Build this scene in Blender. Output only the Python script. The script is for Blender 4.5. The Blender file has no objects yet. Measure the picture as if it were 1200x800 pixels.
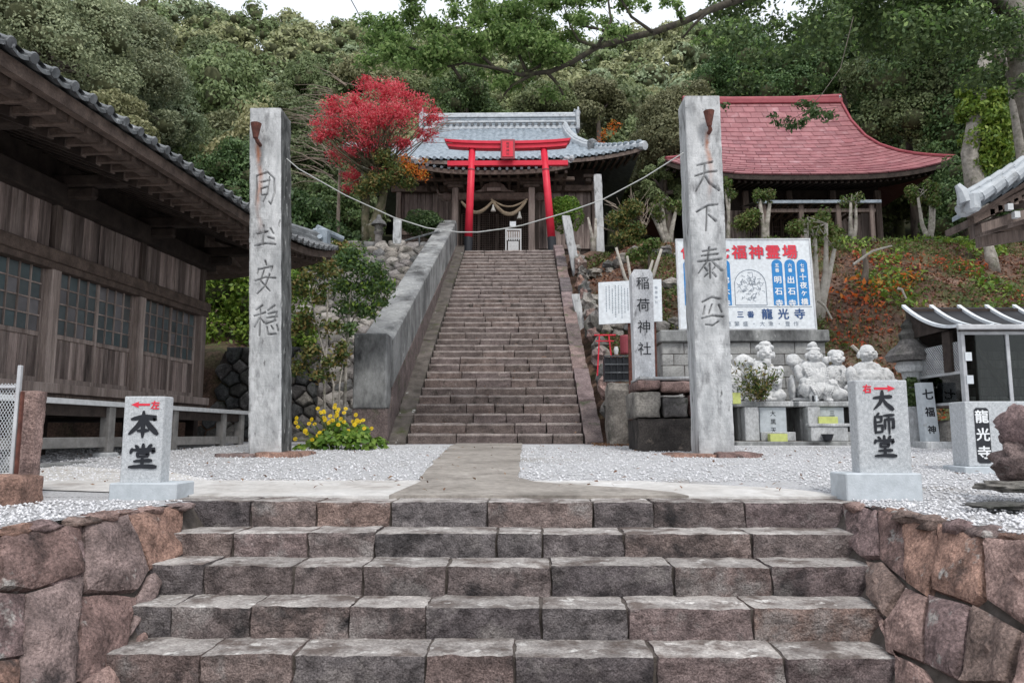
import bpy, math, random
import numpy as np
from mathutils import Vector, Matrix, noise
R = math.radians
scn = bpy.context.scene
COL = scn.collection
# ------------------------------------------------------------------ camera (eye at the origin, 1.5 m above the lower ground)
PITCH, YAW, FOC = R(7.08), R(0.92), 870.0
cam = bpy.data.cameras.new('camera'); cam.sensor_width = 36; cam.lens = 36*FOC/1200; cam.clip_start = .05; cam.clip_end = 2000
camo = bpy.data.objects.new('camera', cam); COL.objects.link(camo)
camo.rotation_euler = (math.pi/2+PITCH, 0, YAW); camo.location = (0, 0, 0)
scn.camera = camo
# ------------------------------------------------------------------ overcast sky
W = bpy.data.worlds.new('World'); scn.world = W; W.use_nodes = True
nt = W.node_tree; nt.nodes.clear()
sky = nt.nodes.new('ShaderNodeTexSky'); sky.sky_type = 'NISHITA'; sky.sun_disc = False
SUN_EL, SUN_AZ = R(55), R(165)
sky.sun_elevation = SUN_EL; sky.sun_rotation = SUN_AZ; sky.air_density = 1.5; sky.dust_density = 4
mx = nt.nodes.new('ShaderNodeMix'); mx.data_type = 'RGBA'; mx.inputs['Factor'].default_value = .82
mx.inputs['B'].default_value = (9.6, 10.0, 10.6, 1)
bg = nt.nodes.new('ShaderNodeBackground'); bg.inputs['Strength'].default_value = .102
wo = nt.nodes.new('ShaderNodeOutputWorld')
nt.links.new(sky.outputs[0], mx.inputs['A']); nt.links.new(mx.outputs['Result'], bg.inputs[0]); nt.links.new(bg.outputs[0], wo.inputs[0])
sl = bpy.data.lights.new('sun', 'SUN'); sl.energy = 1.5; sl.angle = R(13); sl.color = (1, .97, .92)
so = bpy.data.objects.new('sun', sl); COL.objects.link(so)
# sun comes from behind the camera, a little from the right
so.rotation_euler = (R(90)-SUN_EL, 0, R(20))
so.location = (5, -20, 30)
scn.view_settings.view_transform = 'Standard'; scn.view_settings.look = 'None'
scn.view_settings.exposure = 0.36; scn.view_settings.gamma = 1
scn.cycles.max_bounces = 6; scn.cycles.diffuse_bounces = 3; scn.cycles.glossy_bounces = 3
scn.cycles.transparent_max_bounces = 6

# ------------------------------------------------------------------ measuring helpers
_cp, _sp, _ca, _sa = math.cos(PITCH), math.sin(PITCH), math.cos(YAW), math.sin(YAW)
FW = Vector((-_sa*_cp, _ca*_cp, _sp)); RT = Vector((_ca, _sa, 0)); UP = Vector((_sa*_sp, -_ca*_sp, _cp))
def ray(px, py): return FW + RT*((px-600)/FOC) + UP*((400-py)/FOC)
def P(px, py, Y):
    d = ray(px, py); return d*(Y/d.y)
def ipl(x, tab):
    if x <= tab[0][0]: return tab[0][1]
    for (a, b), (c, d) in zip(tab, tab[1:]):
        if x <= c: return b+(d-b)*(x-a)/(c-a)
    return tab[-1][1]
def ground(x, y): return ipl(y, [(5.2, -.445), (9, -.27), (12.7, -.17), (16, -.15)])
def G(px, py, z=None):
    d = ray(px, py); zz = -.4 if z is None else z
    for _ in range(12):
        q = d*(zz/d.z)
        if z is not None: break
        zz = .5*zz+.5*ground(q.x, q.y)
    return q
def on_plane(px, py, o, n):
    d = ray(px, py); return d*(Vector(o).dot(n)/d.dot(n))
def fbm(p, s=1.0, o=3):
    return noise.fractal(Vector(p)*s, 1.0, 2.0, o)

# ------------------------------------------------------------------ materials
def nodes(name):
    m = bpy.data.materials.new(name); m.use_nodes = True
    t = m.node_tree; b = t.nodes['Principled BSDF']
    def N(k, **kw):
        n = t.nodes.new(k)
        for a, v in kw.items():
            if a in n.inputs: n.inputs[a].default_value = v
            else: setattr(n, a, v)
        return n
    return m, t, b, N, t.links.new
def ramp(N, cols, pos=None, interp='LINEAR'):
    r = N('ShaderNodeValToRGB'); cr = r.color_ramp; cr.interpolation = interp
    n = len(cols)
    while len(cr.elements) < n: cr.elements.new(.5)
    for i, c in enumerate(cols):
        cr.elements[i].position = (pos[i] if pos else (i/(n-1) if interp == 'LINEAR' else i/n))
        cr.elements[i].color = (*c, 1)
    return r
def MAT(name, c1, c2, scale=4, rough=.85, bump=.3, bscale=30, rand=.15, tints=None, stain=None, stretch=(1, 1, 1), metallic=0, spec=.3,
        crack=0, speck=None, bdist=.02, stain2=None, island=0, grain=0, cw=6.0):
    m, t, b, N, L = nodes(name)
    co = N('ShaderNodeTexCoord'); oi = N('ShaderNodeObjectInfo')
    sc = N('ShaderNodeMath', operation='MULTIPLY'); sc.inputs[1].default_value = 57.0; L(oi.outputs['Random'], sc.inputs[0])
    ad = N('ShaderNodeVectorMath', operation='ADD'); L(co.outputs['Object'], ad.inputs[0]); L(sc.outputs[0], ad.inputs[1])
    mp = N('ShaderNodeMapping'); mp.inputs['Scale'].default_value = stretch; L(ad.outputs[0], mp.inputs[0])
    n1 = N('ShaderNodeTexNoise', Scale=scale, Detail=7, Roughness=.62); L(mp.outputs[0], n1.inputs['Vector'])
    r1 = ramp(N, [c1, c2], [.32, .68]); L(n1.outputs['Fac'], r1.inputs[0]); col = r1.outputs[0]
    def mix(a, bcol, fac, mode='MIX'):
        x = N('ShaderNodeMix'); x.data_type = 'RGBA'; x.blend_type = mode
        if isinstance(fac, (int, float)): x.inputs['Factor'].default_value = fac
        else: L(fac, x.inputs['Factor'])
        L(a, x.inputs['A'])
        if isinstance(bcol, tuple): x.inputs['B'].default_value = (*bcol, 1)
        else: L(bcol, x.inputs['B'])
        return x.outputs['Result']
    if tints:
        rt = ramp(N, tints, interp='CONSTANT'); L(oi.outputs['Random'], rt.inputs[0]); col = mix(col, rt.outputs[0], 1.0, 'MULTIPLY')
    for st in (stain, stain2):
        if st:
            scol, lo, hi, ss = st
            n2 = N('ShaderNodeTexNoise', Scale=ss, Detail=5, Roughness=.65); 
            ad2 = N('ShaderNodeVectorMath', operation='ADD'); ad2.inputs[1].default_value = (ss*3.1, 7.7, 1.3); L(mp.outputs[0], ad2.inputs[0]); L(ad2.outputs[0], n2.inputs['Vector'])
            mr = N('ShaderNodeMapRange'); mr.inputs['From Min'].default_value = lo; mr.inputs['From Max'].default_value = hi; L(n2.outputs['Fac'], mr.inputs[0])
            col = mix(col, scol, mr.outputs[0])
    if speck:
        sps, spc, thr = speck
        v = N('ShaderNodeTexVoronoi', Scale=sps); L(ad.outputs[0], v.inputs['Vector'])
        mr = N('ShaderNodeMath', operation='LESS_THAN'); mr.inputs[1].default_value = thr; L(v.outputs['Distance'], mr.inputs[0])
        col = mix(col, spc, mr.outputs[0])
    if rand or island:
        h = N('ShaderNodeHueSaturation'); L(col, h.inputs['Color'])
        src = oi.outputs['Random']
        if island:
            ge = N('ShaderNodeNewGeometry'); src = ge.outputs['Random Per Island']
        mr = N('ShaderNodeMapRange'); mr.inputs['To Min'].default_value = 1-max(rand, island); mr.inputs['To Max'].default_value = 1+max(rand, island); L(src, mr.inputs[0])
        L(mr.outputs[0], h.inputs['Value']); col = h.outputs[0]
    if grain:
        ng = N('ShaderNodeTexNoise', Scale=scale*9.0, Detail=4, Roughness=.7); L(mp.outputs[0], ng.inputs['Vector'])
        mg = N('ShaderNodeMapRange'); mg.inputs['From Min'].default_value = .32; mg.inputs['From Max'].default_value = .68; mg.inputs['To Min'].default_value = 1-grain; mg.inputs['To Max'].default_value = 1+grain; L(ng.outputs['Fac'], mg.inputs[0])
        hg = N('ShaderNodeHueSaturation'); L(col, hg.inputs['Color']); L(mg.outputs[0], hg.inputs['Value']); col = hg.outputs[0]
    L(col, b.inputs['Base Color'])
    b.inputs['Roughness'].default_value = rough; b.inputs['Metallic'].default_value = metallic; b.inputs['Specular IOR Level'].default_value = spec
    if bump:
        n3 = N('ShaderNodeTexNoise', Scale=bscale, Detail=6, Roughness=.65); L(mp.outputs[0], n3.inputs['Vector'])
        hsrc = n3.outputs['Fac']
        if crack:
            vc = N('ShaderNodeTexVoronoi', Scale=crack, feature='DISTANCE_TO_EDGE'); L(mp.outputs[0], vc.inputs['Vector'])
            mm = N('ShaderNodeMath', operation='MINIMUM'); mm.inputs[1].default_value = .08; L(vc.outputs['Distance'], mm.inputs[0])
            m2 = N('ShaderNodeMath', operation='MULTIPLY_ADD'); m2.inputs[1].default_value = cw; L(mm.outputs[0], m2.inputs[0]); L(hsrc, m2.inputs[2]); hsrc = m2.outputs[0]
        bp = N('ShaderNodeBump', Strength=bump, Distance=bdist); L(hsrc, bp.inputs['Height']); L(bp.outputs[0], b.inputs['Normal'])
    return m
def LEAF(name, cols, hue=.02, val=.25, trans=.25, rough=.5, pos=None):
    m, t, b, N, L = nodes(name)
    ge = N('ShaderNodeNewGeometry'); oi = N('ShaderNodeObjectInfo')
    r = ramp(N, cols, pos); L(ge.outputs['Random Per Island'], r.inputs[0])
    h = N('ShaderNodeHueSaturation'); L(r.outputs[0], h.inputs['Color'])
    a = N('ShaderNodeMapRange'); a.inputs['To Min'].default_value = 1-val; a.inputs['To Max'].default_value = 1+val; L(oi.outputs['Random'], a.inputs[0]); L(a.outputs[0], h.inputs['Value'])
    w = N('ShaderNodeTexWhiteNoise', noise_dimensions='1D'); L(oi.outputs['Random'], w.inputs['W'])
    a2 = N('ShaderNodeMapRange'); a2.inputs['To Min'].default_value = .5-hue; a2.inputs['To Max'].default_value = .5+hue; L(w.outputs['Value'], a2.inputs[0]); L(a2.outputs[0], h.inputs['Hue'])
    L(h.outputs[0], b.inputs['Base Color']); b.inputs['Roughness'].default_value = rough; b.inputs['Specular IOR Level'].default_value = .3
    if trans:
        tr = N('ShaderNodeBsdfTranslucent'); L(h.outputs[0], tr.inputs[0]); ms = N('ShaderNodeMixShader'); ms.inputs[0].default_value = trans
        L(b.outputs[0], ms.inputs[1]); L(tr.outputs[0], ms.inputs[2]); L(ms.outputs[0], t.nodes['Material Output'].inputs[0])
    return m
def FLAT(name, c, rough=.6, metallic=0, spec=.4):
    m, t, b, N, L = nodes(name)
    tn = N('ShaderNodeTexNoise', Scale=18.0, Detail=4); co = N('ShaderNodeTexCoord'); L(co.outputs['Object'], tn.inputs['Vector'])
    r = ramp(N, [tuple(v*.86 for v in c), tuple(min(1, v*1.08) for v in c)], [.3, .7]); L(tn.outputs['Fac'], r.inputs[0]); L(r.outputs[0], b.inputs['Base Color'])
    b.inputs['Roughness'].default_value = rough; b.inputs['Metallic'].default_value = metallic; b.inputs['Specular IOR Level'].default_value = spec
    return m
m_ = {}
STT = [(1, .95, .95), (.74, .75, .8), (1.08, .95, .92), (.95, .87, .9), (.82, .86, .9), (1.1, 1.0, .96), (.9, .86, .86), (1.14, .96, .87), (.66, .67, .7), (1.0, .9, .9)]
m_['step'] = MAT('step stone', (.1, .085, .084), (.32, .275, .265), 12, .9, 1.0, 45, .2, STT, stain=((.33, .3, .29), .54, .68, 3.5), stain2=((.035, .032, .034), .54, .68, 2.6), bdist=.04, crack=15, cw=1.1, grain=0.55)
m_['steptop'] = MAT('worn step top', (.2, .18, .172), (.46, .43, .41), 7, .92, .8, 30, .15, stain=((.13, .105, .095), .48, .62, 4), stain2=((.6, .58, .56), .58, .68, 9), grain=0.4)
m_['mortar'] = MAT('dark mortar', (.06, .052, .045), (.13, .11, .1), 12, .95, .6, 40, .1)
m_['wallstone'] = MAT('wall stone', (.12, .092, .086), (.42, .325, .3), 7, .9, 1.0, 34, .2, [(1, .87, .86), (1.0, .95, .9), (.92, .85, .9), (1.16, .93, .8), (.84, .82, .84), (1.1, .98, .95)],
                      stain=((.45, .42, .4), .62, .68, 4.5), stain2=((.05, .04, .04), .56, .7, 3), bdist=.04, grain=0.5)
m_['stair'] = MAT('stairway stone', (.1, .082, .077), (.2, .168, .158), 6, .92, .8, 35, .12, [(1, .95, .93), (.94, .91, .91), (1.05, .97, .94), (.92, .88, .9)], stain=((.26, .22, .2), .6, .72, 5), stain2=((.04, .035, .03), .58, .7, 4), grain=0.4)
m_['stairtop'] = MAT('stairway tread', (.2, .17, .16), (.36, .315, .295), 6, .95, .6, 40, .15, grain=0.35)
m_['kerbstone'] = MAT('kerb slab stone', (.1, .08, .078), (.24, .2, .19), 4, .92, .8, 25, .2, STT[:4], stain=((.06, .075, .035), .55, .7, 3), grain=0.4)
m_['limbbark'] = MAT('dark limb bark', (.022, .02, .016), (.075, .065, .05), 8, .95, .9, 25, .1, stain=((.08, .09, .04), .55, .7, 5))
m_['mosskerb'] = MAT('mossy slab stone', (.055, .048, .042), (.14, .122, .11), 4, .95, .8, 25, .2, stain=((.06, .065, .03), .55, .72, 3), stain2=((.4, .4, .38), .66, .69, 6))
m_['conc'] = MAT('weathered concrete', (.17, .175, .18), (.34, .345, .34), 1.6, .9, .4, 60, .08, stain=((.055, .055, .056), .46, .66, 1.5), stretch=(1, 1, .5), stain2=((.5, .5, .5), .64, .7, 9), grain=0.2)
m_['pave'] = MAT('concrete paving', (.2, .18, .16), (.36, .33, .3), 1.5, .92, .5, 45, .05, stain=((.11, .095, .085), .55, .75, 2.4), crack=.55, grain=0.22)
m_['pale'] = MAT('pale concrete slab', (.46, .44, .42), (.62, .61, .6), 1.2, .9, .4, 60, .05, stain=((.3, .27, .25), .55, .72, 2), crack=.5, grain=0.14)
m_['gravel'] = MAT('gravel bed', (.38, .38, .39), (.66, .66, .68), 55, .95, 1.0, 70, .0, stain=((.34, .32, .3), .55, .74, .9), speck=(60, (.2, .2, .21), .13))
m_['pebble'] = MAT('gravel chips', (.52, .52, .54), (.72, .72, .74), 25, .95, .2, 60, .0, island=.24)
m_['pillar'] = MAT('pillar granite', (.36, .37, .38), (.62, .63, .64), 6, .9, .6, 50, .04, stain=((.13, .13, .13), .55, .7, 9), stretch=(1, 1, .35), speck=(55, (.14, .14, .14), .13))
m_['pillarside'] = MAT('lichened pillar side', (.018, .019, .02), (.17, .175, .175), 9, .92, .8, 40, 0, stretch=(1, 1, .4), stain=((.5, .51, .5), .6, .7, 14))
m_['granite'] = MAT('speckled granite', (.36, .38, .4), (.56, .58, .6), 42, .75, .15, 80, .04, speck=(120, (.13, .14, .15), .2), stain2=((.66, .68, .7), .6, .7, 60))
m_['granite2'] = MAT('pale granite base', (.42, .46, .49), (.54, .58, .62), 14, .75, .2, 80, .04, stain=((.3, .3, .3), .62, .75, 5))
m_['statue'] = MAT('white carved stone', (.52, .53, .54), (.74, .74, .74), 9, .75, .3, 45, .05, stain=((.3, .31, .32), .6, .78, 7), grain=0.12)
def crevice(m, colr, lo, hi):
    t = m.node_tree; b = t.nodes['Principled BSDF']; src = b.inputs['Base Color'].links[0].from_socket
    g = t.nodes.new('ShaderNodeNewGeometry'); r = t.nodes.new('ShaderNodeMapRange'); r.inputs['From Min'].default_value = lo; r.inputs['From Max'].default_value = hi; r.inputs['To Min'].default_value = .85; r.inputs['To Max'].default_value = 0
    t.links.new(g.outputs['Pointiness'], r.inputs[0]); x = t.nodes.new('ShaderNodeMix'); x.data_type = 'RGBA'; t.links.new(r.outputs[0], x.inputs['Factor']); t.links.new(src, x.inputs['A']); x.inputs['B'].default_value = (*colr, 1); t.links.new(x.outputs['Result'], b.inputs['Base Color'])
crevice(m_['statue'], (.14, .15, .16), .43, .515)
m_['pedestal'] = MAT('pedestal stone', (.32, .33, .34), (.58, .59, .6), 4, .85, .3, 50, .1, stain=((.12, .12, .12), .55, .72, 3), stretch=(1, 1, .5), grain=0.25)
m_['block'] = MAT('concrete block', (.24, .24, .24), (.42, .42, .41), 3, .92, .4, 60, .16, stain=((.11, .11, .11), .55, .75, 2), grain=0.2)
m_['blackstone'] = MAT('black stone plinth', (.018, .016, .015), (.06, .052, .048), 5, .8, .7, 20, .1, stain=((.17, .14, .12), .6, .72, 7), grain=0.5)
m_['rubble'] = MAT('rubble stone', (.08, .078, .076), (.27, .26, .25), 3.5, .92, .8, 18, .3, [(1, .97, .93), (.8, .82, .85), (1.15, 1.08, 1), (.9, .85, .85), (1.2, 1.15, 1.1)], stain=((.05, .055, .04), .55, .7, 3), grain=0.35)
m_['darkrubble'] = MAT('dark rubble stone', (.045, .045, .045), (.17, .17, .165), 3.5, .92, .8, 18, .35, [(1, .97, .93), (.8, .82, .85), (1.6, 1.5, 1.4), (.9, .85, .85)], stain=((.03, .035, .025), .55, .7, 3), grain=0.4)
m_['soil'] = MAT('soil', (.05, .032, .024), (.15, .09, .065), 2.5, .97, .9, 20, 0, stain=((.075, .09, .035), .5, .64, .45), stain2=((.2, .13, .1), .58, .7, .9), grain=0.5)
m_['forestfloor'] = MAT('forest floor', (.02, .025, .012), (.05, .05, .028), .8, .97, .6, 5, 0)
WD = (1, 1, .07)
m_['palepost'] = MAT('pale lichened post stone', (.5, .51, .53), (.74, .75, .77), 7, .9, .4, 50, .0, stain=((.16, .16, .17), .6, .72, 8), stretch=(1, 1, .5), grain=.2)
m_['wood'] = MAT('old brown timber', (.07, .052, .045), (.175, .135, .117), 9, .8, .6, 30, .22, stretch=WD, stain=((.28, .23, .21), .56, .76, 5), grain=0.3)
m_['board'] = MAT('weathered wall board', (.105, .08, .072), (.33, .262, .24), 10, .85, .7, 40, .4, stretch=WD, stain=((.42, .35, .32), .5, .72, 5), stain2=((.045, .034, .032), .5, .66, 4), grain=0.3)
m_['pwood'] = MAT('grey weathered post', (.17, .135, .12), (.4, .33, .3), 9, .85, .6, 40, .2, stretch=WD, stain=((.1, .07, .06), .55, .75, 4), grain=0.25)
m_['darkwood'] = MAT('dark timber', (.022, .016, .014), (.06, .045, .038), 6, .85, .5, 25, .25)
m_['beam'] = MAT('brown beam timber', (.062, .045, .038), (.165, .122, .102), 6, .82, .5, 25, .15, grain=0.25)
m_['railwood'] = MAT('grey rail timber', (.14, .135, .13), (.27, .26, .25), 7, .85, .4, 30, .12, stain=((.14, .16, .09), .6, .75, 2))
m_['whiteedge'] = FLAT('white painted edge', (.55, .56, .57), .6)
m_['glass'] = MAT('dusty lattice glass', (.07, .08, .082), (.15, .165, .168), 2, .28, .05, 20, .22, spec=.6, tints=[(1, 1, 1), (.85, .95, 1), (1.25, 1.1, 1.15), (.7, .85, .9)])
m_['tile'] = MAT('grey roof tile', (.11, .14, .17), (.29, .335, .38), 5, .42, .2, 30, .12, spec=.5, stain=((.08, .09, .09), .6, .75, 3))
m_['tilepale'] = MAT('pale ridge tile', (.3, .33, .36), (.52, .55, .58), 5, .5, .2, 30, .12, spec=.5, stain=((.12, .12, .12), .58, .75, 5))
m_['tiledark'] = MAT('dark roof tile', (.05, .055, .06), (.16, .17, .18), 8, .4, .2, 30, .2, spec=.5, stain=((.42, .44, .46), .62, .7, 12))
m_['redroof'] = MAT('red painted roof sheet', (.25, .088, .098), (.34, .15, .16), 2.5, .55, .2, 14, .14, spec=.35, stain=((.17, .05, .065), .5, .75, .55), stain2=((.46, .28, .3), .56, .8, 1.3), grain=0.12)
m_['redridge'] = MAT('red ridge cap', (.24, .045, .06), (.34, .08, .095), 3, .45, .1, 20, .05)
m_['vermilion'] = MAT('vermilion paint', (.58, .02, .045), (.7, .035, .07), 3, .45, .12, 12, .04, stain=((.5, .06, .06), .6, .8, 6))
m_['blackpaint'] = FLAT('black paint', (.02, .022, .028), .5)
m_['whitesign'] = FLAT('white sign panel', (.72, .76, .8), .45)
m_['redink'] = FLAT('red lettering', (.72, .03, .06), .5)
m_['blueink'] = FLAT('blue panel paint', (.02, .22, .55), .45)
m_['darkblue'] = FLAT('dark blue lettering', (.03, .08, .22), .5)
m_['ink'] = FLAT('black ink lettering', (.012, .014, .02), .55)
m_['greyink'] = FLAT('grey lettering', (.2, .24, .3), .6)
m_['whiteink'] = FLAT('white lettering', (.8, .82, .84), .5)
m_['rust'] = MAT('rusty iron', (.06, .025, .02), (.16, .06, .045), 14, .85, .5, 40, .1)
m_['alu'] = MAT('aluminium frame', (.42, .43, .45), (.62, .63, .65), 6, .4, .1, 40, .04, metallic=.3, spec=.5)
m_['blacksheet'] = MAT('black roof sheet', (.012, .012, .015), (.03, .03, .034), 3, .4, .05, 10, .1, spec=.25)
m_['darkglass_'] = MAT('dark case glass', (.035, .045, .048), (.08, .09, .095), 1.5, .15, .02, 10, .1, spec=.6)
m_['yellowbox'] = FLAT('pale yellow green box', (.55, .6, .2), .6)
m_['rope'] = MAT('straw rope', (.28, .22, .15), (.46, .38, .28), 30, .95, .6, 60, .05)
m_['wire'] = FLAT('white cable', (.62, .62, .58), .6)
m_['cable'] = FLAT('grey cable', (.42, .43, .42), .6)
m_['bark'] = MAT('bark', (.05, .04, .034), (.15, .125, .105), 6, .95, .9, 20, .2, stretch=(1, 1, .4))
m_['palebark'] = MAT('pale lichened bark', (.16, .145, .125), (.42, .39, .35), 7, .95, .9, 20, .2, stain=((.1, .11, .06), .55, .7, 5))
m_['mossbark'] = MAT('mossy bark', (.05, .055, .025), (.15, .13, .09), 7, .95, .9, 20, .2, stain=((.4, .38, .34), .6, .7, 4))
m_['whitebark'] = MAT('bleached dead wood', (.32, .29, .25), (.55, .52, .47), 9, .95, .5, 30, .1)
m_['evergreen'] = LEAF('evergreen leaves', [(0.097, 0.132, 0.057), (0.147, 0.189, 0.078), (0.214, 0.252, 0.114)], .015, .38)
m_['olive'] = LEAF('olive green leaves', [(0.176, 0.192, 0.097), (0.246, 0.258, 0.128), (0.346, 0.341, 0.185)], .02, .34)
m_['palegreen'] = LEAF('grey green leaves', [(0.175, 0.223, 0.133), (0.248, 0.300, 0.173), (0.346, 0.389, 0.234)], .02, .2)
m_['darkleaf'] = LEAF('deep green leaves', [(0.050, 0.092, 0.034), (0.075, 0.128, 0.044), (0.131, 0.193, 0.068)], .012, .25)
m_['brightleaf'] = LEAF('bright green leaves', [(.07, .15, .02), (.14, .24, .03), (.25, .34, .06)], .01, .12)
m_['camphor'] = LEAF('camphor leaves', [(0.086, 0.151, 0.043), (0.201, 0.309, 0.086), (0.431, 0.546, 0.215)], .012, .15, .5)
m_['redleaf'] = LEAF('red maple leaves', [(.46, .025, .055), (.7, .08, .13), (.86, .26, .29)], .006, .08, .45, pos=[0, .5, 1])
m_['orangeleaf'] = LEAF('orange leaves', [(.5, .1, .012), (.68, .2, .03), (.5, .36, .06)], .01, .1, .4)
m_['shrubleaf'] = LEAF('shrub leaves', [(.03, .06, .015), (.08, .13, .035), (.2, .2, .06), (.22, .14, .05)], .01, .1, .3)
m_['groundleaf'] = LEAF('ground cover leaves', [(.04, .09, .015), (.1, .17, .035), (.16, .19, .06), (.13, .1, .045)], .01, .1, .25)
m_['deadleaf'] = LEAF('fallen leaves', [(.1, .04, .022), (.2, .09, .045), (.27, .16, .09)], .01, .1, .1)
m_['redgroundleaf'] = LEAF('red ground leaves', [(.4, .04, .02), (.55, .11, .05), (.3, .12, .05)], .01, .1, .3)
m_['yellowflower'] = LEAF('yellow petals', [(.75, .5, .01), (.85, .62, .02)], .002, .04, .3)
m_['twig'] = MAT('fine bare twigs', (.2, .16, .13), (.36, .3, .25), 5, .95, .2, 20, .1)

def case_glass():
    m, t, b, N, L = nodes('case glass')
    tr = N('ShaderNodeBsdfTransparent'); tr.inputs[0].default_value = (.62, .68, .68, 1); gl = N('ShaderNodeBsdfGlossy'); gl.inputs['Roughness'].default_value = .04
    fr = N('ShaderNodeFresnel'); fr.inputs[0].default_value = 1.45; ms = N('ShaderNodeMixShader'); L(fr.outputs[0], ms.inputs[0]); L(tr.outputs[0], ms.inputs[1]); L(gl.outputs[0], ms.inputs[2]); L(ms.outputs[0], t.nodes['Material Output'].inputs[0]); return m
m_['darkglass'] = case_glass()
# ------------------------------------------------------------------ mesh builder
class MB:
    def __init__(s, xf=None): s.v = []; s.f = []; s.mi = []; s.xf = xf
    def add(s, vs, fs, mi=0):
        n = len(s.v); s.v += [tuple(v) for v in vs]; s.f += [tuple(i+n for i in f) for f in fs]; s.mi += [mi]*len(fs)
        return s
    def box(s, x0, x1, y0, y1, z0, z1, b=.0, mi=0):
        if b <= 0:
            vs = [(x, y, z) for z in (z0, z1) for y in (y0, y1) for x in (x0, x1)]
            return s.add(vs, [(0, 2, 3, 1), (4, 5, 7, 6), (0, 1, 5, 4), (2, 6, 7, 3), (0, 4, 6, 2), (1, 3, 7, 5)], mi)
        b = min(b, (x1-x0)*.45, (y1-y0)*.45, (z1-z0)*.45)
        # chamfered: three insets per corner
        vs = []; idx = {}
        X, Y, Z = (x0, x1), (y0, y1), (z0, z1)
        for i in (0, 1):
            for j in (0, 1):
                for k in (0, 1):
                    sx, sy, sz = (b, -b)[i], (b, -b)[j], (b, -b)[k]
                    for ax in range(3):
                        p = [X[i]+(sx if ax != 0 else 0), Y[j]+(sy if ax != 1 else 0), Z[k]+(sz if ax != 2 else 0)]
                        idx[i, j, k, ax] = len(vs); vs.append(p)
        fs = []
        def q(a): fs.append(tuple(a))
        for i in (0, 1): q([idx[i, j, k, 0] for j, k in ((0, 0), (1, 0), (1, 1), (0, 1))])
        for j in (0, 1): q([idx[i, j, k, 1] for i, k in ((0, 0), (1, 0), (1, 1), (0, 1))])
        for k in (0, 1): q([idx[i, j, k, 2] for i, j in ((0, 0), (1, 0), (1, 1), (0, 1))])
        for a in (0, 1):
            for c in (0, 1):
                q([idx[0, a, c, 1], idx[1, a, c, 1], idx[1, a, c, 2], idx[0, a, c, 2]])
                q([idx[a, 0, c, 0], idx[a, 1, c, 0], idx[a, 1, c, 2], idx[a, 0, c, 2]])
                q([idx[a, c, 0, 0], idx[a, c, 1, 0], idx[a, c, 1, 1], idx[a, c, 0, 1]])
        for i in (0, 1):
            for j in (0, 1):
                for k in (0, 1): q([idx[i, j, k, 0], idx[i, j, k, 1], idx[i, j, k, 2]])
        return s.add(vs, fs, mi)
    def hexa(s, pts, mi=0):   # 8 points: bottom 4 ccw, top 4 ccw
        return s.add(pts, [(3, 2, 1, 0), (4, 5, 6, 7), (0, 1, 5, 4), (1, 2, 6, 5), (2, 3, 7, 6), (3, 0, 4, 7)], mi)
    def prism(s, poly, o, ex, ey, en, d, mi=0):   # polygon in a plane, extruded by d along en
        o, ex, ey, en = Vector(o), Vector(ex), Vector(ey), Vector(en); n = len(poly)
        a = [o+ex*p[0]+ey*p[1] for p in poly]; c = [q+en*d for q in a]
        return s.add(a+c, [tuple(range(n))[::-1], tuple(range(n, 2*n))]+[(i, (i+1) % n, n+(i+1) % n, n+i) for i in range(n)], mi)
    def tube(s, path, rad, n=8, mi=0, cap=True, jit=0):
        path = [Vector(p) for p in path]
        if not hasattr(rad, '__len__'): rad = [rad]*len(path)
        vs = []; ref = Vector((.31, .17, .93))
        for i, p in enumerate(path):
            t = (path[min(i+1, len(path)-1)]-path[max(i-1, 0)]).normalized()
            if abs(t.dot(ref)) > .95: r2 = Vector((1, 0, 0))
            else: r2 = ref
            a = t.cross(r2).normalized(); b = t.cross(a)
            for k in range(n):
                th = 2*math.pi*k/n; rr = rad[i]*(1+(random.uniform(-jit, jit) if jit else 0))
                vs.append(p+a*math.cos(th)*rr+b*math.sin(th)*rr)
        fs = [(i*n+k, i*n+(k+1) % n, (i+1)*n+(k+1) % n, (i+1)*n+k) for i in range(len(path)-1) for k in range(n)]
        if cap: fs += [tuple(range(n))[::-1], tuple((len(path)-1)*n+k for k in range(n))]
        return s.add(vs, fs, mi)
    def lathe(s, prof, c, n=16, mi=0, sq=0):
        vs = []
        for r, z in prof:
            for k in range(n):
                th = 2*math.pi*(k+.5)/n; rr = r
                if sq: rr = r/max(abs(math.cos(th)), abs(math.sin(th)))*.98
                vs.append((c[0]+rr*math.cos(th), c[1]+rr*math.sin(th), c[2]+z))
        m = len(prof)
        fs = [(i*n+k, i*n+(k+1) % n, (i+1)*n+(k+1) % n, (i+1)*n+k) for i in range(m-1) for k in range(n)]
        fs += [tuple(range(n))[::-1], tuple((m-1)*n+k for k in range(n))]
        return s.add(vs, fs, mi)
    def ball(s, c, r, nu=10, nv=7, mi=0, jit=0, seed=0, rot=None):
        if not hasattr(r, '__len__'): r = (r, r, r)
        vs = []
        for j in range(nv+1):
            ph = math.pi*j/nv
            for i in range(nu):
                th = 2*math.pi*i/nu
                d = Vector((math.sin(ph)*math.cos(th), math.sin(ph)*math.sin(th), math.cos(ph)))
                k = 1+(jit*noise.noise(d*2.3+Vector((seed*3.1, seed*1.7, 0))) if jit else 0)
                q = Vector((d.x*r[0]*k, d.y*r[1]*k, d.z*r[2]*k))
                if rot: q = rot @ q
                vs.append(Vector(c)+q)
        fs = [(j*nu+i, (j+1)*nu+i, (j+1)*nu+(i+1) % nu, j*nu+(i+1) % nu) for j in range(nv) for i in range(nu)]
        return s.add(vs, fs, mi)
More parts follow.
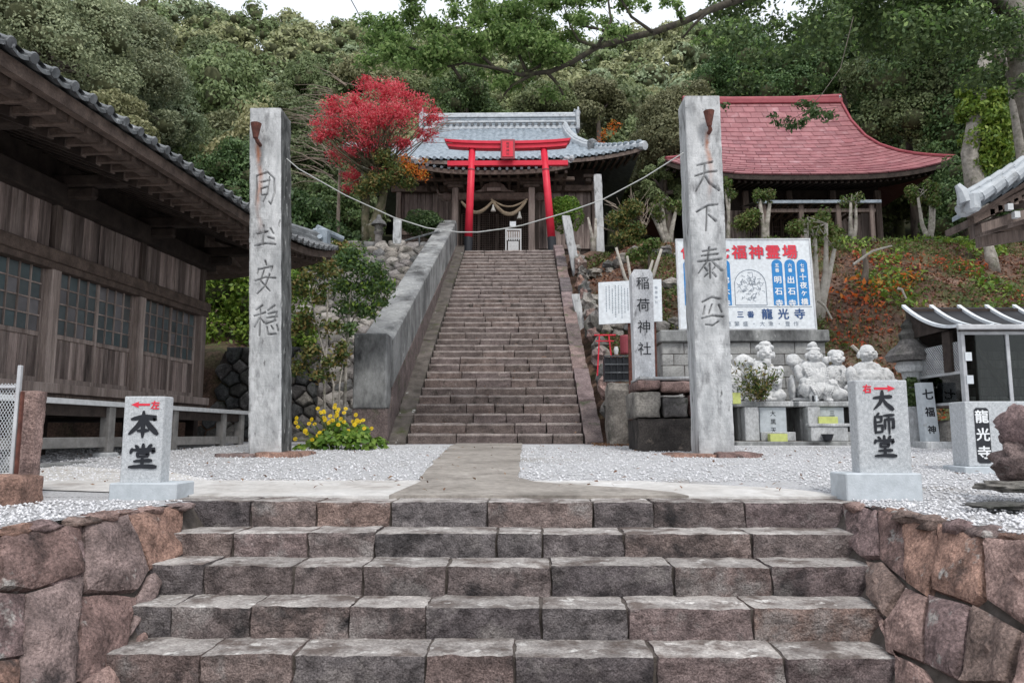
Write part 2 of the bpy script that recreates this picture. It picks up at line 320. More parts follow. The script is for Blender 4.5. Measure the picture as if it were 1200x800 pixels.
    def grid(s, fn, nu, nv, mi=0, flip=False):
        vs = [fn(i/nu, j/nv) for j in range(nv+1) for i in range(nu+1)]
        fs = []
        for j in range(nv):
            for i in range(nu):
                a = j*(nu+1)+i; q = (a, a+1, a+nu+2, a+nu+1); fs.append(q[::-1] if flip else q)
        return s.add(vs, fs, mi)
    def block(s, x0, x1, y0, y1, z0, z1, nx, ny, nz, amp=.01, bev=.01, seed=0, topmi=None, fs=3.0, mi=0, edge=None, foot=None):
        idx = {}; vs = []; fc = []; mis = []
        def vid(i, j, k):
            key = (i, j, k)
            if key in idx: return idx[key]
            p = Vector((x0+(x1-x0)*i/nx, y0+(y1-y0)*j/ny, z0+(z1-z0)*k/nz))
            ex = [i in (0, nx), j in (0, ny), k in (0, nz)]
            if sum(ex) >= 2:
                c = Vector(((x0+x1)/2, (y0+y1)/2, (z0+z1)/2))
                for a in range(3):
                    if ex[a]: p[a] += bev*.6*(1 if p[a] < c[a] else -1)*(.5+random.random())
            if amp:
                q = p+Vector((seed*7.3, seed*3.9, seed*1.7))
                nn = Vector((noise.fractal(q*fs, 1, 2, 3), noise.fractal(q*fs+Vector((9, 2, 5)), 1, 2, 3), noise.fractal(q*fs+Vector((3, 8, 1)), 1, 2, 3)))
                p = p+Vector((nn.x*amp*.7, nn.y*amp*1.3, nn.z*amp*.4))
            idx[key] = len(vs); vs.append(p); return idx[key]
        def quad(a, b, c, d, m): fc.append((vid(*a), vid(*b), vid(*c), vid(*d))); mis.append(m)
        for i in range(nx):
            for k in range(nz):
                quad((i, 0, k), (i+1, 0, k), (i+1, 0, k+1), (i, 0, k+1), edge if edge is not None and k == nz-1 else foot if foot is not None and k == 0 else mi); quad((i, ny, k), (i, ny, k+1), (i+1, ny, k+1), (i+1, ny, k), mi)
            for j in range(ny):
                quad((i, j, nz), (i+1, j, nz), (i+1, j+1, nz), (i, j+1, nz), mi if topmi is None else topmi); quad((i, j, 0), (i, j+1, 0), (i+1, j+1, 0), (i+1, j, 0), mi)
        for j in range(ny):
            for k in range(nz):
                quad((0, j, k), (0, j, k+1), (0, j+1, k+1), (0, j+1, k), mi); quad((nx, j, k), (nx, j+1, k), (nx, j+1, k+1), (nx, j, k+1), mi)
        n = len(s.v); s.v += [tuple(v) for v in vs]; s.f += [tuple(i+n for i in f) for f in fc]; s.mi += mis
        return s
    def pstone(s, poly, o, ex, ey, en, thick=.2, bulge=.04, n=20, rings=4, amp=.015, inset=.012, seed=0, mi=0):
        # a stone filling a polygon of a wall plane, with rounded edges and an uneven face
        o, ex, ey, en = Vector(o), Vector(ex), Vector(ey), Vector(en)
        L = [math.dist(poly[i], poly[(i+1) % len(poly)]) for i in range(len(poly))]; tot = sum(L)
        pts = []
        for i, l in enumerate(L):
            k = max(1, round(n*l/tot))
            for j in range(k):
                t = j/k; pts.append((poly[i][0]*(1-t)+poly[(i+1) % len(poly)][0]*t, poly[i][1]*(1-t)+poly[(i+1) % len(poly)][1]*t))
        cx = sum(p[0] for p in pts)/len(pts); cy = sum(p[1] for p in pts)/len(pts)
        size = math.sqrt(max(1e-6, tot*tot/16)); m = len(pts); vs = []; fs = []
        lev = [(0, -thick), (0, -thick*.15)]+[(inset*(1-(1-(k+1)/rings)**2)/size*2.2 if k == 0 else (k/rings)**1.0, bulge*(1-(1-min(1, (k+.7)/rings))**4)) for k in range(rings)]
        for li, (f, d) in enumerate(lev):
            f2 = min(.86, inset/size*1.6+f*.9) if li >= 2 else inset/size*.9
            for (x, y) in pts:
                X = cx+(x-cx)*(1-f2); Y = cy+(y-cy)*(1-f2)
                w = o+ex*X+ey*Y
                q = w*5.5+Vector((seed*1.3, 0, seed))
                nn = noise.fractal(q, 1, 2, 4)*amp if li >= 1 else 0
                if li in (1, 2): w = w+ex*noise.noise(w*9)*inset*.7+ey*noise.noise(w*9+Vector((4, 4, 4)))*inset*.7
                vs.append(w+en*(d+nn))
        nl = len(lev)
        for k in range(nl-1):
            for i in range(m): fs.append((k*m+i, k*m+(i+1) % m, (k+1)*m+(i+1) % m, (k+1)*m+i))
        vs.append(o+ex*cx+ey*cy+en*(bulge+noise.fractal((o+ex*cx+ey*cy)*3.2+Vector((seed*1.3, 0, seed)), 1, 2, 3)*amp)); c = len(vs)-1
        for i in range(m): fs.append(((nl-1)*m+i, (nl-1)*m+(i+1) % m, c))
        return s.add(vs, fs, mi)
    def mesh(s, name, mats, smooth=False):
        me = bpy.data.meshes.new(name)
        vs = s.v if s.xf is None else [tuple(s.xf @ Vector(v)) for v in s.v]
        me.from_pydata(vs, [], s.f)
        for m in (mats if isinstance(mats, (list, tuple)) else [mats]): me.materials.append(m_[m] if isinstance(m, str) else m)
        me.polygons.foreach_set('material_index', s.mi)
        if smooth: me.polygons.foreach_set('use_smooth', [True]*len(me.polygons))
        me.update()
        return me
    def build(s, name, mats, parent=None, smooth=False, **kw):
        return link(name, s.mesh(name, mats, smooth), parent, **kw)
def link(name, me, parent=None, loc=None, rot=None, scale=None, label=None, cat=None, group=None, kind=None):
    o = bpy.data.objects.new(name, me); COL.objects.link(o)
    if parent is not None:
        o.parent = parent; o.matrix_parent_inverse = Matrix.Translation(-Vector(parent.location))
    if loc is not None: o.location = loc
    if rot is not None: o.rotation_euler = rot
    if scale is not None: o.scale = scale if hasattr(scale, '__len__') else (scale,)*3
    if label: o['label'] = label
    if cat: o['category'] = cat
    if group: o['group'] = group
    if kind: o['kind'] = kind
    return o
def thing(name, label, cat, loc=(0, 0, 0), group=None):
    return link(name, None, None, loc, label=label, cat=cat, group=group)
def struct(mb, name, mats, smooth=False): return mb.build(name, mats, None, smooth, kind='structure')
def np_mesh(name, V, F, mats, mi=None, smooth=False):
    V = np.asarray(V, dtype=np.float32); F = np.asarray(F, dtype=np.int32); k = F.shape[1]
    me = bpy.data.meshes.new(name); me.vertices.add(len(V)); me.vertices.foreach_set('co', V.ravel())
    me.loops.add(F.size); me.loops.foreach_set('vertex_index', F.ravel())
    me.polygons.add(len(F)); me.polygons.foreach_set('loop_start', np.arange(len(F), dtype=np.int32)*k)
    for m in (mats if isinstance(mats, (list, tuple)) else [mats]): me.materials.append(m_[m])
    if mi is not None: me.polygons.foreach_set('material_index', np.asarray(mi, dtype=np.int32))
    if smooth: me.polygons.foreach_set('use_smooth', np.ones(len(F), dtype=bool))
    me.update(calc_edges=True); return me
def cards(rng, pts, nrm, size, aspect=.5, jit=.7, svar=.35):
    """diamond leaves at points, facing roughly nrm"""
    n = len(pts); nrm = nrm+rng.normal(size=(n, 3))*jit; nrm /= np.linalg.norm(nrm, axis=1)[:, None]+1e-9
    t = np.cross(nrm, rng.normal(size=(n, 3))); t /= np.linalg.norm(t, axis=1)[:, None]+1e-9; b = np.cross(nrm, t)
    s = size*(1+rng.uniform(-svar, svar, n))[:, None]
    V = np.stack([pts+t*s, pts+b*s*aspect+nrm*s*.15, pts-t*s, pts-b*s*aspect+nrm*s*.15], 1).reshape(-1, 3)
    return V, np.arange(4*n).reshape(n, 4)
def lump_points(rng, lumps, n, up=.25, shell=(.8, 1.08)):
    L = np.array([[*c, *((r, r, r) if not hasattr(r, '__len__') else r)] for c, r in lumps])
    w = L[:, 3]*L[:, 4]; w = w/w.sum(); k = rng.choice(len(L), n, p=w)
    d = rng.normal(size=(n, 3)); d[:, 2] += up; d /= np.linalg.norm(d, axis=1)[:, None]
    rr = rng.uniform(*shell, n)[:, None]
    return L[k, :3]+d*L[k, 3:]*rr, d
def voronoi(pts, box):
    x0, y0, x1, y1 = box; out = []
    P_ = np.array(pts)
    for i, p in enumerate(pts):
        poly = [(x0, y0), (x1, y0), (x1, y1), (x0, y1)]
        o = np.argsort(((P_-P_[i])**2).sum(1))[1:18]
        for j in o:
            q = pts[j]; mx_, my = (p[0]+q[0])/2, (p[1]+q[1])/2; dx, dy = q[0]-p[0], q[1]-p[1]
            new = []
            for a in range(len(poly)):
                A, B = poly[a], poly[(a+1) % len(poly)]
                fa = (A[0]-mx_)*dx+(A[1]-my)*dy; fb = (B[0]-mx_)*dx+(B[1]-my)*dy
                if fa <= 0: new.append(A)
                if (fa < 0 < fb) or (fb < 0 < fa):
                    t = fa/(fa-fb); new.append((A[0]+(B[0]-A[0])*t, A[1]+(B[1]-A[1])*t))
            poly = new
            if len(poly) < 3: break
        out.append(poly)
    return out
# ------------------------------------------------------------------ lettering
CH = '稲荷神社七福霊場伊予一番観自在寺四佛木五明石六出十夜ヶ橋三龍光商売繁盛・大漁豊作左右黒天布袋二'
GLY = {}
def make_glyphs():
    tmp = []
    for off in (0.0,):
        for ch in dict.fromkeys(CH):
            cu = bpy.data.curves.new('g', 'FONT'); cu.body = ch; cu.size = 1; cu.offset = off; cu.resolution_u = 2
            o = bpy.data.objects.new('g', cu); COL.objects.link(o); tmp.append((ch, off > 0, o))
    dg = bpy.context.evaluated_depsgraph_get()
    for ch, bold, o in tmp:
        me = bpy.data.meshes.new_from_object(o.evaluated_get(dg))
        vs = [tuple(v.co) for v in me.vertices]; fs = [tuple(p.vertices) for p in me.polygons]
        if vs:
            xs = [v[0] for v in vs]; ys = [v[1] for v in vs]; cx = (min(xs)+max(xs))/2; cy = (min(ys)+max(ys))/2
            if ch not in '一・三二': pass
            GLY[ch, bold] = ([(v[0]-cx, v[1]-cy) for v in vs], fs)
        cu = o.data; bpy.data.objects.remove(o); bpy.data.curves.remove(cu); bpy.data.meshes.remove(me)
make_glyphs()
def put_text(mb, txt, o, ex, ey, size, step, vertical=True, bold=True, mi=0, lift=0.0, sx=1.0):
    """characters centred on o, o+step, ... in the plane ex, ey"""
    o, ex, ey = Vector(o), Vector(ex), Vector(ey); en = ex.cross(ey)
    for i, ch in enumerate(txt):
        if (ch, False) not in GLY: continue
        vs, fs = GLY[ch, False]; c = o-(ey*step*i if vertical else -ex*step*i)
        for q, (dx, dy) in enumerate(((0, 0), (.028, .0), (-.028, .0), (.0, .022), (.0, -.022)) if bold else ((0, 0),)):
            mb.add([c+ex*(v[0]+dx)*size*sx+ey*(v[1]+dy)*size+en*(lift+q*.0003) for v in vs], fs, mi)
def text_parts(parent, mat, txt, o, ex, ey, size, step, vertical=True, bold=True, lift=0.0, xf=None):
    for i, ch in enumerate(txt):
        b = MB(xf); put_text(b, ch, Vector(o)-(Vector(ey)*step*i if vertical else -Vector(ex)*step*i), ex, ey, size, 0, bold=bold, lift=lift); b.build('character', mat, parent)
STR = {
 '本': [[(.12, .29, .07), (.5, .2, .1), (.9, .25, .11), (.84, .33, .05)], [(.5, 0, .07), (.5, .5, .1), (.5, .97, .06)], [(.46, .27, .08), (.33, .55, .1), (.06, .85, .06)], [(.55, .27, .07), (.72, .55, .11), (.97, .84, .1)], [(.33, .73, .06), (.68, .71, .08)]],
 '堂': [[(.5, 0, .07), (.5, .19, .09)], [(.24, .06, .06), (.33, .18, .09)], [(.77, .04, .09), (.65, .18, .05)], [(.14, .21, .09), (.08, .38, .06)], [(.14, .25, .07), (.9, .23, .1), (.82, .37, .06)], [(.32, .37, .08), (.34, .55, .07)],
       [(.32, .38, .06), (.68, .37, .1), (.65, .53, .07)], [(.34, .53, .06), (.66, .52, .06)], [(.22, .72, .06), (.5, .7, .07), (.8, .69, .1)], [(.5, .56, .08), (.5, .93, .08)], [(.06, .96, .07), (.5, .93, .09), (.96, .95, .11)]],
 '大': [[(.08, .36, .08), (.5, .3, .09), (.92, .29, .12)], [(.5, .0, .1), (.48, .35, .11), (.36, .62, .1), (.05, .95, .04)], [(.5, .38, .06), (.66, .66, .11), (.96, .93, .14)]],
 '師': [[(.32, .0, .09), (.18, .17, .05)], [(.14, .16, .09), (.14, .97, .09)], [(.14, .19, .06), (.43, .17, .09), (.41, .42, .07)], [(.14, .44, .06), (.42, .42, .07)], [(.14, .62, .06), (.45, .6, .09), (.44, .9, .07)], [(.14, .93, .07), (.45, .9, .07)],
       [(.5, .12, .07), (.97, .08, .1)], [(.56, .3, .08), (.57, .76, .07)], [(.56, .31, .07), (.94, .28, .1), (.93, .72, .09), (.83, .7, .03)], [(.74, .1, .08), (.74, 1, .07)]],
 '國': [[(.1, .12, .05), (.12, .5, .05), (.06, .95, .04)], [(.1, .12, .05), (.6, .02, .06), (.9, .2, .06), (.92, .6, .06), (.75, .92, .05), (.66, .84, .04)], [(.3, .3, .05), (.7, .24, .05)], [(.3, .48, .05), (.62, .42, .05), (.6, .64, .05), (.32, .66, .04), (.3, .48, .05)], [(.7, .15, .04), (.62, .55, .05), (.4, .85, .04)]],
 '土': [[(.15, .42, .06), (.6, .32, .06)], [(.42, .08, .06), (.38, .85, .06)], [(.05, .9, .07), (.5, .8, .06), (.95, .84, .06)], [(.74, .2, .07), (.86, .4, .05)], [(.62, .55, .05), (.88, .62, .07)]],
 '安': [[(.5, .02, .07), (.55, .14, .05)], [(.2, .25, .06), (.15, .4, .04)], [(.2, .27, .05), (.82, .18, .06), (.75, .34, .05)], [(.45, .3, .05), (.3, .6, .06), (.7, .9, .05)], [(.7, .4, .06), (.5, .75, .05), (.15, .98, .04)], [(.05, .6, .05), (.5, .5, .05), (.95, .52, .06)]],
 '穏': [[(.36, .05, .06), (.12, .18, .04)], [(.05, .36, .05), (.48, .26, .06)], [(.28, .16, .05), (.26, .95, .06)], [(.26, .42, .05), (.06, .7, .04)], [(.28, .42, .04), (.42, .56, .06)], [(.86, .05, .06), (.58, .2, .04)], [(.6, .3, .05), (.95, .24, .05), (.85, .5, .05)], [(.55, .42, .04), (.95, .38, .05)], [(.5, .6, .05), (.9, .5, .05)], [(.55, .7, .05), (.6, .92, .05), (.9, .9, .06)], [(.72, .66, .04), (.8, .76, .06)], [(.95, .64, .05), (1.0, .8, .06)]],
 '天': [[(.15, .15, .05), (.75, .05, .07)], [(.05, .48, .05), (.55, .36, .06), (.9, .34, .07)], [(.45, .12, .06), (.4, .5, .06), (.05, .95, .04)], [(.45, .5, .05), (.62, .72, .07), (.98, .92, .08)]],
 '下': [[(.05, .3, .06), (.55, .08, .07), (.95, .05, .06)], [(.5, .12, .06), (.42, .95, .05)], [(.55, .4, .05), (.85, .62, .08)]],
 '泰': [[(.25, .12, .05), (.75, .06, .06)], [(.2, .26, .05), (.82, .2, .06)], [(.05, .44, .06), (.95, .36, .07)], [(.5, .0, .06), (.42, .42, .06), (.05, .8, .04)], [(.55, .4, .05), (.95, .72, .08)], [(.5, .5, .06), (.5, .95, .05)], [(.3, .62, .05), (.4, .72, .06)], [(.28, .9, .04), (.42, .8, .05)], [(.7, .6, .06), (.6, .7, .04)], [(.6, .78, .05), (.72, .9, .06)]],
 '平': [[(.1, .22, .06), (.5, .06, .06), (.85, .12, .07)], [(.2, .35, .05), (.12, .62, .06)], [(.5, .3, .05), (.36, .6, .05)], [(.8, .32, .07), (.9, .55, .05)], [(.05, .75, .05), (.5, .66, .07), (.95, .7, .07)], [(.2, .95, .05), (.5, .98, .06), (.75, .85, .05)]],
}
def brush(mb, ch, o, ex, ey, w, h, lift=.002, mi=0, wf=1.0):
    """one brush written character, box top-left at o"""
    o, ex, ey = Vector(o), Vector(ex), Vector(ey); en = ex.cross(ey)
    for k, st in enumerate(STR[ch]):
        pts = []
        for (a, b) in zip(st, st[1:]):
            for t in (0, .25, .5, .75): pts.append(tuple(a[q]*(1-t)+b[q]*t for q in range(3)))
        pts.append(st[-1]); L = []; Rr = []
        for i, p in enumerate(pts):
            a = pts[max(0, i-1)]; b = pts[min(len(pts)-1, i+1)]; dx, dy = (b[0]-a[0])*w, (b[1]-a[1])*h; l = math.hypot(dx, dy) or 1
            hw = p[2]*wf*.5*(.55 if i in (0, len(pts)-1) else 1)*(w+h)/2; ext = (hw*.9 if i == len(pts)-1 else -hw*.9 if i == 0 else 0)
            X = p[0]*w+dx/l*ext; Y = -p[1]*h-dy/l*ext; nx, ny = dy/l, dx/l
            L.append(o+ex*(X+nx*hw)+ey*(Y+ny*hw)+en*(lift+k*.0004)); Rr.append(o+ex*(X-nx*hw)+ey*(Y-ny*hw)+en*(lift+k*.0004))
        n = len(L); mb.add(L+Rr, [(i, i+1, n+i+1, n+i) for i in range(n-1)], mi)
# ================================================================== GROUND AND HILL
ST_X0, ST_X1, ST_Y0, ST_Y1, ST_Z0, ST_Z1, NST = -1.99, 1.01, 12.7, 24.4, -.17, 6.12, 35
HILL = [(12, -.2), (24, 6.0), (33, 6.1), (48, 12), (65, 20), (100, 44), (140, 71), (175, 78), (260, 66)]
def sstep(a, b, x):
    t = max(0, min(1, (x-a)/(b-a))); return t*t*(3-2*t)
def terr(x, y):
    if y >= 24.3:
        z = ipl(y, HILL)
        if x < -9: z += min(-x-9, 60)*.13*sstep(24, 50, y)
        if x > 16: z += min(x-16, 40)*.15*sstep(30, 60, y)
        return z+fbm((x, y, 0), .08)*1.6*sstep(33, 60, y)-.05
    st = ST_Z0+(y-ST_Y0)*(ST_Z1-ST_Z0)/(ST_Y1-ST_Y0)-.5
    sw = -.2+(y-14.5)*.7625-.3
    left = ipl(y, [(13, -.25), (14.9, -.2), (15.15, 1.6), (18, 2.6), (24, 6.0)])
    right = ipl(y, [(14.3, -.2), (15, .35), (18.6, 3.3), (22.6, 5.85), (24.3, 6.0)])
    if x < -9: right_ = 0
    def lerp(a, b, t): return a+(b-a)*t
    if x <= -7.2: z = left
    elif x <= -4.4: z = lerp(left, min(sw, 5.7), sstep(-6.4-.25*max(0, y-17), -5-.2*max(0, y-17), x))
    elif x <= -2.6: z = min(sw, 5.7)
    elif x <= 1.2: z = min(st, max(st, sw) if x < -2.2 else st)
    elif x <= 1.7: z = lerp(st, st+.4, (x-1.2)/.5)
    else:
        z = lerp(st+.4, right, sstep(1.8, 3.6, x))
    z = max(z, -.32) if y < 14.6 else z
    if y > 14.6 and (x < -7 or x > 2): z += fbm((x, y, 0), .7)*.18
    return z
def axis(dense, a, b, d0, d1):
    v = list(np.arange(dense[0], dense[1]+1e-6, d0)); x = dense[1]; s = d0
    while x < b: s = min(d1, s*1.25); x += s; v.append(x)
    x = dense[0]; s = d0
    while x > a: s = min(d1, s*1.25); x -= s; v.insert(0, x)
    return v
xs = axis((-11, 15), -230, 230, .3, 6); ys = axis((13.0, 26), 12.9, 260, .3, 5); ys = [y for y in ys if y >= 13.0]
mb = MB(); mb.v = [(x, y, terr(x, y)) for y in ys for x in xs]; nx = len(xs)
mb.f = [(j*nx+i, j*nx+i+1, (j+1)*nx+i+1, (j+1)*nx+i) for j in range(len(ys)-1) for i in range(nx-1)]
mb.mi = [1 if ys[j] > 27 or xs[i] < -12 or xs[i] > 17 else 0 for j in range(len(ys)-1) for i in range(nx-1)]
struct(mb, 'hillside', ['soil', 'forestfloor'], True)

mb = MB()
mb.add([(-300, -300, -1.75), (300, -300, -1.75), (300, 400, -1.75), (-300, 400, -1.75)], [(0, 1, 2, 3)])
struct(mb, 'lower_ground', 'pave')
# gravel court: back block and the two side blocks beside the lower steps
def wall_x(y, sgn): return -2.2-(4.95-y)*.207 if sgn < 0 else 2.1+(4.95-y)*.04
mb = MB()
Ys = [5.3, 5.6, 6, 7, 8, 9, 10, 11, 12, 13, 14, 16]
Xs = np.linspace(-24, 24, 49)
Ys = [5.297]+Ys
mb.v = [(x, y, ground(x, y)+.003*noise.noise(Vector((x*.9, y*.9, 0)))-(.1 if y < 5.299 else 0)) for y in Ys for x in Xs]
mb.f = [(j*49+i, j*49+i+1, (j+1)*49+i+1, (j+1)*49+i) for j in range(len(Ys)-1) for i in range(48)]; mb.mi = [0]*len(mb.f)
for sg in (-1, 1):
    for (a, b) in ((-6, -1), (-1, 2), (2, 3.2), (3.2, 5.3)):
        xa, xb = wall_x(a, sg)+sg*.03, wall_x(b, sg)+sg*.03; far = sg*24
        q = [(xa, a, -.45), (far, a, -.45), (far, b, -.45), (xb, b, -.45)]
        mb.add(q if sg > 0 else q[::-1], [(0, 1, 2, 3)])
struct(mb, 'gravel_court', 'gravel')
# centre path of concrete and the pale slab strip behind the top step
def strip(rows, lift, seg=6):
    b = MB()
    for (y, a, c) in rows:
        for i in range(seg+1):
            x = a+(c-a)*i/seg; b.v.append((x, y, ground(x, y)+lift))
    n = seg+1
    b.v = [(x, y-.003, z-.06) for (x, y, z) in b.v[:n]]+b.v; rows = [rows[0]]+list(rows)
    b.f = [(j*n+i, j*n+i+1, (j+1)*n+i+1, (j+1)*n+i) for j in range(len(rows)-1) for i in range(seg)]; b.mi = [0]*len(b.f); return b
gL = [G(470, 583), G(500, 552), G(528, 523)]; gR = [G(607, 577), G(609, 545), G(612, 522)]
rows = []
for k in range(26):
    y = 5.3+(12.68-5.3)*k/25
    a = ipl(y, [(q.y, q.x) for q in gL])+.05*noise.noise(Vector((0, y*2, 0))); c = ipl(y, [(q.y, q.x) for q in gR])+.02*noise.noise(Vector((5, y*2, 0)))
    rows.append((y, a, c))
rows = [(5.3, -.95, 1.15), (5.5, -.93, 1.08), (5.75, -.9, .8), (6.0, -.87, .35), (6.2, -.85, .08)]+[r for r in rows if r[0] > 6.3]
struct(strip(rows, .013), 'centre_path', 'pave')
rows = [(4.9, -2.3, 2.3), (5.1, -2.75, 2.2), (5.35, -3.6, 2.1), (5.6, -4.1, 1.9), (5.9, -4.4, 1.35), (6.25, -4.6, .9)]
rows = [(5.3+(6.3-5.3)*k/9, ipl(4.93+(6.2-4.93)*k/9, [(a, b) for a, b, c in rows])+.05*noise.noise(Vector((k, 3, 0))), ipl(4.93+(6.2-4.93)*k/9, [(a, c) for a, b, c in rows])+.1*noise.noise(Vector((k, 7, 0)))) for k in range(10)]
struct(strip(rows, .008, 12), 'front_paving', 'pale')
rows = [(6.3, -4.9, -2.6), (7.0, -5.6, -3.3), (7.6, -6.2, -4.6)]
struct(strip(rows, .006, 8), 'side_paving', 'pale')

# ================================================================== LOWER STEPS
STEPS = [(5.0, -.445), (4.664, -.604), (4.342, -.745), (4.05, -.905), (3.748, -1.064), (3.44, -1.222), (3.13, -1.38)]
JO = [[230, 294, 371, 458, 571, 695, 765, 873, 985], [212, 273, 360, 439, 582, 636, 732, 881, 995], [182, 239, 343, 426, 524, 646, 789, 904, 1015],
      [154, 200, 294, 410, 499, 634, 736, 882, 1031], [121, 235, 343, 498, 603, 769, 921, 1049]]
low = thing('stone_steps', 'broad flight of low rough purplish grey stone steps in the foreground', 'steps', (0, 4.2, -1.1))
random.seed(5)
for k, (y, z) in enumerate(STEPS):
    py = [590, 625, 660, 712, 765][k] if k < 5 else 0
    if k < 5: X = [P(px, py, y).x for px in JO[k]]
    else: X = [-2.05+.56*i+random.uniform(-.08, .08) for i in range(8)]
    X = [X[0]-.22]+X[1:-1]+[X[-1]+.22]
    zb = STEPS[k+1][1]-.04 if k+1 < len(STEPS) else -1.75
    for i in range(len(X)-1):
        x0, x1 = X[i]+random.uniform(.002, .007), X[i+1]-random.uniform(.002, .007)
        b = MB(); dy = random.uniform(-.007, .007); dz = random.uniform(-.005, .004)
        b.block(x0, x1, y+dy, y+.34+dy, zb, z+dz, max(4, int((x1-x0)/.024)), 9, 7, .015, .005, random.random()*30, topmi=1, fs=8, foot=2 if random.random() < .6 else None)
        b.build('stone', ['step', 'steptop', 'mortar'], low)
for k, (y, z) in enumerate(STEPS):
    xe = (-2.25, 2.15)
    b = MB(); b.block(xe[0]-.02, xe[1]+.02, y+.03, y+.42, z-.35, z-.012, 60, 3, 2, .004, 0, k); b.build('mortar_bed', 'mortar', low)

# retaining walls left and right of the lower steps
def voro_extra(seed, s0):
    r_ = random.Random(seed); pts = [(s0+.22+.42*i+r_.uniform(-.1, .1), -.2-.42*j+r_.uniform(-.08, .08)) for j in range(4) for i in range(6)]
    return [q for q in voronoi(pts, (s0, -1.5, s0+2.5, 0)) if len(q) > 2]
def side_wall(sg, name, label, polys, extra):
    t = thing(name, label, 'wall', (sg*2.2, 4, -1.6))
    xa, xb = wall_x(4.95, sg), wall_x(1.0, sg)
    o = Vector((xa, 4.95, -.45)); ey = Vector((0, 0, 1)); ex = Vector((xb-xa, -3.95, 0)).normalized()
    bat = .6; ey = Vector((sg*bat, 0, 1)).normalized(); en = Vector((-sg, 0, bat)); en = (en-ex*en.dot(ex)).normalized(); ey = en.cross(ex); ey = ey if ey.z > 0 else -ey
    ps = []
    for pl in polys:
        q = []
        for (px, py) in pl:
            h = on_plane(px, py, o, en)-o; q.append((h.dot(ex), min(h.dot(ey), .0)))
        ps.append(q)
    ps += extra
    for i, q in enumerate(ps):
        ar = sum(q[a][0]*q[(a+1) % len(q)][1]-q[(a+1) % len(q)][0]*q[a][1] for a in range(len(q)))
        if ar < 0: q = q[::-1]
        flip = ex.cross(ey).dot(en) < 0
        b = MB(); b.pstone(q[::-1] if flip else q, o, ex, ey, en, .2, .012+random.random()*.022, 44, 12, .024, .005, i*1.7+sg)
        b.build('stone', 'wallstone', t)
    b = MB(); b.grid(lambda u, v: o-en*.03+ex*(u*4.4-.1)+ey*(-.02-v*1.35), 10, 4, flip=(ex.cross(ey).dot(en) > 0)); b.build('mortar_bed', 'mortar', t)
    # rough flat capping chips along the top edge
    for i in range(13):
        s0 = i*.2+random.uniform(0, .05); c = o+ex*(s0+.1)+Vector((sg*random.uniform(.0, .06), 0, 0))
        b = MB(); b.ball(c+Vector((0, 0, -.02)), (random.uniform(.05, .1), random.uniform(.09, .15), random.uniform(.025, .045)), 10, 6, jit=.7, seed=i*3+sg*9); b.build('capping_stone', 'wallstone', t, smooth=True)
random.seed(8)
LP = [[(150, 603), (212, 590), (214, 650), (200, 658), (176, 668)], [(98, 616), (150, 602), (176, 668), (160, 692), (137, 694), (98, 694)],
      [(48, 622), (97, 612), (97, 692), (40, 680)], [(0, 628), (96, 614), (97, 672), (36, 691), (0, 690)],
      [(98, 696), (136, 696), (160, 700), (150, 760), (120, 800), (85, 800)], [(176, 672), (200, 662), (182, 702), (154, 745), (160, 702)],
      [(30, 694), (94, 676), (92, 720), (84, 850), (20, 850)], [(-40, 690), (30, 694), (28, 768), (0, 772), (-40, 772)], [(-40, 776), (22, 772), (18, 850), (-40, 850)], [(86, 804), (150, 764), (176, 730), (150, 850), (86, 870)]]
RP = [[(985, 588), (1030, 590), (1031, 652), (1012, 654), (995, 640)], [(1032, 592), (1062, 600), (1060, 680), (1045, 668), (1031, 655)],
      [(1062, 601), (1098, 608), (1097, 668), (1087, 700), (1061, 682)], [(1099, 611), (1153, 630), (1150, 700), (1140, 708), (1091, 690)],
      [(1156, 630), (1205, 633), (1240, 640), (1240, 745), (1200, 733), (1156, 703)], [(1014, 656), (1034, 658), (1058, 684), (1037, 722), (1016, 698)],
      [(1060, 686), (1090, 700), (1086, 712), (1080, 775), (1040, 760), (1036, 728)], [(1089, 696), (1139, 710), (1120, 796), (1082, 776)],
      [(1142, 708), (1196, 738), (1180, 800), (1122, 798)], [(1199, 740), (1240, 752), (1240, 830), (1186, 830)], [(1016, 704), (1032, 722), (1038, 762), (1080, 782), (1110, 830), (1050, 830), (1048, 768)]]
side_wall(-1, 'retaining_wall', 'rough purplish stone retaining wall left of the lower steps under the gravel', LP, voro_extra(1, 1.9))
side_wall(1, 'retaining_wall', 'rough pinkish orange stone retaining wall right of the lower steps', RP, voro_extra(2, 2.0))
b = MB()

# gravel chips (stuff)
rng = np.random.default_rng(3)
N = 52000
y = 2.6+rng.random(N)**1.5*9.0; x = (rng.random(N)*2-1)*(2.2+y*.62)
keep = (x < -2.24-(4.95-np.minimum(y, 4.95))*.207) | (x > 2.13+(4.95-np.minimum(y, 4.95))*.04) | (y > 6.0)
keep &= ~((y > 5) & (y < 6.25) & (x > -4.2) & (x < 2.2))
pc = [(q.y, q.x) for q in gL]; pd = [(q.y, q.x) for q in gR]
keep &= ~((x > np.interp(y, [p[0] for p in pc], [p[1] for p in pc])+.02) & (x < np.interp(y, [p[0] for p in pd], [p[1] for p in pd])-.02))
x, y = x[keep], y[keep]; N = len(x)
z = np.interp(y, [5.2, 9, 12.7, 16], [-.445, -.27, -.17, -.15])
oc = np.array([(1, 0, 0), (0, 1, 0), (-1, 0, 0), (0, -1, 0), (0, 0, 1), (0, 0, -1.)])
s = (.008+rng.random(N)*.0095)[:, None, None]; V = oc[None]*rng.uniform(.5, 1.25, (N, 6, 3))*s
th = rng.random(N)*6.28; c, sn = np.cos(th)[:, None], np.sin(th)[:, None]
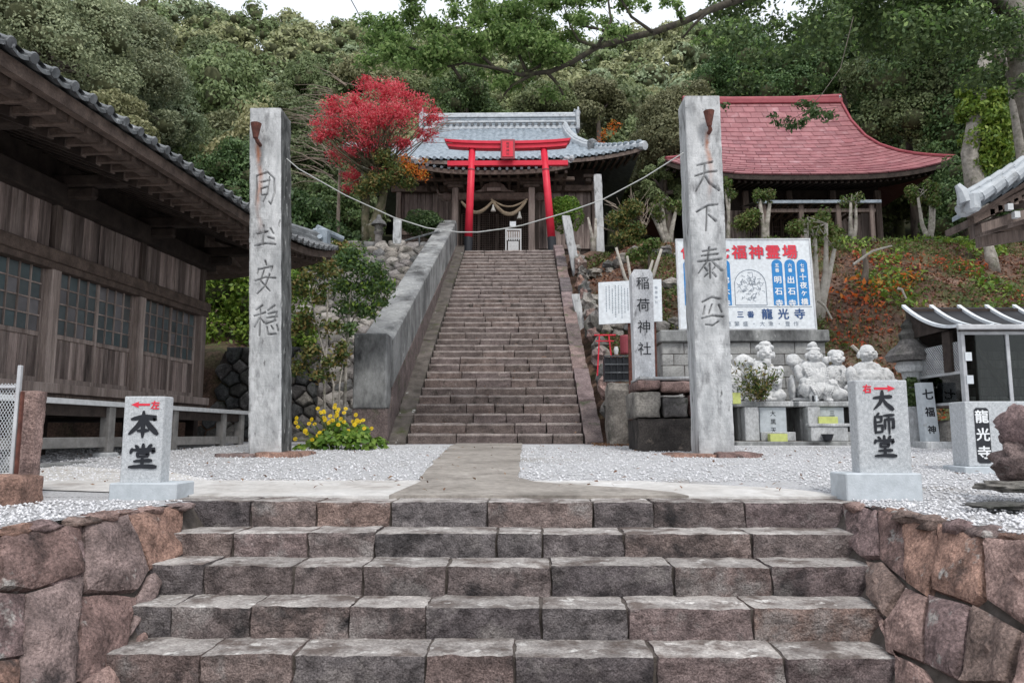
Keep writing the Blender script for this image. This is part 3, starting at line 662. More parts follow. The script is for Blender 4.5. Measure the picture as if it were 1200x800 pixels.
V = np.stack([V[..., 0]*c-V[..., 1]*sn, V[..., 0]*sn+V[..., 1]*c, V[..., 2]*.7], -1)+np.stack([x, y, z+.006], -1)[:, None]
F = np.array([(0, 1, 4), (1, 2, 4), (2, 3, 4), (3, 0, 4), (1, 0, 5), (2, 1, 5), (3, 2, 5), (0, 3, 5)])
link('gravel', np_mesh('gravel', V.reshape(-1, 3), (F[None]+6*np.arange(N)[:, None, None]).reshape(-1, 3), 'pebble'), kind='stuff')

# ================================================================== LONG STAIRWAY
sw = thing('stone_stairway', 'long steep flight of narrow brown stone steps climbing to the red gate', 'stairs', (-.5, 12.7, -.17))
random.seed(11); rise = (ST_Z1-ST_Z0)/NST; run = (ST_Y1-ST_Y0)/(NST-1)
for k in range(NST):
    y = ST_Y0+k*run; z1 = ST_Z0+(k+1)*rise; z0 = z1-rise-.03
    x = ST_X0; sag = random.uniform(-.01, .01)
    while x < ST_X1-.01:
        w = random.uniform(.5, 1.1)
        if ST_X1-x-w < .3: w = ST_X1-x
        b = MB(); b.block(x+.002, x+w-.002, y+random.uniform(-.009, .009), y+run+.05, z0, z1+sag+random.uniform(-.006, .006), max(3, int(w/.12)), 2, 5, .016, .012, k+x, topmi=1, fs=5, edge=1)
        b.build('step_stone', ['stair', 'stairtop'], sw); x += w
b = MB(); b.hexa([(ST_X0-.02, ST_Y0+.2, -.3), (ST_X1+.02, ST_Y0+.2, -.3), (ST_X1+.02, 24.6, -.3), (ST_X0-.02, 24.6, -.3), (ST_X0-.02, ST_Y0+.2, -.12), (ST_X1+.02, ST_Y0+.2, -.12), (ST_X1+.02, 24.6, 5.95), (ST_X0-.02, 24.6, 5.95)])
b.build('stair_core', 'mortar', sw)
# side slabs
for (xa, xb, mm, nm, lift) in ((-2.3, -2.0, 'mosskerb', 'side_slab', .1), (1.02, 1.32, 'kerbstone', 'side_slab', .12)):
    y = ST_Y0-.15
    while y < ST_Y1:
        l = random.uniform(.8, 1.4)
        y1 = min(y+l, ST_Y1+.1); sl_ = (ST_Z1-ST_Z0)/(ST_Y1-ST_Y0); za = ST_Z0+(y-ST_Y0)*sl_+lift+random.uniform(-.02, .03); zb = ST_Z0+(y1-ST_Y0)*sl_+lift+random.uniform(-.02, .03)
        b = MB(); j = lambda: random.uniform(-.02, .02)
        b.block(xa, xb, 0, 1, 0, 1, 3, 8, 3, 0, 0)
        jx = j()
        b.v = [(v[0]+jx+.02*noise.noise(Vector((v[0]*5, v[1]*7+y, v[2]*3))), y+.008+(y1-y-.016)*v[1], (za+(zb-za)*v[1])*1.0-(1-v[2])*.6+.02*noise.noise(Vector((v[0]*6, v[1]*5+y, 3)))) for v in b.v]
        b.build(nm, mm, sw, smooth=False); y = y1
# concrete parapet left
PA = thing('sloping_parapet', 'grey weathered concrete parapet sloping up the left side of the long stairway', 'parapet', (-2.6, 12.7, 0))
x0, x1 = -2.86, -2.3
b = MB(); zt0, zt1 = 1.66, 7.12; yb, yt = 12.9, 24.5
def par_top(y): return zt0+(zt1-zt0)*(y-yb)/(yt-yb)
n = 24
for i in range(n+1):
    y = yb+(yt-yb)*i/n; zt = par_top(y); zb = zt-.86
    b.v += [(x0, y, zb), (x0, y, zt-.03), (x0+.03, y, zt), (x1-.03, y, zt), (x1, y, zt-.03), (x1, y, zb)]
for i in range(n):
    for k in range(6): b.f.append((i*6+k, (i+1)*6+k, (i+1)*6+(k+1) % 6, i*6+(k+1) % 6)); b.mi.append(0)
b.f += [(0, 1, 2, 3, 4, 5), tuple(n*6+k for k in range(6))[::-1]]; b.mi += [0, 0]
b.build('rail_wall', 'conc', PA)
b = MB(); b.box(-2.875, -2.31, 12.42, 12.897, .42, 1.69, .02); b.build('end_block', 'conc', PA)
b = MB(); b.block(-2.88, -2.29, 12.45, 24.4, 0, 1, 4, 40, 3, 0, 0)
b.v = [(v[0]+.03*noise.noise(Vector((v[1]*3, v[2]*3, v[0]))), v[1], (-.4+(par_top(max(v[1], yb))-.85+.4 if v[1] > 12.95 else .82)*v[2])) for v in b.v]
b.build('stone_footing', 'kerbstone', PA)
b = MB(); b.box(-2.9, -2.3, 24.5, 25.0, 5.9, 7.2, .02); b.build('top_post', 'conc', PA)
# tilted stone posts right of the stairway
def postmb(a, c, w, d, mat_seed, nz=14):
    b = MB(); a, c = Vector(a), Vector(c)
    b.block(-w/2, w/2, -d/2, d/2, 0, 1, 3, 3, nz, 0, .012, mat_seed)
    out = []
    for v in b.v:
        p = a+(c-a)*v[2]; q = Vector((p.x+v[0], p.y+v[1], p.z)); e = noise.fractal(q*6, 1, 2, 3)*.014
        out.append((q.x+e, q.y+e*.6, q.z+(e if v[2] > .97 else 0)))
    b.v = out; return b
POSTS = [((663, 253), (683, 345), 22.5, .26, 'tall grey lichened stone post leaning beside the top of the stairway'), ((674, 345), (688, 405), 18.5, .2, 'short grey stone post standing halfway up the right of the stairway'),
         ((700, 205), (704, 292), 25.5, .28, 'tall pale lichened post standing right of the red gate by the shrine')]
for (a, c, Y, w, lab) in POSTS:
    t = postmb(P(c[0], c[1]+14, Y), P(*a, Y), w, w, Y).build('stone_post', 'pillar', None); t['label'] = lab; t['category'] = 'post'
random.seed(21)
# rough stones bordering the stairway on the right, each a thing in a group
k = 0
EB = thing('dry_stone_edging', 'row of rough lichened stones running up the right edge of the long stairway', 'stone edging', (1.6, 13, -.1))
for i in range(26):
    y = 12.9+i*.42; z = ST_Z0+(y-ST_Y0)*.5376+.12; r = random.uniform(.16, .26)
    b = MB(); b.ball((1.62+random.uniform(-.06, .12), y, z+random.uniform(-.05, .15)), (r*.8, r*1.1, r*random.uniform(.8, 1.4)), 10, 7, jit=.6, seed=i)
    b.build('stone', 'rubble' if i % 3 else 'wallstone', EB, smooth=False)
b = MB(); b.block(P(703, 0, 12.2).x, P(733, 0, 12.2).x, 12.0, 12.5, -.2, .82, 5, 5, 8, .05, .05, 4, fs=3)
t = b.build('boulder', 'rubble'); t['label'] = 'upright mottled black and white boulder between stairway edge and black plinth'; t['category'] = 'boulder'

# ================================================================== RUBBLE WALLS (left)
def jitgrid(u0, v0, u1, v1, s, rnd, sx=1.25):
    out = []; j = 0; v = v0
    while v < v1:
        u = u0+(j % 2)*s*.6
        while u < u1+s: out.append((u+rnd.uniform(-.3, .3)*s, v+rnd.uniform(-.28, .28)*s)); u += s*sx
        v += s*.78; j += 1
    return out
rd = random.Random(4)
t = thing('rubble_wall', 'steep rubble stone wall left of the stairway below the maple', 'wall', (-4, 14.5, -.2))
o = Vector((0, 14.5, -.2)); ey = Vector((0, 8, 6.1)).normalized(); ex = Vector((1, 0, 0)); en = Vector((0, -6.1, 8)).normalized()
pts = jitgrid(-7.0, -.1, -2.9, 10.1, .385, rd)
cnt = 0
for p, poly in zip(pts, voronoi(pts, (-7.2, -.15, -2.86, 10.1))):
    if len(poly) < 3 or p[0] < -4.7-.2*p[1]: continue
    cnt += 1
    b = MB(); b.pstone(poly, o, ex, ey, en+Vector((rd.uniform(-.25, .25), 0, rd.uniform(-.2, .2))), .15, .03+rd.random()*.07, 10, 3, .035, .035, rd.random()*40)
    b.build('stone', 'rubble', t)
b = MB(); b.grid(lambda u, v: o-en*.1+ex*(-7.2+4.3*u)+ey*(v*10), 4, 4); b.build('earth_bed', 'mortar', t)
t = thing('rubble_wall', 'low dark rubble wall behind the left stone pillar and hall', 'wall', (-5.5, 14.9, -.2))
o = Vector((0, 14.8, -.25)); ey = Vector((0, .35, 2.05)).normalized(); en = Vector((0, -2.05, .35)).normalized()
pts = jitgrid(-8.6, 0, -4.2, 2.1, .3, rd)
for p, poly in zip(pts, voronoi(pts, (-8.6, -.05, -4.2, 2.07))):
    if len(poly) < 3 or p[0] < -6.75+.38*p[1]: continue
    b = MB(); b.pstone(poly, o, ex, ey, en, .15, .04+rd.random()*.05, 12, 3, .02, .022, rd.random()*40); b.build('stone', 'darkrubble', t)
b = MB(); b.grid(lambda u, v: o-en*.1+ex*(-6.9+.7*v+(2.7-.7*v)*u)+ey*(v*2), 4, 4); b.build('earth_bed', 'mortar', t)
# stones in the bank right of the stairway: terraced rows
for (row, (ya, za, x0, x1, s)) in enumerate([(17.6, 2.55, 1.9, 4.6, .3), (19.6, 3.95, 1.9, 4.4, .3), (21.6, 5.25, 1.8, 4.8, .28)]):
    t = thing('bank_stones', ['lowest row of rough stones in the earth bank right of the stairway', 'middle row of rough stones in the earth bank right of the stairway', 'top row of rough stones in the earth bank below the pruned trees'][row], 'stone row', (3, ya, za))
    x = x0
    while x < x1:
        r = random.uniform(.12, .22); b = MB(); b.ball((x, ya+random.uniform(-.1, .1), terr(x, ya)+r*.4), (r*1.1, r, r*.8), 9, 6, jit=.6, seed=x*7); b.build('stone', 'rubble', t); x += r*2+.02
    x = x0+.1
    while x < x1-.3:
        r = random.uniform(.1, .18); b = MB(); b.ball((x, ya+.12, terr(x, ya)+r*1.5), (r*1.1, r, r*.7), 9, 6, jit=.6, seed=x*9); b.build('stone', 'rubble', t); x += r*2.2+.03
# ================================================================== LEFT HALL
CX, CY = -5.71, 13.0
sv = Vector((-.07, -1, 0)).normalized(); tv = Vector((1, -.07, 0)).normalized()
XF = Matrix(((sv.x, tv.x, 0, CX), (sv.y, tv.y, 0, CY), (0, 0, 1, 0), (0, 0, 0, 1)))
HALL = thing('wooden_hall', 'weathered dark wooden temple hall with lattice windows along the left side', 'building', (CX, CY, -.3))
SL = 8.6
def HP(name, mat, fn, smooth=False, parent=HALL, **kw):
    b = MB(XF); fn(b); return b.build(name, mat, parent, smooth, **kw)
ps = [.0, 1.87, 3.76, 5.62, 7.5]
for i, s in enumerate(ps):
    HP('wall_post', 'pwood', lambda b: b.box(s, s+.17, -.1, .06, .45, 2.16, .01))
    HP('upper_post', 'wood', lambda b: b.box(s+.04, s+.14, -.1, .035, 2.3, 3.1, .006))
HP('lintel', 'beam', lambda b: b.box(-.06, SL, -.12, .1, 2.15, 2.31, .012))
HP('lintel_lip', 'beam', lambda b: b.box(-.02, SL, -.1, .075, 2.06, 2.147, .006))
HP('sill', 'pwood', lambda b: b.box(-.1, SL, -.12, .13, .5, .625, .01))
HP('base_beam', 'wood', lambda b: b.box(-.1, SL, -.1, .09, .3, .497, .01))
HP('wall_plate', 'darkwood', lambda b: b.box(-.1, SL, -.15, .14, 2.9, 3.16, .01))
HP('upper_wall', 'darkwood', lambda b: b.box(-.05, SL, -.2, -.08, .3, 3.9))
HP('end_wall', 'darkwood', lambda b: b.box(-.05, .07, -7, -.2, .3, 3.9))
HP('rear_wall', 'darkwood', lambda b: b.box(-.05, SL, -7.1, -7, .3, 3.9))
HP('floor_underside', 'darkwood', lambda b: b.box(0, SL, -7, -.13, .2, .3))
HP('far_wall', 'darkwood', lambda b: b.box(SL-.1, SL, -7, -.2, .3, 3.9))
rd = random.Random(2)
s = .12
while s < SL-.1:
    w = rd.choice([.13, .17, .2, .24])
    if all(abs(s+w/2-p-.09) > .04 for p in ps):
        HP('wall_board', 'board', lambda b: b.box(s+.003, s+w-.003, -.07, -.02+rd.uniform(-.012, .012), 2.31, 2.91, .003))
    s += w
PANE = {}
for bi, s0 in enumerate(ps[:-1]):
    a, c = s0+.17, ps[bi+1]
    for h in (0, 1):
        sa = a+(c-a)/2*h; sb = a+(c-a)/2*(h+1); d = .0 if h else -.035
        door = lambda nm, mt, fn: HP(nm, mt, fn)
        HP('door_stile', 'pwood', lambda b: (b.box(sa, sa+.045, -.05+d, .0+d, .63, 2.06, .004)))
        HP('door_stile', 'pwood', lambda b: (b.box(sb-.045, sb, -.05+d, .0+d, .63, 2.06, .004)))
        HP('door_rail', 'pwood', lambda b: b.box(sa+.045, sb-.045, -.05+d, -.002+d, 1.2, 1.26, .004))
        HP('door_rail', 'pwood', lambda b: b.box(sa+.045, sb-.045, -.05+d, -.002+d, .63, .7, .004))
        n = 5; w = (sb-sa-.09)/n
        for k in range(n):
            HP('door_board', 'board', lambda b: b.box(sa+.045+w*k+.002, sa+.045+w*(k+1)-.002, -.045+d, -.018+d+rd.uniform(-.004, .004), .7, 1.2, .003))
        nc = 4; w = (sb-sa-.09)/nc; hh = (2.06-1.26)/4
        for i in range(nc):
            for j in range(4):
                key = (round(w, 3), round(hh, 3))
                if key not in PANE:
                    b = MB(XF.to_3x3().to_4x4()); b.box(0, w-.012, 0, .006, 0, hh-.014); PANE[key] = b.mesh('pane', 'glass')
                p = XF @ Vector((sa+.045+w*i+.006, -.036+d, 1.26+hh*j+.007))
                link('window_pane', PANE[key], HALL, p)
        HP('lattice', 'pwood', lambda b: ([b.box(sa+.045+w*i-.008, sa+.045+w*i+.008, -.028+d, -.006+d, 1.26, 2.06) for i in range(1, nc)],
                                          [b.box(sa+.045, sb-.045, -.03+d, -.012+d, 1.26+hh*j-.009, 1.26+hh*j+.009) for j in range(1, 4)]))
# veranda
VX = 1.0
HP('veranda_edge', 'whiteedge', lambda b: b.box(.42-.2, SL, VX-.03, VX+.03, .325, .385, .004))
s = .22
while s < SL:
    HP('veranda_board', 'pwood', lambda b: b.box(s+.003, s+.177, .12, VX-.03, .33, .36, .003)); s += .18
for s in (.43, 1.07, 2.53, 3.98, 5.45, 7.0):
    HP('veranda_post', 'railwood', lambda b: b.box(s-.06, s+.06, VX-.11, VX+.01, -.22, .325, .006))
    HP('post_stone', 'pedestal', lambda b: b.box(s-.11, s+.11, VX-.16, VX+.06, -.36, -.221, .02))
for (a, c) in ((.49, 1.01), (1.13, 2.47), (2.59, 3.92), (4.04, 5.39), (5.51, 6.94)):
    HP('veranda_rail', 'railwood', lambda b: b.box(a, c, VX-.09, VX-.02, -.16, -.04, .005))
HP('veranda_joist', 'darkwood', lambda b: b.box(.3, SL, VX-.12, VX-.035, .2, .325))
for s in (.1, 1.9, 3.8, 5.7, 7.5): HP('floor_post', 'darkwood', lambda b: b.box(s, s+.15, -.1, .05, -.4, .3, .005))
HP('kerb_base', 'conc', lambda b: b.box(-.2, SL, VX+.1, VX+.3, -.5, -.3, .015))
HP('earth_floor', 'soil', lambda b: b.box(-.2, SL, -7, VX+.1, -.5, -.34))
# eaves and roof.  t = 1.8 eave edge, corner at s = -1.7
EZ = 3.27
def lift(s):  return .42*max(0, min(1, (1.6-s)/3.3))**2.2
def rz(t, s):       # roof height over the plan, rising inwards
    d = 1.8-t; return EZ+.42*d+.018*d*d
def roofpt(s, t, off=0):
    # hip at the far corner: distance to both eaves
    return (s, t, rz(t, s)+lift(s)*max(0, 1-(1.8-t)/3.5)+off)
S0 = -1.72
def front_surface(off, t0=1.8, t1=-3, ns=60, ntt=20):
    def f(u, v):
        t = t0+(t1-t0)*v; sm = S0+(1.8-t)
        s = sm+(SL-sm)*u; return roofpt(s, t, off)
    return f
# underside boards
HP('soffit', 'beam', lambda b: b.grid(lambda u, v: (lambda p: (p[0], p[1], p[2]))(front_surface(-.22, 1.62, -2.5)(u, v)), 40, 6))
# end side (far gable side) underside
def end_surface(off, d0=0.0, d1=4.8):
    def f(u, v):
        d = d0+(d1-d0)*v; s = S0+d; t1 = 1.8-d
        t = t1+(-7-t1)*u; z = EZ+.42*d+.018*d*d+.42*max(0, min(1, (t+1.5)/3.3))**2.2*max(0, 1-d/3.5)
        return (s, t, z+off)
    return f
HP('end_soffit', 'beam', lambda b: b.grid(end_surface(-.22, .18), 30, 6))
HP('end_roof', 'tiledark', lambda b: b.grid(end_surface(.02), 40, 10))
# tiles of the front slope, one wavy sheet
def tilesheet(u, v):
    t = 1.8-4.8*v; sm = S0+(1.8-t); s = sm+(SL-sm)*u
    x, y, z = roofpt(s, t, .03); ph = (s/.27) % 1
    return (x, y, z+.035*abs(math.sin(math.pi*ph))+.018*(1-(v*18) % 1))
HP('roof_tiles', 'tiledark', lambda b: b.grid(tilesheet, 300, 54), kind='stuff')
HP('ridge', 'tiledark', lambda b: b.box(S0+4.7, SL, -3.3, -2.9, rz(-3, 0)-.1, rz(-3, 0)+.5, .05))
def backs(u, v):
    t = -7.8+4.8*v; s = S0+4.8*v+(SL-S0-4.8*v)*u; return (s, t, rz(1.8-4.8*v, 0)+.02)
HP('rear_roof', 'tiledark', lambda b: b.grid(backs, 20, 10))
# eave boards
def curve_board(b, t0, t1, z0, z1, s0=S0, s1=SL, n=30):
    for i in range(n):
        a = s0+(s1-s0)*(i/n)**1.3; c = s0+(s1-s0)*((i+1)/n)**1.3
        la, lc = EZ+lift(a), EZ+lift(c)
        b.hexa([(a, t0, la+z0), (c, t0, lc+z0), (c, t1, lc+z0), (a, t1, la+z0), (a, t0, la+z1), (c, t0, lc+z1), (c, t1, lc+z1), (a, t1, la+z1)])
HP('eave_fascia', 'beam', lambda b: curve_board(b, 1.66, 1.76, -.16, -.03))
HP('eave_underboard', 'beam', lambda b: curve_board(b, 1.42, 1.6, -.2, -.12))
HP('eave_underboard', 'wood', lambda b: curve_board(b, 1.16, 1.34, -.13, -.02))
# edge of the far side
HP('end_fascia', 'beam', lambda b: [b.hexa([tuple(Vector(end_surface(o1, d1)(u, 0))) for (u, o1, d1) in ((i/24, -.18, 0), ((i+1)/24, -.18, 0), ((i+1)/24, -.18, .12), (i/24, -.18, .12), (i/24, 0, 0), ((i+1)/24, 0, 0), ((i+1)/24, 0, .12), (i/24, 0, .12))]) for i in range(24)])
# eave edge tiles, one by one
s = S0+.1; k = 0
while s < SL:
    z = EZ+lift(s)
    def f(b):
        b.tube([(s, 1.84, z+.03), (s, 1.4, z+.215)], [.042, .042], 10); b.tube([(s, 1.845, z+.03), (s, 1.87, z+.02)], [.053, .05], 10)
        for q in range(6):
            a_, c_ = .04+.19*q/6, .04+.19*(q+1)/6; w0, w1 = -.03*math.sin(math.pi*q/6), -.03*math.sin(math.pi*(q+1)/6)
            b.hexa([(s+a_, 1.85, z-.02+w0), (s+c_, 1.85, z-.02+w1), (s+c_, 1.5, z+.125+w1), (s+a_, 1.5, z+.125+w0), (s+a_, 1.85, z+.018+w0), (s+c_, 1.85, z+.018+w1), (s+c_, 1.5, z+.16+w1), (s+a_, 1.5, z+.16+w0)])
    HP('eave_tile', 'tiledark', f); s += .27; k += 1
t = 1.6
while t > -7:
    d = 0; z = EZ+.42*max(0, min(1, (t+1.5)/3.3))**2.2
    HP('eave_tile', 'tile', lambda b: (b.tube([(S0-.06, t, z+.035), (S0+.4, t, z+.22)], [.062, .055], 8))); t -= .27
# rafters
s = S0+.3
while s < SL:
    z = EZ+lift(s)*.9
    lo = max(-.1, 0)
    HP('rafter', 'darkwood', lambda b: b.hexa([(s, 1.2, z-.24), (s+.075, 1.2, z-.24), (s+.075, -.1, z+.25), (s, -.1, z+.25), (s, 1.2, z-.14), (s+.075, 1.2, z-.14), (s+.075, -.1, z+.35), (s, -.1, z+.35)]) if s > -.1 else
       b.hexa([(s, 1.2, z-.24), (s+.075, 1.2, z-.24), (s+.075, -s*.9, z+.1), (s, -s*.9, z+.1), (s, 1.2, z-.14), (s+.075, 1.2, z-.14), (s+.075, -s*.9, z+.2), (s, -s*.9, z+.2)]))
    HP('eave_rafter', 'beam', lambda b: b.box(s+.01, s+.065, 1.21, 1.63, z-.215, z-.14, .0))
    HP('rafter_end', 'wood', lambda b: b.box(s+.004, s+.071, 1.2, 1.22, z-.235, z-.145, .0)); s += .26
t = 1.3
while t > -6.5:
    HP('end_rafter', 'wood', lambda b: b.hexa([(S0+.15, t, EZ-.24+lift(S0)*max(0, min(1, (t+1.5)/3.3))), (S0+.15, t+.07, EZ-.24+lift(S0)*max(0, min(1, (t+1.5)/3.3))), (0, t+.07, EZ+.42), (0, t, EZ+.42),
       (S0+.15, t, EZ-.14+lift(S0)*max(0, min(1, (t+1.5)/3.3))), (S0+.15, t+.07, EZ-.14+lift(S0)*max(0, min(1, (t+1.5)/3.3))), (0, t+.07, EZ+.52), (0, t, EZ+.52)])); t -= .27
HP('eave_purlin', 'darkwood', lambda b: b.box(-.9, SL, .75, .9, 3.3, 3.44, .01))
for s in ps: HP('bracket', 'darkwood', lambda b: (b.box(s, s+.15, -.1, .95, 3.14, 3.3, .02), b.box(s+.02, s+.13, -.1, .5, 2.98, 3.14, .03)))
# hip ridge with end tiles
def hip(b):
    pts = [(S0+d, 1.8-d, EZ+.42*d+.018*d*d+.42*max(0, 1-d/3.5)*max(0, min(1, (1.6-(S0+d))/3.3))**2.2+.16) for d in (.25, .9, 1.8, 2.8, 3.8, 4.8)]
    b.tube(pts, .11, 8); b.tube([(p[0], p[1], p[2]-.12) for p in pts], .15, 8)
HP('hip_ridge', 'tiledark', hip)
HP('ridge_end_tile', 'tile', lambda b: (b.box(S0+.05, S0+.35, 1.4, 1.72, EZ+.42, EZ+.78, .04), b.tube([(S0-.12, 1.9, EZ+.66), (S0+.3, 1.5, EZ+.8)], .06, 8)))

# ================================================================== STONE PILLARS WITH CARVED WRITING
def pillar(name, label, bl, br, tl, tr, Y, chars, cfg, rustx):
    t = thing(name, label, 'stone pillar', ((bl+br)/2, Y+.2, -.3))
    zb, zt = -.42, cfg['zt']; W_ = br-bl; nx_, nz_ = 62, 620
    uu = np.linspace(0, 1, nx_+1); vv = np.linspace(0, 1, nz_+1)
    U, V = np.meshgrid(uu, vv); H = zt-zb
    X = U*W_; Z = V*H
    D = np.zeros_like(X)
    for (ch, zc0, zc1, xo, ww) in chars:
        for st in STR[ch]:
            pts = []
            for (a, b) in zip(st, st[1:]):
                for q in np.linspace(0, 1, 5)[:-1]: pts.append([a[i]*(1-q)+b[i]*q for i in range(3)])
            pts.append(list(st[-1])); pts = np.array(pts); px = xo+pts[:, 0]*ww; pz = zc0-zb+(pts[:, 1])*(zc1-zc0); pr = pts[:, 2]*ww*.9
            for i in range(len(px)-1):
                ax, az, bx, bz = px[i], pz[i], px[i+1], pz[i+1]; dx, dz = bx-ax, bz-az; l2 = dx*dx+dz*dz+1e-12
                i0 = np.searchsorted(vv*H, min(az, bz)-.05); i1 = np.searchsorted(vv*H, max(az, bz)+.05)
                xs_, zs_ = X[i0:i1], Z[i0:i1]
                tt = np.clip(((xs_-ax)*dx+(zs_-az)*dz)/l2, 0, 1); dist = np.hypot(xs_-ax-tt*dx, zs_-az-tt*dz); r = pr[i]*(1-tt)+pr[i+1]*tt
                D[i0:i1] = np.maximum(D[i0:i1], np.clip(1.25*(1-dist/r), 0, 1))
    rng_ = np.random.default_rng(7)
    fx = U; leanx = (tl-bl)/H
    co = np.zeros((nz_+1, nx_+1, 3))
    rough = np.array([[noise.fractal(Vector((X[j, i]*8, Z[j, i]*8, Y+bl)), 1, 2, 4) for i in range(0, nx_+1)] for j in range(0, nz_+1, 4)])
    rough = np.repeat(rough, 4, 0)[:nz_+1]
    edge = np.minimum(np.minimum(U, 1-U)*W_/.02, 1)
    co[..., 0] = bl+X*((tr-tl)/W_*V+(1-V))+leanx*Z
    co[..., 1] = Y+D*.03+rough*.006+(1-edge)*(.012+.008*rough)
    co[..., 2] = zb+Z
    Vv = co.reshape(-1, 3); n0 = nx_+1
    idx = np.arange((nz_+1)*n0).reshape(nz_+1, n0)
    F = np.stack([idx[:-1, :-1], idx[:-1, 1:], idx[1:, 1:], idx[1:, :-1]], -1).reshape(-1, 4)
    # sides, back, top
    dep = cfg.get('dep', .4); nd = 12
    base = len(Vv); ex_ = []; fx_ = []
    for side in (0, nx_):
        col = co[:, side]; st = len(ex_)
        for kd in range(nd+1):
            for j in range(0, nz_+1, 10):
                q = col[j].copy(); q[1] += dep*kd/nd
                if 0 < kd: q[0] += .012*noise.noise(Vector((q[0]*3, q[1]*9, q[2]*5)))
                ex_.append(q)
        m = len(range(0, nz_+1, 10))
        for kd in range(nd):
            for j in range(m-1):
                a = base+st+kd*m+j; q = (a, a+1, a+m+1, a+m); fx_.append(q if side == 0 else q[::-1])
    Vv = np.vstack([Vv, np.array(ex_)]); F = np.vstack([F, np.array(fx_)])
    m = len(range(0, nz_+1, 10)); bA = base+nd*m; bB = base+(nd+1)*m+nd*m
    back = [(bA+j+1, bA+j, bB+j, bB+j+1) for j in range(m-1)]
    tA, tB = base+m-1, base+(nd+1)*m+m-1
    cap = [(tA+kd*m, tB+kd*m, tB+(kd+1)*m, tA+(kd+1)*m) for kd in range(nd)]
    F = np.vstack([F, np.array(back), np.array(cap)])
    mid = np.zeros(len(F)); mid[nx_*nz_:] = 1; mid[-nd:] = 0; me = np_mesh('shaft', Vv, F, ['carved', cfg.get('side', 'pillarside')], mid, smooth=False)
    at = me.attributes.new('carve', 'FLOAT', 'POINT'); val = np.zeros(len(Vv)); val[:D.size] = D.ravel(); at.data.foreach_set('value', val.astype(np.float32))
    rz_ = zt-(Z+zb)
    ru = np.clip(1-np.abs(X-rustx-.02*np.sin(Z*9)-.012*rough)/(.045), 0, 1)*np.clip((rz_-.42)/.05, 0, 1)*np.clip(1.35-(rz_-.4)/cfg['rl'], 0, 1)*(.7+.6*rough)
    at = me.attributes.new('rust', 'FLOAT', 'POINT'); val = np.zeros(len(Vv)); val[:D.size] = np.clip(ru, 0, 1).ravel(); at.data.foreach_set('value', val.astype(np.float32))
    link('shaft', me, t)
    # iron lamp cone
    b = MB(); c = Vector((bl+rustx+leanx*(zt-zb-.45), Y-.12, zt-.36)); b.lathe([(.03, -.09), (.035, -.06), (.068, .1), (.062, .1), (.03, -.03)], c, 14)
    b.tube([c+Vector((0, 0, -.08)), c+Vector((.02, .03, -.13)), c+Vector((.02, .16, -.14))], [.022, .026, .022], 8)
    b.build('iron_lamp_cup', 'rust', t)
    for i, (dx, w_) in enumerate(((-.3, .5), (.22, .55))):
        b = MB(); b.block(bl+W_/2+dx-.28, bl+W_/2+dx+.26, Y-.16-.05*i, Y+.55, -.42, -.235+.02*i, 10, 8, 3, .03, .02, bl+i, fs=4); b.build('footing_stone', 'wallstone', t, smooth=True)
    return t
def carved_mat():
    m = MAT('carved granite', (.3, .31, .32), (.62, .63, .64), 7, .9, .5, 50, 0, stain=((.12, .12, .125), .54, .74, 5), stretch=(1, 1, .4), speck=(60, (.17, .17, .17), .13), stain2=((.08, .08, .08), .63, .75, 14))
    t = m.node_tree; b = t.nodes['Principled BSDF']; src = b.inputs['Base Color'].links[0].from_socket
    for nm, colr, k in (('rust', (.42, .13, .035), .85), ('carve', (.05, .05, .052), .8)):
        a = t.nodes.new('ShaderNodeAttribute'); a.attribute_name = nm; mm = t.nodes.new('ShaderNodeMath'); mm.operation = 'MULTIPLY'; mm.inputs[1].default_value = k
        tn = t.nodes.new('ShaderNodeTexNoise'); tn.inputs['Scale'].default_value = 14; m2 = t.nodes.new('ShaderNodeMath'); m2.operation = 'MULTIPLY'
        mr = t.nodes.new('ShaderNodeMapRange'); mr.inputs['From Min'].default_value = .35; mr.inputs['From Max'].default_value = .6; t.links.new(tn.outputs['Fac'], mr.inputs[0])
        t.links.new(a.outputs['Fac'], mm.inputs[0]); t.links.new(mm.outputs[0], m2.inputs[0]); t.links.new(mr.outputs[0], m2.inputs[1])
        x = t.nodes.new('ShaderNodeMix'); x.data_type = 'RGBA'; t.links.new(m2.outputs[0] if nm == 'carve' else mm.outputs[0], x.inputs['Factor']); t.links.new(src, x.inputs['A']); x.inputs['B'].default_value = (*colr, 1); src = x.outputs['Result']
    t.links.new(src, b.inputs['Base Color']); return m
m_['carved'] = carved_mat()
def zz(py, Y, px=310): return P(px, py, Y).z
def CHR(lst, Y, px): return [(c, zz(a, Y, px), zz(b, Y, px), x, w) for c, a, b, x, w in lst]
pillar('stone_pillar', 'tall grey carved stone pillar left of the stairway with rusty streak and iron cup', -3.32, -2.92, -3.5, -3.1, 9.0,
       CHR((('國', 201, 243, .06, .28), ('土', 262, 291, .06, .28), ('安', 305, 345, .06, .28), ('穏', 356, 395, .05, .31)), 9, 310), dict(zt=4.13, rl=1.0), .12)
pillar('stone_pillar', 'tall pale carved stone pillar right of the stairway in front of the white signboard', 2.1, 2.52, 2.05, 2.49, 9.0,
       CHR((('天', 188, 226, .07, .3), ('下', 238, 272, .07, .28), ('泰', 290, 328, .06, .31), ('平', 346, 382, .08, .28)), 9, 825), dict(zt=4.25, rl=.75, side='pillar'), .26)
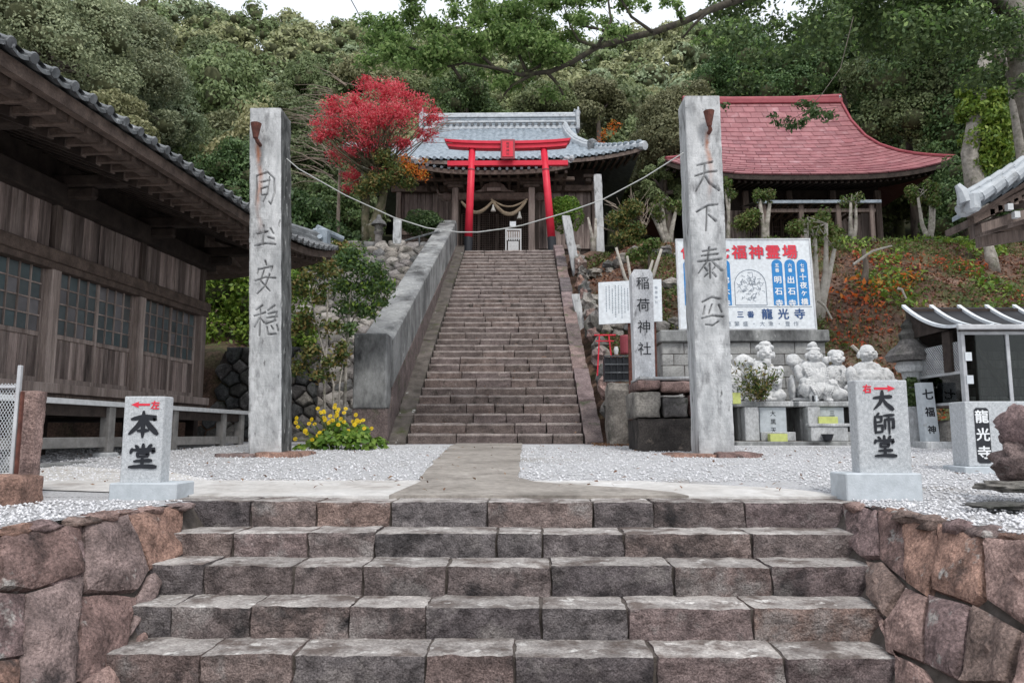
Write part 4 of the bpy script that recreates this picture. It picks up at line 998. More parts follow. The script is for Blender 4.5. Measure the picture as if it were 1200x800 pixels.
# ================================================================== SHRINE AT THE TOP
TZ = 6.08
def roof_thing(parent, cx, yf, yb, hw, rhw, ze, zr, corner, k, depthfrac, mat, tile=None, panels=None, edge='darkwood', yr=None):
    """four sided curved roof: front, back, two ends; half width shrinks to the ridge as (1-v)^k"""
    yr = yr or (yf+yb)/2
    def hwv(v): return rhw+(hw-rhw)*max(0, 1-v)**k
    def prof(v): return v*.62+.38*max(0, v)**2.4
    def F(u, v, front=True):
        x = cx+(2*u-1)*hwv(v); y = (yf+(yr-yf)*v) if front else (yb+(yr-yb)*v)
        z = ze+(zr-ze)*prof(v)+corner*abs(2*u-1)**3.5*max(0, 1-v)**1.6
        return (x, y, z)
    def E(side, u, v):   # end: u front..back at eave, closes to a line at the ridge end
        a, b = F(1 if side > 0 else 0, v, True), F(1 if side > 0 else 0, v, False)
        return (a[0]+side*.0, a[1]+(b[1]-a[1])*u, a[2]+(b[2]-a[2])*u-(.25*math.sin(math.pi*u)*corner*(1-v)**2))
    return F, E, hwv, prof
SH = thing('shrine_hall', 'old wooden shrine hall with blue grey tiled roof at the top of the stairway', 'shrine', (-1.1, 29, TZ))
F, E, hwv, prof = roof_thing(SH, -1.1, 27.4, 38.6, 5.65, 3.5, 10.42, 14.1, .5, 2.3, .5, 'tile', yr=33)
NT = 42
def tiled(u, v):
    x, y, z = F(u, v); ph = (x/.27) % 1; return (x, y-.0, z+.05*abs(math.sin(math.pi*ph))+.035*(1-(v*22) % 1))
b = MB(); b.grid(tiled, 42*7, 66); b.build('front_tiles', 'tile', SH, kind='stuff')
b = MB(); b.grid(lambda u, v: F(u, v, False), 30, 10, flip=True); b.build('rear_roof_slope', 'tile', SH)
for sd in (-1, 1):
    b = MB(); b.grid(lambda u, v: E(sd, u, v), 40, 16, flip=sd < 0); b.build('end_roof_slope', 'tile', SH)
    # descending gable ridges and hip ridges
    us = 1 if sd > 0 else 0
    pts = [Vector(F(us, v))+Vector((-sd*.75*(v-.45)*1.2, -.05, .16)) for v in (1, .85, .7, .55, .42)]
    b = MB(); b.tube(pts, .13, 8); b.tube([p-Vector((0, 0, .13)) for p in pts], .19, 8); b.build('gable_ridge', 'tilepale', SH)
    pts = [Vector(F(us, v))+Vector((0, 0, .14)) for v in (.5, .35, .22, .1, .03, -.02)]
    b = MB(); b.tube(pts, [.12, .12, .11, .1, .1, .07], 8); b.tube([p-Vector((0, 0, .12)) for p in pts], [.17]*6, 8); b.build('hip_ridge', 'tilepale', SH)
    for k2 in range(11):
        v = .5-.048*k2; b = MB(); q = Vector(F(us, v))+Vector((0, -.1, .15)); b.ball(q, (.14, .09, .1), 8, 5); b.build('ridge_cover_tile', 'tile', SH)
    b = MB(); q = Vector(F(us, .44))+Vector((-sd*.1, -.2, .12)); b.ball(q, (.26, .1, .24), 8, 6, jit=.6); b.box(q.x-.2, q.x+.2, q.y-.03, q.y+.05, q.z-.3, q.z+.1, .03); b.build('demon_tile', 'tiledark', SH)
b = MB(); 
for i, (w, h0, h1) in enumerate(((.22, 13.95, 14.12), (.17, 14.13, 14.26), (.19, 14.27, 14.38), (.15, 14.39, 14.52), (.19, 14.53, 14.66))): b.box(-4.75+i*.01, 2.55-i*.01, 33-w, 33+w, h0, h1, .02, mi=i % 2)
b.build('main_ridge', ['tilepale', 'tile'], SH)
for i in range(26):
    x = -4.6+i*.28; b = MB(); b.tube([(x, 32.72, 14.16), (x, 32.82, 14.17)], .07, 8); b.build('ridge_disc', 'tiledark', SH)
b = MB(); b.tube([(-4.8, 33, 14.72), (2.6, 33, 14.72)], .1, 8); b.build('ridge_cap', 'tilepale', SH)
for x in (2.5, -4.75):
    b = MB(); b.box(x-.08, x+.1, 32.7, 33.3, 13.9, 14.78, .05); b.ball((x, 33, 14.8), (.16, .2, .12), 8, 6, jit=.9); b.ball((x+.05, 33, 14.95), (.06, .1, .13), 6, 5, jit=.9, seed=3); b.ball((x-.12, 33, 14.9), (.05, .1, .1), 6, 5, jit=.9, seed=5); b.build('ridge_finial', 'tilepale', SH)
# underside and eaves
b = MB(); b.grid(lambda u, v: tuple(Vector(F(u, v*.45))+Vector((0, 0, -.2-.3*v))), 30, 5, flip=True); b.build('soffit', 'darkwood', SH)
for i in range(42):
    x = -6.6+i*.268; u = (x+1.1)/5.65/2+.5
    z = F(u, 0)[2]; b = MB(); b.hexa([(x, 27.55, z-.2), (x+.09, 27.55, z-.2), (x+.09, 30, z+.25), (x, 30, z+.25), (x, 27.55, z-.1), (x+.09, 27.55, z-.1), (x+.09, 30, z+.35), (x, 30, z+.35)]); b.build('rafter', 'wood', SH)
b = MB()
for i in range(24):
    a, c = Vector(F(i/24, 0)), Vector(F((i+1)/24, 0)); b.hexa([a+Vector((0, 0, -.17)), c+Vector((0, 0, -.17)), c+Vector((0, .1, -.17)), a+Vector((0, .1, -.17)), a+Vector((0, 0, -.03)), c+Vector((0, 0, -.03)), c+Vector((0, .1, -.03)), a+Vector((0, .1, -.03))])
b.build('eave_fascia', 'wood', SH)
for i in range(42):
    x = -6.66+i*.27; u = (x+1.1)/5.65/2+.5
    if 0 <= u <= 1: p = Vector(F(u, 0)); b = MB(); b.tube([p+Vector((0, -.07, .05)), p+Vector((0, .25, .12))], .07, 8); b.build('eave_tile', 'tile', SH)
# porch roof (kohai)
def KF(u, v): 
    x = -1.1+(2*u-1)*(2.78-.0*v); y = 26.0+2.6*v; z = 9.5+.75*v+.25*abs(2*u-1)**3; return x, y, z
b = MB(); b.grid(lambda u, v: (lambda p: (p[0], p[1], p[2]+.05*abs(math.sin(math.pi*p[0]/.27))+.03*(1-(v*9) % 1)))(KF(u, v)), 140, 27); b.build('porch_tiles', 'tile', SH, kind='stuff')
for i in range(21):
    u = (i+.4)/21; p = Vector(KF(u, 0)); b = MB(); b.tube([p+Vector((0, -.06, .03)), p+Vector((0, .2, .1))], .055, 8); b.build('porch_eave_tile', 'tile', SH)
b = MB(); b.grid(lambda u, v: tuple(Vector(KF(u, v))+Vector((0, .05, -.13))), 20, 4, flip=True); b.build('porch_soffit', 'darkwood', SH)
b = MB()
for i in range(20):
    a, c = Vector(KF(i/20, 0)), Vector(KF((i+1)/20, 0)); b.hexa([a+Vector((0, 0, -.16)), c+Vector((0, 0, -.16)), c+Vector((0, .1, -.16)), a+Vector((0, .1, -.16)), a, c, c+Vector((0, .1, 0)), a+Vector((0, .1, 0))])
b.build('porch_fascia', 'wood', SH)
for i in range(16):
    x = -3.75+i*.35; b = MB(); b.box(x, x+.1, 26.1, 28.4, 9.42, 9.52); b.build('porch_rafter', 'wood', SH)
for x in (-3.85, 1.6):
    b = MB(); b.ball((x, 25.95, 9.85), (.22, .12, .13), 8, 6, jit=.7); b.ball((x-.15*(1 if x < 0 else -1), 25.9, 9.9), (.1, .1, .12), 8, 5); b.build('porch_corner_ornament', 'tilepale', SH)
for x in (-2.55, .3):
    b = MB(); b.box(x-.12, x+.12, 26.7, 26.94, TZ+.25, 9.1, .03); b.build('porch_post', 'pwood', SH)
    b = MB(); b.box(x-.22, x+.22, 26.6, 27.04, TZ-.02, TZ+.25, .04); b.build('post_base', 'pedestal', SH)
    b = MB(); b.box(x-.3, x+.3, 26.68, 26.96, 9.1, 9.22, .03); b.box(x-.45, x+.45, 26.7, 26.94, 9.225, 9.35, .03); b.build('bracket', 'wood', SH)
    sg = -1 if x < 0 else 1
    b = MB(); b.ball((x+sg*.35, 26.8, 8.75), (.28, .12, .17), 9, 6, jit=.5); b.tube([(x+sg*.3, 26.8, 8.75), (x+sg*.62, 26.75, 8.85), (x+sg*.68, 26.72, 9.05)], [.09, .06, .03], 7); b.build('carved_nosing', 'wood', SH)
b = MB(); b.box(-2.43, .18, 26.7, 26.9, 8.62, 8.9, .03); b.build('rainbow_beam', 'beam', SH)
b = MB(); b.box(-4.2, 1.9, 26.72, 26.88, 9.36, 9.5, .02); b.build('porch_purlin', 'beam', SH)
b = MB()
prof_ = [(-1.9, 8.92), (-1.6, 9.0), (-1.45, 9.2), (-1.1, 9.3), (-.75, 9.2), (-.6, 9.0), (-.3, 8.92)]
b.prism(prof_, (0, 26.8, 0), (1, 0, 0), (0, 0, 1), (0, -1, 0), .12); b.build('frog_leg_strut', 'wood', SH)
b = MB(); b.box(-1.35, -.85, 26.6, 26.66, 8.93, 9.05); b.build('name_tablet', 'pwood', SH)
# body walls
def wall(x0, x1, z0, z1, mat='board', y=28.9, n=None):
    n = n or max(1, int((x1-x0)/.28)); w = (x1-x0)/n
    for i in range(n):
        b = MB(); b.box(x0+w*i+.006, x0+w*(i+1)-.006, y-random.uniform(.0, .015), y+.05, z0, z1); b.build('wall_board', mat, SH)
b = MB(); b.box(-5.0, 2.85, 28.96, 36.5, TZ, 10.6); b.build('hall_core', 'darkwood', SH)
wall(-4.9, -2.7, 8.0, 9.6); wall(.6, 2.7, 7.3, 9.6)
b = MB(); b.box(-5.05, -2.65, 28.75, 28.88, 7.85, 7.98, .01); b.build('wall_rail', 'wood', SH)
for i in range(6): b = MB(); b.box(-4.9, -2.7, 28.86-i*.004, 28.93, 7.2+i*.11, 7.29+i*.11); b.build('low_wall_board', 'wood', SH)
for x in (-5.1, -2.72, .42, 2.72):
    b = MB(); b.box(x, x+.2, 28.7, 28.92, TZ, 10.0, .02); b.build('wall_post', 'wood', SH)
b = MB(); b.box(-5.3, 3.1, 28.66, 28.86, 9.6, 9.85, .02); b.build('wall_beam', 'beam', SH)
for i in range(8):
    x = -4.9+i*1.05; b = MB(); b.box(x, x+.22, 28.3, 28.66, 9.86, 10.0, .02); b.box(x-.1, x+.32, 28.2, 28.5, 10.01, 10.13, .02); b.build('eave_bracket', 'wood', SH)
# lattice doors
LD = thing_parent = SH
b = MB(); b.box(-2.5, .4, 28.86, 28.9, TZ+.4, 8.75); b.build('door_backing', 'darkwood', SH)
for px_ in (-2.5, -1.78, -1.05, -.33):
    b = MB(); b.box(px_, px_+.06, 28.76, 28.83, TZ+.5, 8.7); b.box(px_+.66, px_+.72, 28.76, 28.83, TZ+.5, 8.7)
    for i in range(1, 7): b.box(px_+.06+i*.085, px_+.085+i*.085, 28.78, 28.81, TZ+.5, 8.7)
    for j in range(24): b.box(px_+.06, px_+.66, 28.77, 28.8, TZ+.55+j*.09, TZ+.575+j*.09)
    b.build('lattice_door', 'wood', SH)
b = MB(); b.block(-4.2, 2.2, 27.9, 28.8, TZ-.1, TZ+.42, 12, 2, 2, .02, .02, 5); b.build('front_step', 'pedestal', SH)
# rope, tassels, offering box
t = thing('sacred_rope', 'thick twisted straw rope hung under the shrine porch with paper tassels', 'rope', (-1.1, 26.6, 8.5))
b = MB()
def sag(x0, x1, z, d, n=12): return [(x0+(x1-x0)*i/n, 26.6, z-d*math.sin(math.pi*i/n)) for i in range(n+1)]
b.tube(sag(-2.3, -1.15, 8.52, .42), [.04+.03*math.sin(math.pi*i/12) for i in range(13)], 7, jit=.15); b.tube(sag(-1.15, .1, 8.52, .5), [.045+.035*math.sin(math.pi*i/12) for i in range(13)], 7, jit=.15)
b.tube(sag(-1.2, .15, 8.6, .28), .035, 7, jit=.15); b.build('rope', 'rope', t)
for x, z in ((-2.05, 8.05), (-1.12, 8.4), (-.15, 8.12)):
    b = MB(); b.tube([(x, 26.6, z+.12), (x, 26.6, z)], .012, 5); b.lathe([(.03, 0), (.045, -.1), (.1, -.26), (.02, -.27)], (x, 26.6, z), 8); b.build('tassel', 'wire', t)
t = thing('offering_box', 'small white framed offertory box with grille in front of shrine doors', 'offering box', (-1.0, 26.2, 6.6))
cx = P(617-8, 0, 26).x
cx = P(601+7, 270, 26).x-.45
b = MB()
xa, xb = P(591.5, 0, 26).x-.1, 0
xa, xb = P(592, 0, 26).x-.0, P(611, 0, 26).x
xa, xb = P(592, 280, 26).x, P(611, 280, 26).x; ztb = P(601, 269, 26).z; zlow = P(601, 292, 26).z
for x in (xa, xb-.05): b.box(x, x+.05, 26.1, 26.15, TZ+.3, ztb)
b.box(xa, xb, 26.1, 26.15, ztb, ztb+.06); b.box(xa+.05, xb-.05, 26.11, 26.14, ztb-.32, ztb-.27); b.box(xa+.1, xb-.1, 26.1, 26.6, TZ+.3, ztb-.4); b.box(xa+.05, xb-.05, 26.13, 26.15, ztb-.26, ztb-.001, mi=1)
b.build('frame', ['whiteedge', 'pwood'], t)
for i in range(6): b = MB(); b.box(xa+.06+i*.08, xa+.1+i*.08, 26.08, 26.1, ztb-.38, ztb-.05); b.build('grille_bar', 'whiteedge', t)
b = MB(); q = P(601, 263, 26.1); b.box(q.x-.11, q.x+.11, 26.06, 26.1, q.z-.08, q.z+.1); b.build('notice_card', 'whitesign', t)

# ================================================================== RED GATE (torii)
TO = thing('torii_gate', 'bright red torii gate with black feet at the top of the stairway', 'gate', (-.5, 25.1, TZ))
TY = 25.1
for (pb, pt) in (((548, 292), (553.5, 172)), ((648, 292), (637, 172))):
    a = P(pb[0], pb[1]+6, TY); c = P(*pt, TY); cut = a+(c-a)*.155
    b = MB(); b.tube([cut, a+(c-a)*.5, c], [.14, .13, .12], 20); b.build('pillar', 'vermilion', TO, True)
    b = MB(); b.tube([a-Vector((0, 0, .15)), cut], [.153, .151], 20); b.build('pillar_foot', 'blackpaint', TO)
    b = MB(); q = a+(c-a)*.78; b.tube([q-(c-a)*.006, q+(c-a)*.006], .134, 20); b.build('pillar_band', 'redridge', TO)
def beam(name, x0p, x1p, yt, yb, d, curve, ends, mat, y0=0):
    b = MB(); n = 14; zt, zb = P(595, yt, TY).z, P(595, yb, TY).z; xa, xb = P(x0p, (yt+yb)/2, TY).x, P(x1p, (yt+yb)/2, TY).x
    for i in range(n+1):
        u = i/n; x = xa+(xb-xa)*u; c = curve*abs(2*u-1)**2.5; e = ends*(1 if u < .5 else -1)
        fl = 1
        b.v += [(x+(e if i in (0, n) else 0), TY-d, zb+c), (x+(e if i in (0, n) else 0), TY+d, zb+c), (x-0, TY+d, zt+c), (x-0, TY-d, zt+c)]
    for i in range(n):
        for k in range(4): b.f.append((i*4+k, i*4+(k+1) % 4, (i+1)*4+(k+1) % 4, (i+1)*4+k)); b.mi.append(0)
    b.f += [(0, 3, 2, 1), tuple(n*4+k for k in range(4))]; b.mi += [0, 0]
    return b.build(name, mat, TO)
beam('top_lintel', 521, 668.5, 167.5, 170.7, .2, .09, .06, 'vermilion')
beam('under_lintel', 523, 666, 170.9, 175.5, .15, .09, .08, 'vermilion')
beam('tie_beam', 524.5, 665.5, 189, 194.5, .08, 0, 0, 'vermilion')
b = MB(); a = P(587, 167.5, TY); c = P(603.5, 190.5, TY)
b.box(a.x, c.x, TY-.34, TY-.26, c.z, a.z, .02); b.build('plaque_frame', 'redridge', TO)
b = MB(); b.box(a.x+.06, c.x-.06, TY-.36, TY-.345, c.z+.08, a.z-.08); pl = b.build('plaque_panel', 'redink', TO)
b = MB(); put_text(b, '稲荷神社', ((a.x+c.x)/2, TY-.364, a.z-.17), (1, 0, 0), (0, 0, 1), .11, .125, bold=False); b.build('plaque_writing', 'ink', TO)

# ================================================================== RED ROOF BUILDING
RB = thing('red_roofed_hall', 'dark wooden temple hall under a broad sagging red sheet roof', 'temple hall', (11, 30, TZ))
F, E, hwv, prof = roof_thing(RB, 11.15, 28, 38, 5.6, 3.5, 10.0, 15.3, .62, 3.0, .5, 'redroof', yr=33)
rd = random.Random(9); NR = 20
def redF(u, v, off): 
    p = Vector(F(u, v)); return (p.x, p.y-.02-off, p.z+off)
for r in range(NR):
    v0, v1 = r/NR, (r+1)/NR; npan = 15 if r < 8 else 14 if r < 14 else 13; sh = (r % 2)*.5
    cuts = [0]+[min(1, max(0, (i+.5+sh*.9)/npan)) for i in range(npan)]+[1]; cuts = sorted(set(cuts))
    for i in range(len(cuts)-1):
        a, c = cuts[i], cuts[i+1]
        if c-a < .01: continue
        b = MB(); o1 = .012+rd.uniform(0, .008); nseg = 3
        b.grid(lambda u, v: redF(a+(c-a)*(u*.97+.015), v0+(v1-v0)*v, o1*(1-v)+.005), nseg, 2)
        for q in range(nseg):
            p0, p1 = redF(a+(c-a)*(q/nseg*.97+.015), v0, o1+.005), redF(a+(c-a)*((q+1)/nseg*.97+.015), v0, o1+.005)
            b.add([p0, p1, (p1[0], p1[1]+.03, p1[2]-.045), (p0[0], p0[1]+.03, p0[2]-.045)], [(3, 2, 1, 0)])
        b.build('roof_sheet', 'redroof', RB)
b = MB(); b.grid(lambda u, v: redF(u, v, -.03), 30, 20); b.build('roof_underlay', 'redridge', RB)
b = MB(); b.grid(lambda u, v: F(u, v, False), 30, 10, flip=True); b.build('rear_roof_slope', 'redroof', RB)
for sd in (-1, 1):
    b = MB(); b.grid(lambda u, v: E(sd, u, v), 20, 16, flip=sd < 0); b.build('end_roof_slope', 'redroof', RB)
    us = 1 if sd > 0 else 0
    b = MB(); b.tube([Vector(F(us, v))+Vector((0, -.03, .06)) for v in (0, .05, .12, .2, .3, .45, .6, .8, 1)], .06, 6); b.build('edge_trim', 'redridge', RB)
b = MB(); b.tube([(11.05-3.65, 33, 15.42), (11.05-1.5, 33, 15.36), (12.5, 33, 15.36), (11.05+3.65, 33, 15.46)], .16, 8); b.box(7.4, 14.7, 32.75, 33.25, 15.1, 15.34, .03); b.build('ridge_cap', 'redridge', RB)
b = MB(); b.ball((14.62, 33, 15.42), (.12, .2, .12), 8, 6, jit=.6); b.build('ridge_finial', 'tilepale', RB)
b = MB(); b.grid(lambda u, v: tuple(Vector(F(u, v*.45))+Vector((0, .05, -.2-.5*v))), 30, 5, flip=True); b.build('soffit', 'darkwood', RB)
b = MB()
for i in range(30):
    a, c = Vector(F(i/30, 0)), Vector(F((i+1)/30, 0)); b.hexa([a+Vector((0, .02, -.22)), c+Vector((0, .02, -.22)), c+Vector((0, .12, -.22)), a+Vector((0, .12, -.22)), a+Vector((0, .02, 0)), c+Vector((0, .02, 0)), c+Vector((0, .12, 0)), a+Vector((0, .12, 0))])
b.build('eave_fascia', 'darkwood', RB)
for i in range(46):
    x = 5.4+i*.25; u = (x-11.15)/11.2+.5
    if 0 < u < 1: z = F(u, 0)[2]; b = MB(); b.hexa([(x, 28.2, z-.3), (x+.09, 28.2, z-.3), (x+.09, 30.4, z+.1), (x, 30.4, z+.1), (x, 28.2, z-.21), (x+.09, 28.2, z-.21), (x+.09, 30.4, z+.2), (x, 30.4, z+.2)]); b.build('rafter', 'darkwood', RB)
b = MB(); b.box(7.3, 14.8, 30.2, 36.5, TZ, 10.3); b.build('hall_core', 'darkwood', RB)
for x in (7.3, 9.1, 10.9, 12.7, 14.55):
    b = MB(); b.box(x, x+.24, 29.95, 30.19, TZ, 10.0, .02); b.build('wall_post', 'wood', RB)
for i in range(24):
    x = 7.6+i*.29
    if 9.2 < x < 13: continue
    b = MB(); b.box(x, x+.27, 30.1, 30.18, TZ+.4, 9.2); b.build('wall_board', 'board', RB)
for i in range(8):
    b = MB(); x = 9.4+i*.44; b.box(x, x+.05, 30.08, 30.14, TZ+.4, 9.0); b.box(x+.36, x+.41, 30.08, 30.14, TZ+.4, 9.0)
    for j in range(12): b.box(x+.05, x+.36, 30.1, 30.13, TZ+.6+j*.2, TZ+.63+j*.2)
    for j in range(1, 4): b.box(x+.05+j*.075, x+.07+j*.075, 30.09, 30.12, TZ+.45, 9.0)
    b.build('lattice_door', 'wood', RB)
b = MB(); b.grid(lambda u, v: (8.85+4.55*u, 27.3+2.4*v, 8.72+.5*v+.035*abs(math.sin(math.pi*u*4.55/.25))), 130, 6); b.build('porch_roof', 'tiledark', RB)
b = MB(); b.box(8.8, 13.45, 27.25, 27.35, 8.6, 8.72, .01); b.build('porch_eave_board', 'tile', RB)
for i in range(14): b = MB(); x = 8.95+i*.33; b.box(x, x+.07, 27.4, 29.8, 8.62, 8.7); b.build('porch_rafter', 'wood', RB)
for x in (9.1, 10.5, 11.9, 13.15):
    b = MB(); b.box(x-.09, x+.09, 27.4, 27.58, TZ-.1, 8.62, .02); b.build('porch_post', 'wood', RB)
b = MB(); b.box(9, 13.3, 27.42, 27.55, 8.3, 8.44, .01); b.build('porch_beam', 'wood', RB)

# ================================================================== SMALL ROOF, RIGHT EDGE
GR = thing('tiled_roof_pavilion', 'small pavilion roof with pale tiled verge and brown rafters at the right edge', 'pavilion', (6.2, 8.8, 2))
def GP(px, py, Y=8): return P(px, py, Y)
tip = GP(1134, 237); up_ = GP(1240, 172)
ax = (up_-tip)
b = MB()
for i in range(10):
    p = tip+ax*(i/9*1.15)+Vector((0, 0, .03*math.sin(i/9*3.1)*-1)); q = tip+ax*((i+1.05)/9*1.15)
    bb = MB(); bb.tube([p, q], [.075, .068], 10); bb.build('verge_tile', 'tilepale', GR)
    bb = MB(); off = Vector((.02, .05, .1)); bb.tube([p+off, q+off], [.055, .05], 8); bb.build('verge_tile', 'tilepale', GR)
    bb = MB(); off = Vector((.05, .1, -.06)); bb.hexa([p+off+Vector((0, 0, -.05)), q+off+Vector((0, 0, -.05)), q+off+Vector((0, .3, -.05)), p+off+Vector((0, .3, -.05)), p+off, q+off, q+off+Vector((0, .3, 0)), p+off+Vector((0, .3, 0))]); bb.build('edge_tile', 'tile', GR)
    bb = MB(); off = Vector((0, .16, -.05)); bb.tube([p+off, q+off], [.07, .065], 10); bb.build('verge_tile', 'tilepale', GR)
b = MB(); b.grid(lambda u, v: tuple(tip+ax*(1.25*u)+Vector((1.5*v, .9*v, -.06+.4*v+.03*abs(math.sin(v*1.6/.26*math.pi))))), 20, 60); b.build('roof_tiles', 'tile', GR, kind='stuff')
b = MB(); b.grid(lambda u, v: tuple(tip+ax*(1.25*u)+Vector((1.5*v, .9*v, -.16+.4*v))), 4, 4, flip=True); b.build('soffit', 'beam', GR)
b = MB(); b.tube([tip+Vector((-.02, 0, .0)), tip+Vector((-.05, 0, .12)), tip+Vector((-.1, 0, .2))], [.08, .06, .03], 8); b.box(tip.x-.02, tip.x+.1, 7.9, 8.2, tip.z-.12, tip.z+.1, .03); b.build('corner_tile', 'tilepale', GR)
for (a, c, h, mt) in (((1141, 252), (1215, 215), .1, 'beam'), ((1150, 262), (1225, 238), .1, 'wood')):
    p, q = P(*a, 8.1), P(*c, 8.1); d = Vector((0, .12, 0)); u_ = Vector((0, 0, -h)); b = MB()
    b.hexa([p+u_, q+u_, q+u_+d, p+u_+d, p, q, q+d, p+d]); b.build('barge_board', mt, GR)
for (a, c) in (((1160, 262), (1225, 262)),):
    p, q = P(*a, 8.5), P(*c, 8.5); b = MB(); b.box(p.x, p.x+1.8, 8.4, 8.6, p.z-.12, p.z+.06, .01); b.build('tie_beam', 'beam', GR)
for (px, py) in ((1181, 243), (1189, 252)):
    p = P(px, py, 8.05); b = MB(); b.box(p.x-.03, p.x+.03, 8.0, 8.06, p.z-.04, p.z+.03); b.build('painted_rafter_end', 'whiteedge', GR)
for i in range(8):
    p = P(1148+i*9, 256-i*4.2, 8.3); b = MB(); b.box(p.x, p.x+.05, 8.1, 9.0, p.z-.02, p.z+.05); b.build('rafter', 'wood', GR)
for (a, c, h, Yb) in (((1143, 262), (1230, 236), .16, 8.25), ((1150, 276), (1240, 262), .12, 8.4), ((1152, 268), (1232, 250), .1, 8.7)):
    p, q = P(*a, Yb), P(*c, Yb); d = Vector((0, .12, 0)); u_ = Vector((0, 0, -h)); b = MB(); b.hexa([p+u_, q+u_, q+u_+d, p+u_+d, p, q, q+d, p+d]); b.build('frame_beam', 'wood', GR)
for (x, y) in ((7.3, 8.6), (9.4, 11.2)):
    b = MB(); b.box(x, x+.16, y, y+.16, ground(x, y)-.05, 2.7, .01); b.build('post', 'wood', GR)

# ================================================================== SIGNS
SY = 14.35
SG = thing('signboard', 'large white signboard with red, blue and black writing above the statues', 'signboard', (4.4, SY, 2))
bl_, br_, tl_, tr_ = P(796, 386.5, SY), P(957.5, 386.5, SY), P(790, 280, SY+.12), P(948, 281.5, SY+.12)
o = bl_; ex = Vector((br_.x-bl_.x, 0, 0)).normalized(); Wd = (br_.x-bl_.x+tr_.x-tl_.x)/2; ey = (tl_-bl_); ey.x = 0; Ht = ey.length; ey.normalize(); en = ex.cross(ey)
b = MB(); b.prism([(0, 0), (Wd, 0), (Wd, Ht), (0, Ht)], o, ex, ey, -en, .05); b.build('panel', 'whitesign', SG)
b = MB()
for q in ([(0, 0), (Wd, 0), (Wd, .03), (0, .03)], [(0, Ht-.03), (Wd, Ht-.03), (Wd, Ht), (0, Ht)], [(0, .031), (.03, .031), (.03, Ht-.031), (0, Ht-.031)], [(Wd-.03, .031), (Wd, .031), (Wd, Ht-.031), (Wd-.03, Ht-.031)]): b.prism(q, o, ex, ey, en, .012)
b.build('frame', 'alu', SG)
def S(u, v): return o+ex*(u*Wd)+ey*((1-v)*Ht)+en*.003      # u, v from the top left of the board
b = MB()
for i, ch in enumerate('伊予七福神霊場'):
    b = MB(); u_ = .09+i*.125; put_text(b, ch, S(u_+.008, .158), ex, ey, .29, 0, bold=True, lift=.0005); b.build('character_shadow', 'greyink', SG)
    text_parts(SG, 'redink', ch, S(u_, .15), ex, ey, .3, 0, lift=.004)
def col(u0, wd=.078):
    b = MB(); w = wd*Wd; h = .5*Ht; r = w/2; c = S(u0, .735); pts = [(0, 0), (w, 0), (w, h-r)]+[(r+r*math.cos(a), h-r+r*math.sin(a)) for a in np.linspace(0, math.pi, 11)[1:-1]]+[(0, h-r)]
    b.prism(pts, c, ex, ey, en, .004); b.build('blue_panel', 'blueink', SG)
wb = MB()
for u0, small, big in ((.05, '一番', '観自在寺'), (.15, '二番', ''), (.315, '四番', '佛木寺'), (.7, '五番', '明石寺'), (.795, '六番', '出石寺'), (.885, '七番', '十夜ヶ橋')):
    col(u0); cx_ = u0+.039
    text_parts(SG, 'whiteink', small, S(cx_, .3), ex, ey, .085, .1, lift=.006)
    n_ = len(big); st = {3: .235, 4: .165}.get(n_, .2)
    text_parts(SG, 'whiteink', big, S(cx_, .46 if n_ == 3 else .43), ex, ey, .155 if n_ == 3 else .14, st, lift=.006)
# arch picture: outline and a sketchy group of figures
b = MB(); ac = .535; aw = .115*Wd; base = S(ac, .735); pts = []
h = .38*Ht
arch = [(-aw, 0), (-aw, h-aw)]+[(-aw*math.cos(a), h-aw*.95+aw*math.sin(a)) for a in np.linspace(0, math.pi, 15)]+[(aw, h-aw), (aw, 0), (-aw, 0)]
def line(bm, pts, hw=.004, lift=.003):
    for (a, c) in zip(pts, pts[1:]):
        dx, dy = c[0]-a[0], c[1]-a[1]; l = math.hypot(dx, dy) or 1; nx_, ny_ = -dy/l*hw, dx/l*hw
        bm.add([base+ex*(q[0]+s_*nx_)+ey*(q[1]+s_*ny_)+en*lift for q, s_ in ((a, -1), (c, -1), (c, 1), (a, 1))], [(0, 1, 2, 3)])
line(b, arch, .006)
for i in range(80):
    a = rd.uniform(0, 6.28); r = math.sqrt(rd.random()); x = math.cos(a)*r*aw*.75; y = .1+h*.36+math.sin(a)*r*h*.36; th = rd.uniform(0, 6.28); pts = [(x, y)]
    for k in range(4): th += rd.uniform(-.9, .9); x += math.cos(th)*.02; y += math.sin(th)*.02; pts.append((x, y))
    line(b, pts, .0035)
line(b, [(-.05, h*.78), (.06, h*.8), (.05, h*.95), (-.04, h*.93)], .004)
b.build('arch_drawing', 'greyink', SG, kind='stuff')
b = MB(); line(b, [(-.48*Wd, -.02*Ht), (.44*Wd, -.02*Ht)], .004); b.build('rule_line', 'greyink', SG)
text_parts(SG, 'darkblue', '三番', S(.45, .835), ex, ey, .14, .2, vertical=False, lift=.003)
text_parts(SG, 'darkblue', '龍光寺', S(.645, .83), ex, ey, .22, .315, vertical=False, lift=.003)
b = MB(); put_text(b, '商売繁盛・大漁・豊作', S(.3, .935), ex, ey, .105, .163, vertical=False, bold=False, lift=.003); b.build('small_writing', 'greyink', SG, kind='stuff')
for u in (.12, .5, .88):
    b = MB(); q = S(u, .5)-en*.1; b.box(q.x-.03, q.x+.03, q.y+.02, q.y+.08, 1.6, q.z+.5); b.build('support_post', 'alu', SG)
